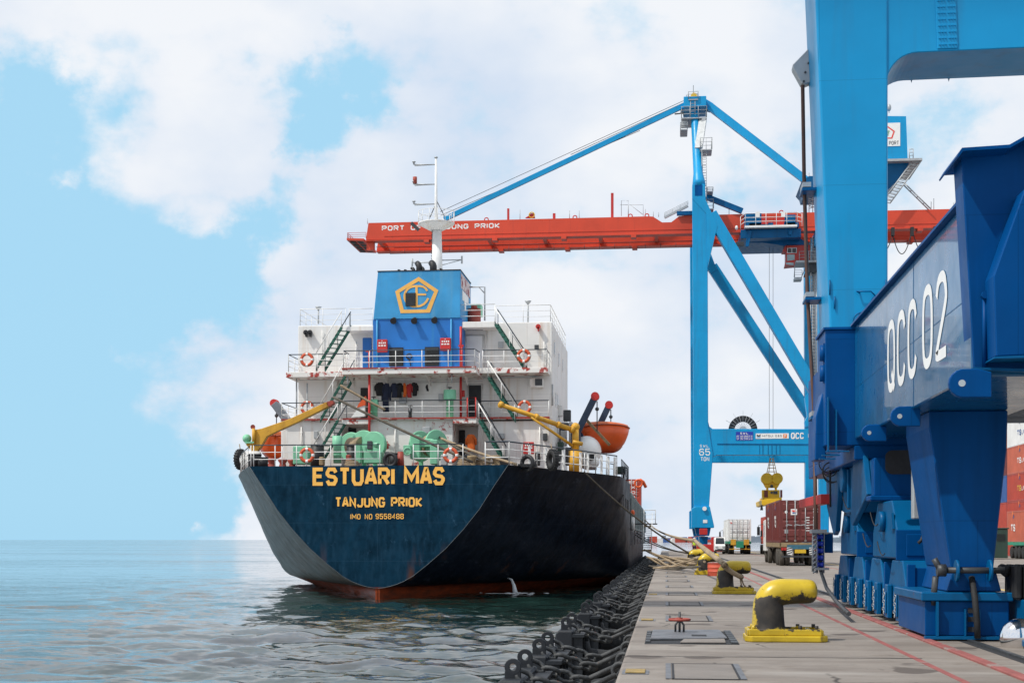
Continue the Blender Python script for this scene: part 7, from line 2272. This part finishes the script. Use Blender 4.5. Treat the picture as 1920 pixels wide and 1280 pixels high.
# maroon pair of containers, rear of truck towards the camera
YR_ = 88.0
xc = ax(1462, YR_) + 1.22
tr = trailer(xc, YR_ - .3, 12.6, ('timber', 'dark_steel'), 'flatbed truck seen from behind carrying maroon containers', 'tyre_dusty', 'white')
m = MB()
for s in (-.82, .52): m.box(xc + s, xc + s + .32, YR_ - .345, YR_ - .325, .68, 1.12)
m.build('warning_board', 'marking_white', tr)
m = MB()
for s in (-.82, .52):
    for k in range(3):
        m.prism([(xc + s, YR_ - .352, .70 + k * .15), (xc + s, YR_ - .352, .76 + k * .15), (xc + s + .31, YR_ - .352, .86 + k * .13), (xc + s + .31, YR_ - .352, .80 + k * .13)], (0, .005, 0))
m.build_each('warning_stripe', 'black', tr)
m = MB(); m.box(xc - .35, xc + .32, YR_ - .36, YR_ - .34, .78, 1.0); m.build('number_plate', 'plate_yellow', tr)
m = MB(); m.box(xc - .8, xc + .9, YR_ - .33, YR_ - .305, 1.02, 1.28); m.build('tail_board', paint('faded_blue_board', (.04, .15, .22), .6, .3, 3), tr)
m = MB()
for s in (-1.15, -.98, .85, 1.0): m.box(xc + s, xc + s + .14, YR_ - .35, YR_ - .31, .95, 1.12)
m.build('tail_light', 'red', tr)
ca = container(xc - 1.22, YR_, 1.42, 6.06, 'cont_red', 'maroon container with closed doors at the rear of the truck, under the yellow spreader', group='containers on the trucks')
cb_ = container(xc - 1.22, YR_ + 6.2, 1.42, 6.06, 'cont_red', 'maroon container in front of the other maroon one on the truck', group='containers on the trucks', doors=False)


def side_logo(c, x, y0, z0, yA, mat='marking_white', sgn=-1, txt='TS', hh=.75, flag=True):
    m = MB(); m.text(txt, (x + sgn * .012, yA, z0), (0, sgn, 0), (0, 0, 1), 1.5, hh, .05); m.build('company_lettering', mat, c)
    if flag:
        m = MB(); m.prism([(x + sgn * .012, yA - .5, z0 + 1.15), (x + sgn * .012, yA - .9, z0 + 1.5), (x + sgn * .012, yA - .5, z0 + 1.75)], (sgn * .004, 0, 0)); m.build('company_mark', 'logo_orange', c)
        m = MB(); m.prism([(x + sgn * .012, yA - .7, z0 + 1.05), (x + sgn * .012, yA - 1.15, z0 + 1.2), (x + sgn * .012, yA - .95, z0 + 1.45)], (sgn * .004, 0, 0)); m.build('company_mark', 'cont_blue', c)


side_logo(ca, xc - 1.22, YR_, 2.35, YR_ + 4.2)
side_logo(cb_, xc - 1.22, YR_, 2.35, YR_ + 10.4)
# door markings of the maroon container
z0 = 1.42
m = MB(); yy = YR_ - .036
m.box(xc - .56, xc - .18, yy - .02, yy - .01, z0 + 1.68, z0 + 2.04); m.cyl((xc - .83, yy, z0 + 1.86), (xc - .83, yy - .008, z0 + 1.86), .09, n=16)
for k in range(8):
    w = .28 if k < 2 else .22; zk = z0 + 2.0 - k * .16 - (.18 if k > 1 else 0)
    m.box(xc + .78, xc + .78 + w, yy - .008, yy, zk, zk + .06)
    if k > 1: m.box(xc + .34, xc + .34 + w, yy - .008, yy, zk, zk + .05)
m.build('door_marking', 'marking_white', ca)
m = MB(); m.box(xc - .50, xc - .26, yy - .028, yy - .021, z0 + 1.90, z0 + 1.97); m.box(xc - .44, xc - .22, yy - .028, yy - .021, z0 + 1.86, z0 + 1.90); m.build('flag_mark', 'logo_red', ca)
m = MB(); m.box(xc - .46, xc - .24, yy - .028, yy - .021, z0 + 1.76, z0 + 1.84); m.build('flag_mark', 'cont_blue', ca)
m = MB(); m.box(xc - .93, xc - .72, yy - .008, yy, z0 + .56, z0 + .8); m.build('grey_plate', 'grey_steel', ca)

# white container truck far away
YW = 156.0
xw = (ax(1367, YW) + ax(1407, YW)) / 2
tw = trailer(xw, YW - .3, 12.4, ('truck_green', 'crane_yellow'), 'green truck chassis seen from behind carrying a white container', 'tyre', 'white')
m = MB()
for s in (-.98, .42): m.box(xw + s, xw + s + .56, YW - .42, YW - .31, 1.02, 1.62)
m.build('rear_lamp_board', 'crane_yellow', tw)
m = MB(); m.box(xw - .4, xw + .4, YW - .40, YW - .305, .72, 1.32); m.build('rear_cross_member', 'truck_green', tw)
cw = container(xw - 1.22, YW, 1.42, 12.2, 'cont_white', 'white ribbed container with closed doors on the far truck', group='containers on the trucks', Hh=2.4)
m = MB(); m.box(xw - 1.05, xw - .80, YW - .05, YW - .038, 3.42, 3.47); m.box(xw - .98, xw - .75, YW - .05, YW - .038, 3.34, 3.39); m.build('door_marking', 'logo_red', cw)

# second far truck, mostly hidden behind the maroon containers
YB = 150.0
xb_ = ax(1437, YB) + 1.2
tb = trailer(xb_, YB - .3, 9.0, ('cont_red_b', 'black'), 'white cab truck behind the maroon containers, mostly hidden', 'tyre', None)
container(xb_ - 1.22, YB + 2.5, 1.42, 6.06, 'cont_red_b', 'red container on the half hidden truck beyond the maroon containers', group='containers on the trucks')
m = MB(); m.prism([(xb_ - 1.5, YB - 2.2, .9), (xb_ - 1.5, YB - .2, .9), (xb_ - 1.5, YB - .1, 2.9), (xb_ - 1.5, YB - 1.8, 2.9), (xb_ - 1.5, YB - 2.2, 2.0)], (2.3, 0, 0)); cbb = m.build('cab', 'white', tb, bevel=.06)
m = MB(); m.box(xb_ - 1.5, xb_ + .7, YB - 2.3, YB - 2.21, .75, 1.35); m.build('front_bumper', 'crane_yellow', tb)
m = MB(); m.prism([(xb_ - 1.35, YB - 2.17, 2.05), (xb_ + .65, YB - 2.17, 2.05), (xb_ + .65, YB - 1.87, 2.75), (xb_ - 1.35, YB - 1.87, 2.75)], (0, -.04, 0)); m.build('windscreen', 'black_gloss', cbb)
m = MB(); m.tube([(xb_ - 1.5, YB - 2, 2.6), (xb_ - 1.85, YB - 2.1, 2.6), (xb_ - 1.85, YB - 2.1, 2.0)], .03, 5); m.box(xb_ - 1.95, xb_ - 1.75, YB - 2.15, YB - 2.08, 1.9, 2.5); m.build('mirror', 'black', cbb)
for xx in (-1.35, .5):
    w = MB(); wheel_set(w, xb_ + xx, YB - 1.6, .52, .34); w.build('wheel', 'tyre', tb)

# white van facing the camera
YV = 157.0
v0 = thing('parked_van', ((ax(1340, YV) + ax(1359, YV)) / 2, YV, 0), 'small white van facing the camera left of the white container truck', 'van')
xa, xb2 = ax(1340.5, YV), ax(1360, YV); xm = (xa + xb2) / 2
m = MB(); m.prism([(xa, YV, .35), (xa, YV + 3.8, .35), (xa, YV + 3.8, 1.8), (xa, YV + 1.1, 1.86), (xa, YV + .55, 1.1), (xa, YV + .02, .95)], (xb2 - xa, 0, 0)); vb = m.build('body', 'white', v0, bevel=.06, seg=2)
m = MB(); m.prism([(xa + .08, YV + .56, 1.14), (xb2 - .08, YV + .56, 1.14), (xb2 - .14, YV + 1.02, 1.76), (xa + .14, YV + 1.02, 1.76)], (0, -.05, .03)); m.build('windscreen', 'black_gloss', vb)
m = MB(); m.box(xa, xb2, YV - .06, YV + .05, .38, .52); m.box(xm - .3, xm + .3, YV - .08, YV - .06, .5, .58); m.build('bumper', 'black', vb)
for s in (xa + .06, xb2 - .32):
    m = MB(); m.box(s, s + .26, YV - .03, YV + .05, .72, .88); m.build('headlight', 'grey_steel', vb)
for s in (xa + .12, xb2 - .12):
    for yy in (YV + .6, YV + 3.1):
        w = MB(); wheel_set(w, s, yy, .3, .18); w.build('wheel', 'tyre', v0)

# yard machine glimpsed between bogie and column
YM = 82.0
ym = thing('yard_tractor', (ax(1735, YM), YM, 0), 'yellow and dark red yard tractor glimpsed behind the near crane wheels', 'tractor')
m = MB(); m.box(ax(1716, YM), ax(1752, YM), YM, YM + 2, az(1012, YM, 1735), az(985, YM, 1735)); m.build('cab', 'spreader_yellow', ym, bevel=.06)
m = MB(); m.box(ax(1714, YM), ax(1756, YM), YM, YM + 5, .55, az(1013, YM, 1735)); m.build('body', 'cont_red', ym, bevel=.05)
for xx in (1722, 1748):
    for yy in (YM + .6, YM + 3.8):
        w = MB(); wheel_set(w, ax(xx, YM), yy, .5, .34); w.build('wheel', 'tyre', ym)

# container stack on the right
XS = 33.1; YS0 = 143.2
tiers = [('cont_red_b', 'cont_red_b'), ('cont_red_b', 'cont_red_b'), ('cont_blue', 'cont_red_b'), ('cont_red', 'cont_salmon'), ('cont_orange', 'cont_white')]
nm = {'cont_red_b': 'red', 'cont_blue': 'blue', 'cont_red': 'maroon', 'cont_salmon': 'salmon', 'cont_orange': 'orange', 'cont_white': 'white'}
lv = ['bottom', 'second', 'third', 'fourth', 'top']
for k, (a, b) in enumerate(tiers):
    z = .02 + k * 2.62
    container(XS, YS0, z, 12.0, a, '%s container on the %s level of the stack at the right, in its farther column' % (nm[a], lv[k]), group='stacked containers in the yard', doors=False)
    c = container(XS, YS0 - 12.2, z, 12.0, b, ('%s container with company mark on the %s level of the stack, in its nearer column' if k else '%s container on the %s level of the stack, in its nearer column') % (nm[b], lv[k]), group='stacked containers in the yard', doors=False)
    if k >= 1:
        side_logo(c, XS, 0, z + .9, YS0 - 4.2, {'cont_white': 'cont_blue'}.get(b, 'plate_yellow' if k == 2 else 'marking_white'), -1, 'TS', .55)
        m = MB(); m.text('LINES', (XS - .012, YS0 - 5.9, z + .95), (0, -1, 0), (0, 0, 1), 2.2, .4, .03); m.build('company_lettering', {'cont_white': 'cont_blue'}.get(b, 'marking_white'), c)
# trailer with a salmon container parked in front of it
XT = 29.3; YT = 120.6
tq = trailer(XT + 1.22, YT - .3, 7.0, ('truck_green', 'black'), 'green trailer at the right edge carrying a salmon container', 'tyre', None)
ct = container(XT, YT, 1.42, 6.06, 'cont_salmon', 'salmon container on the green trailer at the right edge', group='containers on the trucks')
side_logo(ct, XT, 0, 2.3, YT + 4.6, 'marking_white', -1, 'TS', .6)
m = MB(); g0, g1 = ax(1864, 118), ax(1890, 118); m.box(g0, g1, 118, 120.5, .1, 2.45); m.box(g0 - .05, g1 + .1, 117.95, 120.55, 2.452, 2.55)
gc = thing('generator_box', ((g0 + g1) / 2, 119, 0), 'dark green metal cabinet standing before the container stack', 'cabinet')
m.build('cabinet', 'green_dark', gc, bevel=.03)
m = MB()
for k in range(5): m.box(g0 + .2, g1 - .2, 117.96, 117.99, 1.5 + k * .12, 1.56 + k * .12)
m.build('vent_slat', 'black', gc)


# worker in a hi-vis vest near the far crane foot
def worker(x, y):
    t = thing('person', (x, y, 0), 'worker in a yellow green vest and dark trousers standing by the far crane foot', 'person')
    def skinned(name, mat, verts, edges, rad, root=0, par=t):
        me = bpy.data.meshes.new(name); me.from_pydata([Vector(v) for v in verts], edges, [])
        o = bpy.data.objects.new(name, me); col.objects.link(o); o.parent = par
        s = o.modifiers.new('skin', 'SKIN'); sd_ = me.skin_vertices[0].data
        for i, rr in enumerate(rad): sd_[i].radius = rr if isinstance(rr, tuple) else (rr, rr)
        sd_[root].use_root = True
        b = o.modifiers.new('sub', 'SUBSURF'); b.levels = 1; b.render_levels = 2
        me.materials.append(M[mat]); return o
    body = skinned('body', 'skin', [(0, 0, .95), (0, 0, 1.15), (0, 0, 1.38), (0, 0, 1.50), (0, -.01, 1.60), (0, -.02, 1.70),
                            (-.19, 0, 1.40), (-.25, .02, 1.12), (-.24, -.08, .88), (-.23, -.12, .80), (.19, 0, 1.40), (.25, .02, 1.12), (.24, -.08, .88), (.23, -.12, .80),
                            (-.10, 0, .88), (-.11, 0, .48), (-.11, .02, .08), (-.11, -.12, .04), (.10, 0, .88), (.12, 0, .48), (.13, .02, .08), (.13, -.12, .04)],
                   [(0, 1), (1, 2), (2, 3), (3, 4), (4, 5), (2, 6), (6, 7), (7, 8), (8, 9), (2, 10), (10, 11), (11, 12), (12, 13), (0, 14), (14, 15), (15, 16), (16, 17), (0, 18), (18, 19), (19, 20), (20, 21)],
                   [(.14, .10), (.14, .10), (.15, .10), .055, .10, .085, .06, .045, .035, .04, .06, .045, .035, .04, .085, .06, .045, .04, .085, .06, .045, .04])
    skinned('vest', 'hivis', [(0, 0, .93), (0, 0, 1.15), (0, 0, 1.38), (-.18, 0, 1.40), (.18, 0, 1.40)], [(0, 1), (1, 2), (2, 3), (2, 4)], [(.17, .13), (.17, .13), (.17, .13), .075, .075])
    skinned('trousers', 'navy_cloth', [(0, 0, .95), (-.10, 0, .86), (-.11, 0, .48), (-.11, .02, .1), (.10, 0, .86), (.12, 0, .48), (.13, .02, .1)], [(0, 1), (1, 2), (2, 3), (0, 4), (4, 5), (5, 6)], [(.15, .12), .10, .075, .06, .10, .075, .06])
    m = MB(); m.ball(Vector((x, y, 1.71)), (.115, .13, .10), 14, 10); m.tube([(x, y - .17, 1.69), (x, y, 1.70)], [.08, .12], 10); m.build('helmet', 'white_plastic', t)
    return t


worker(ax(1302, 150), 150)
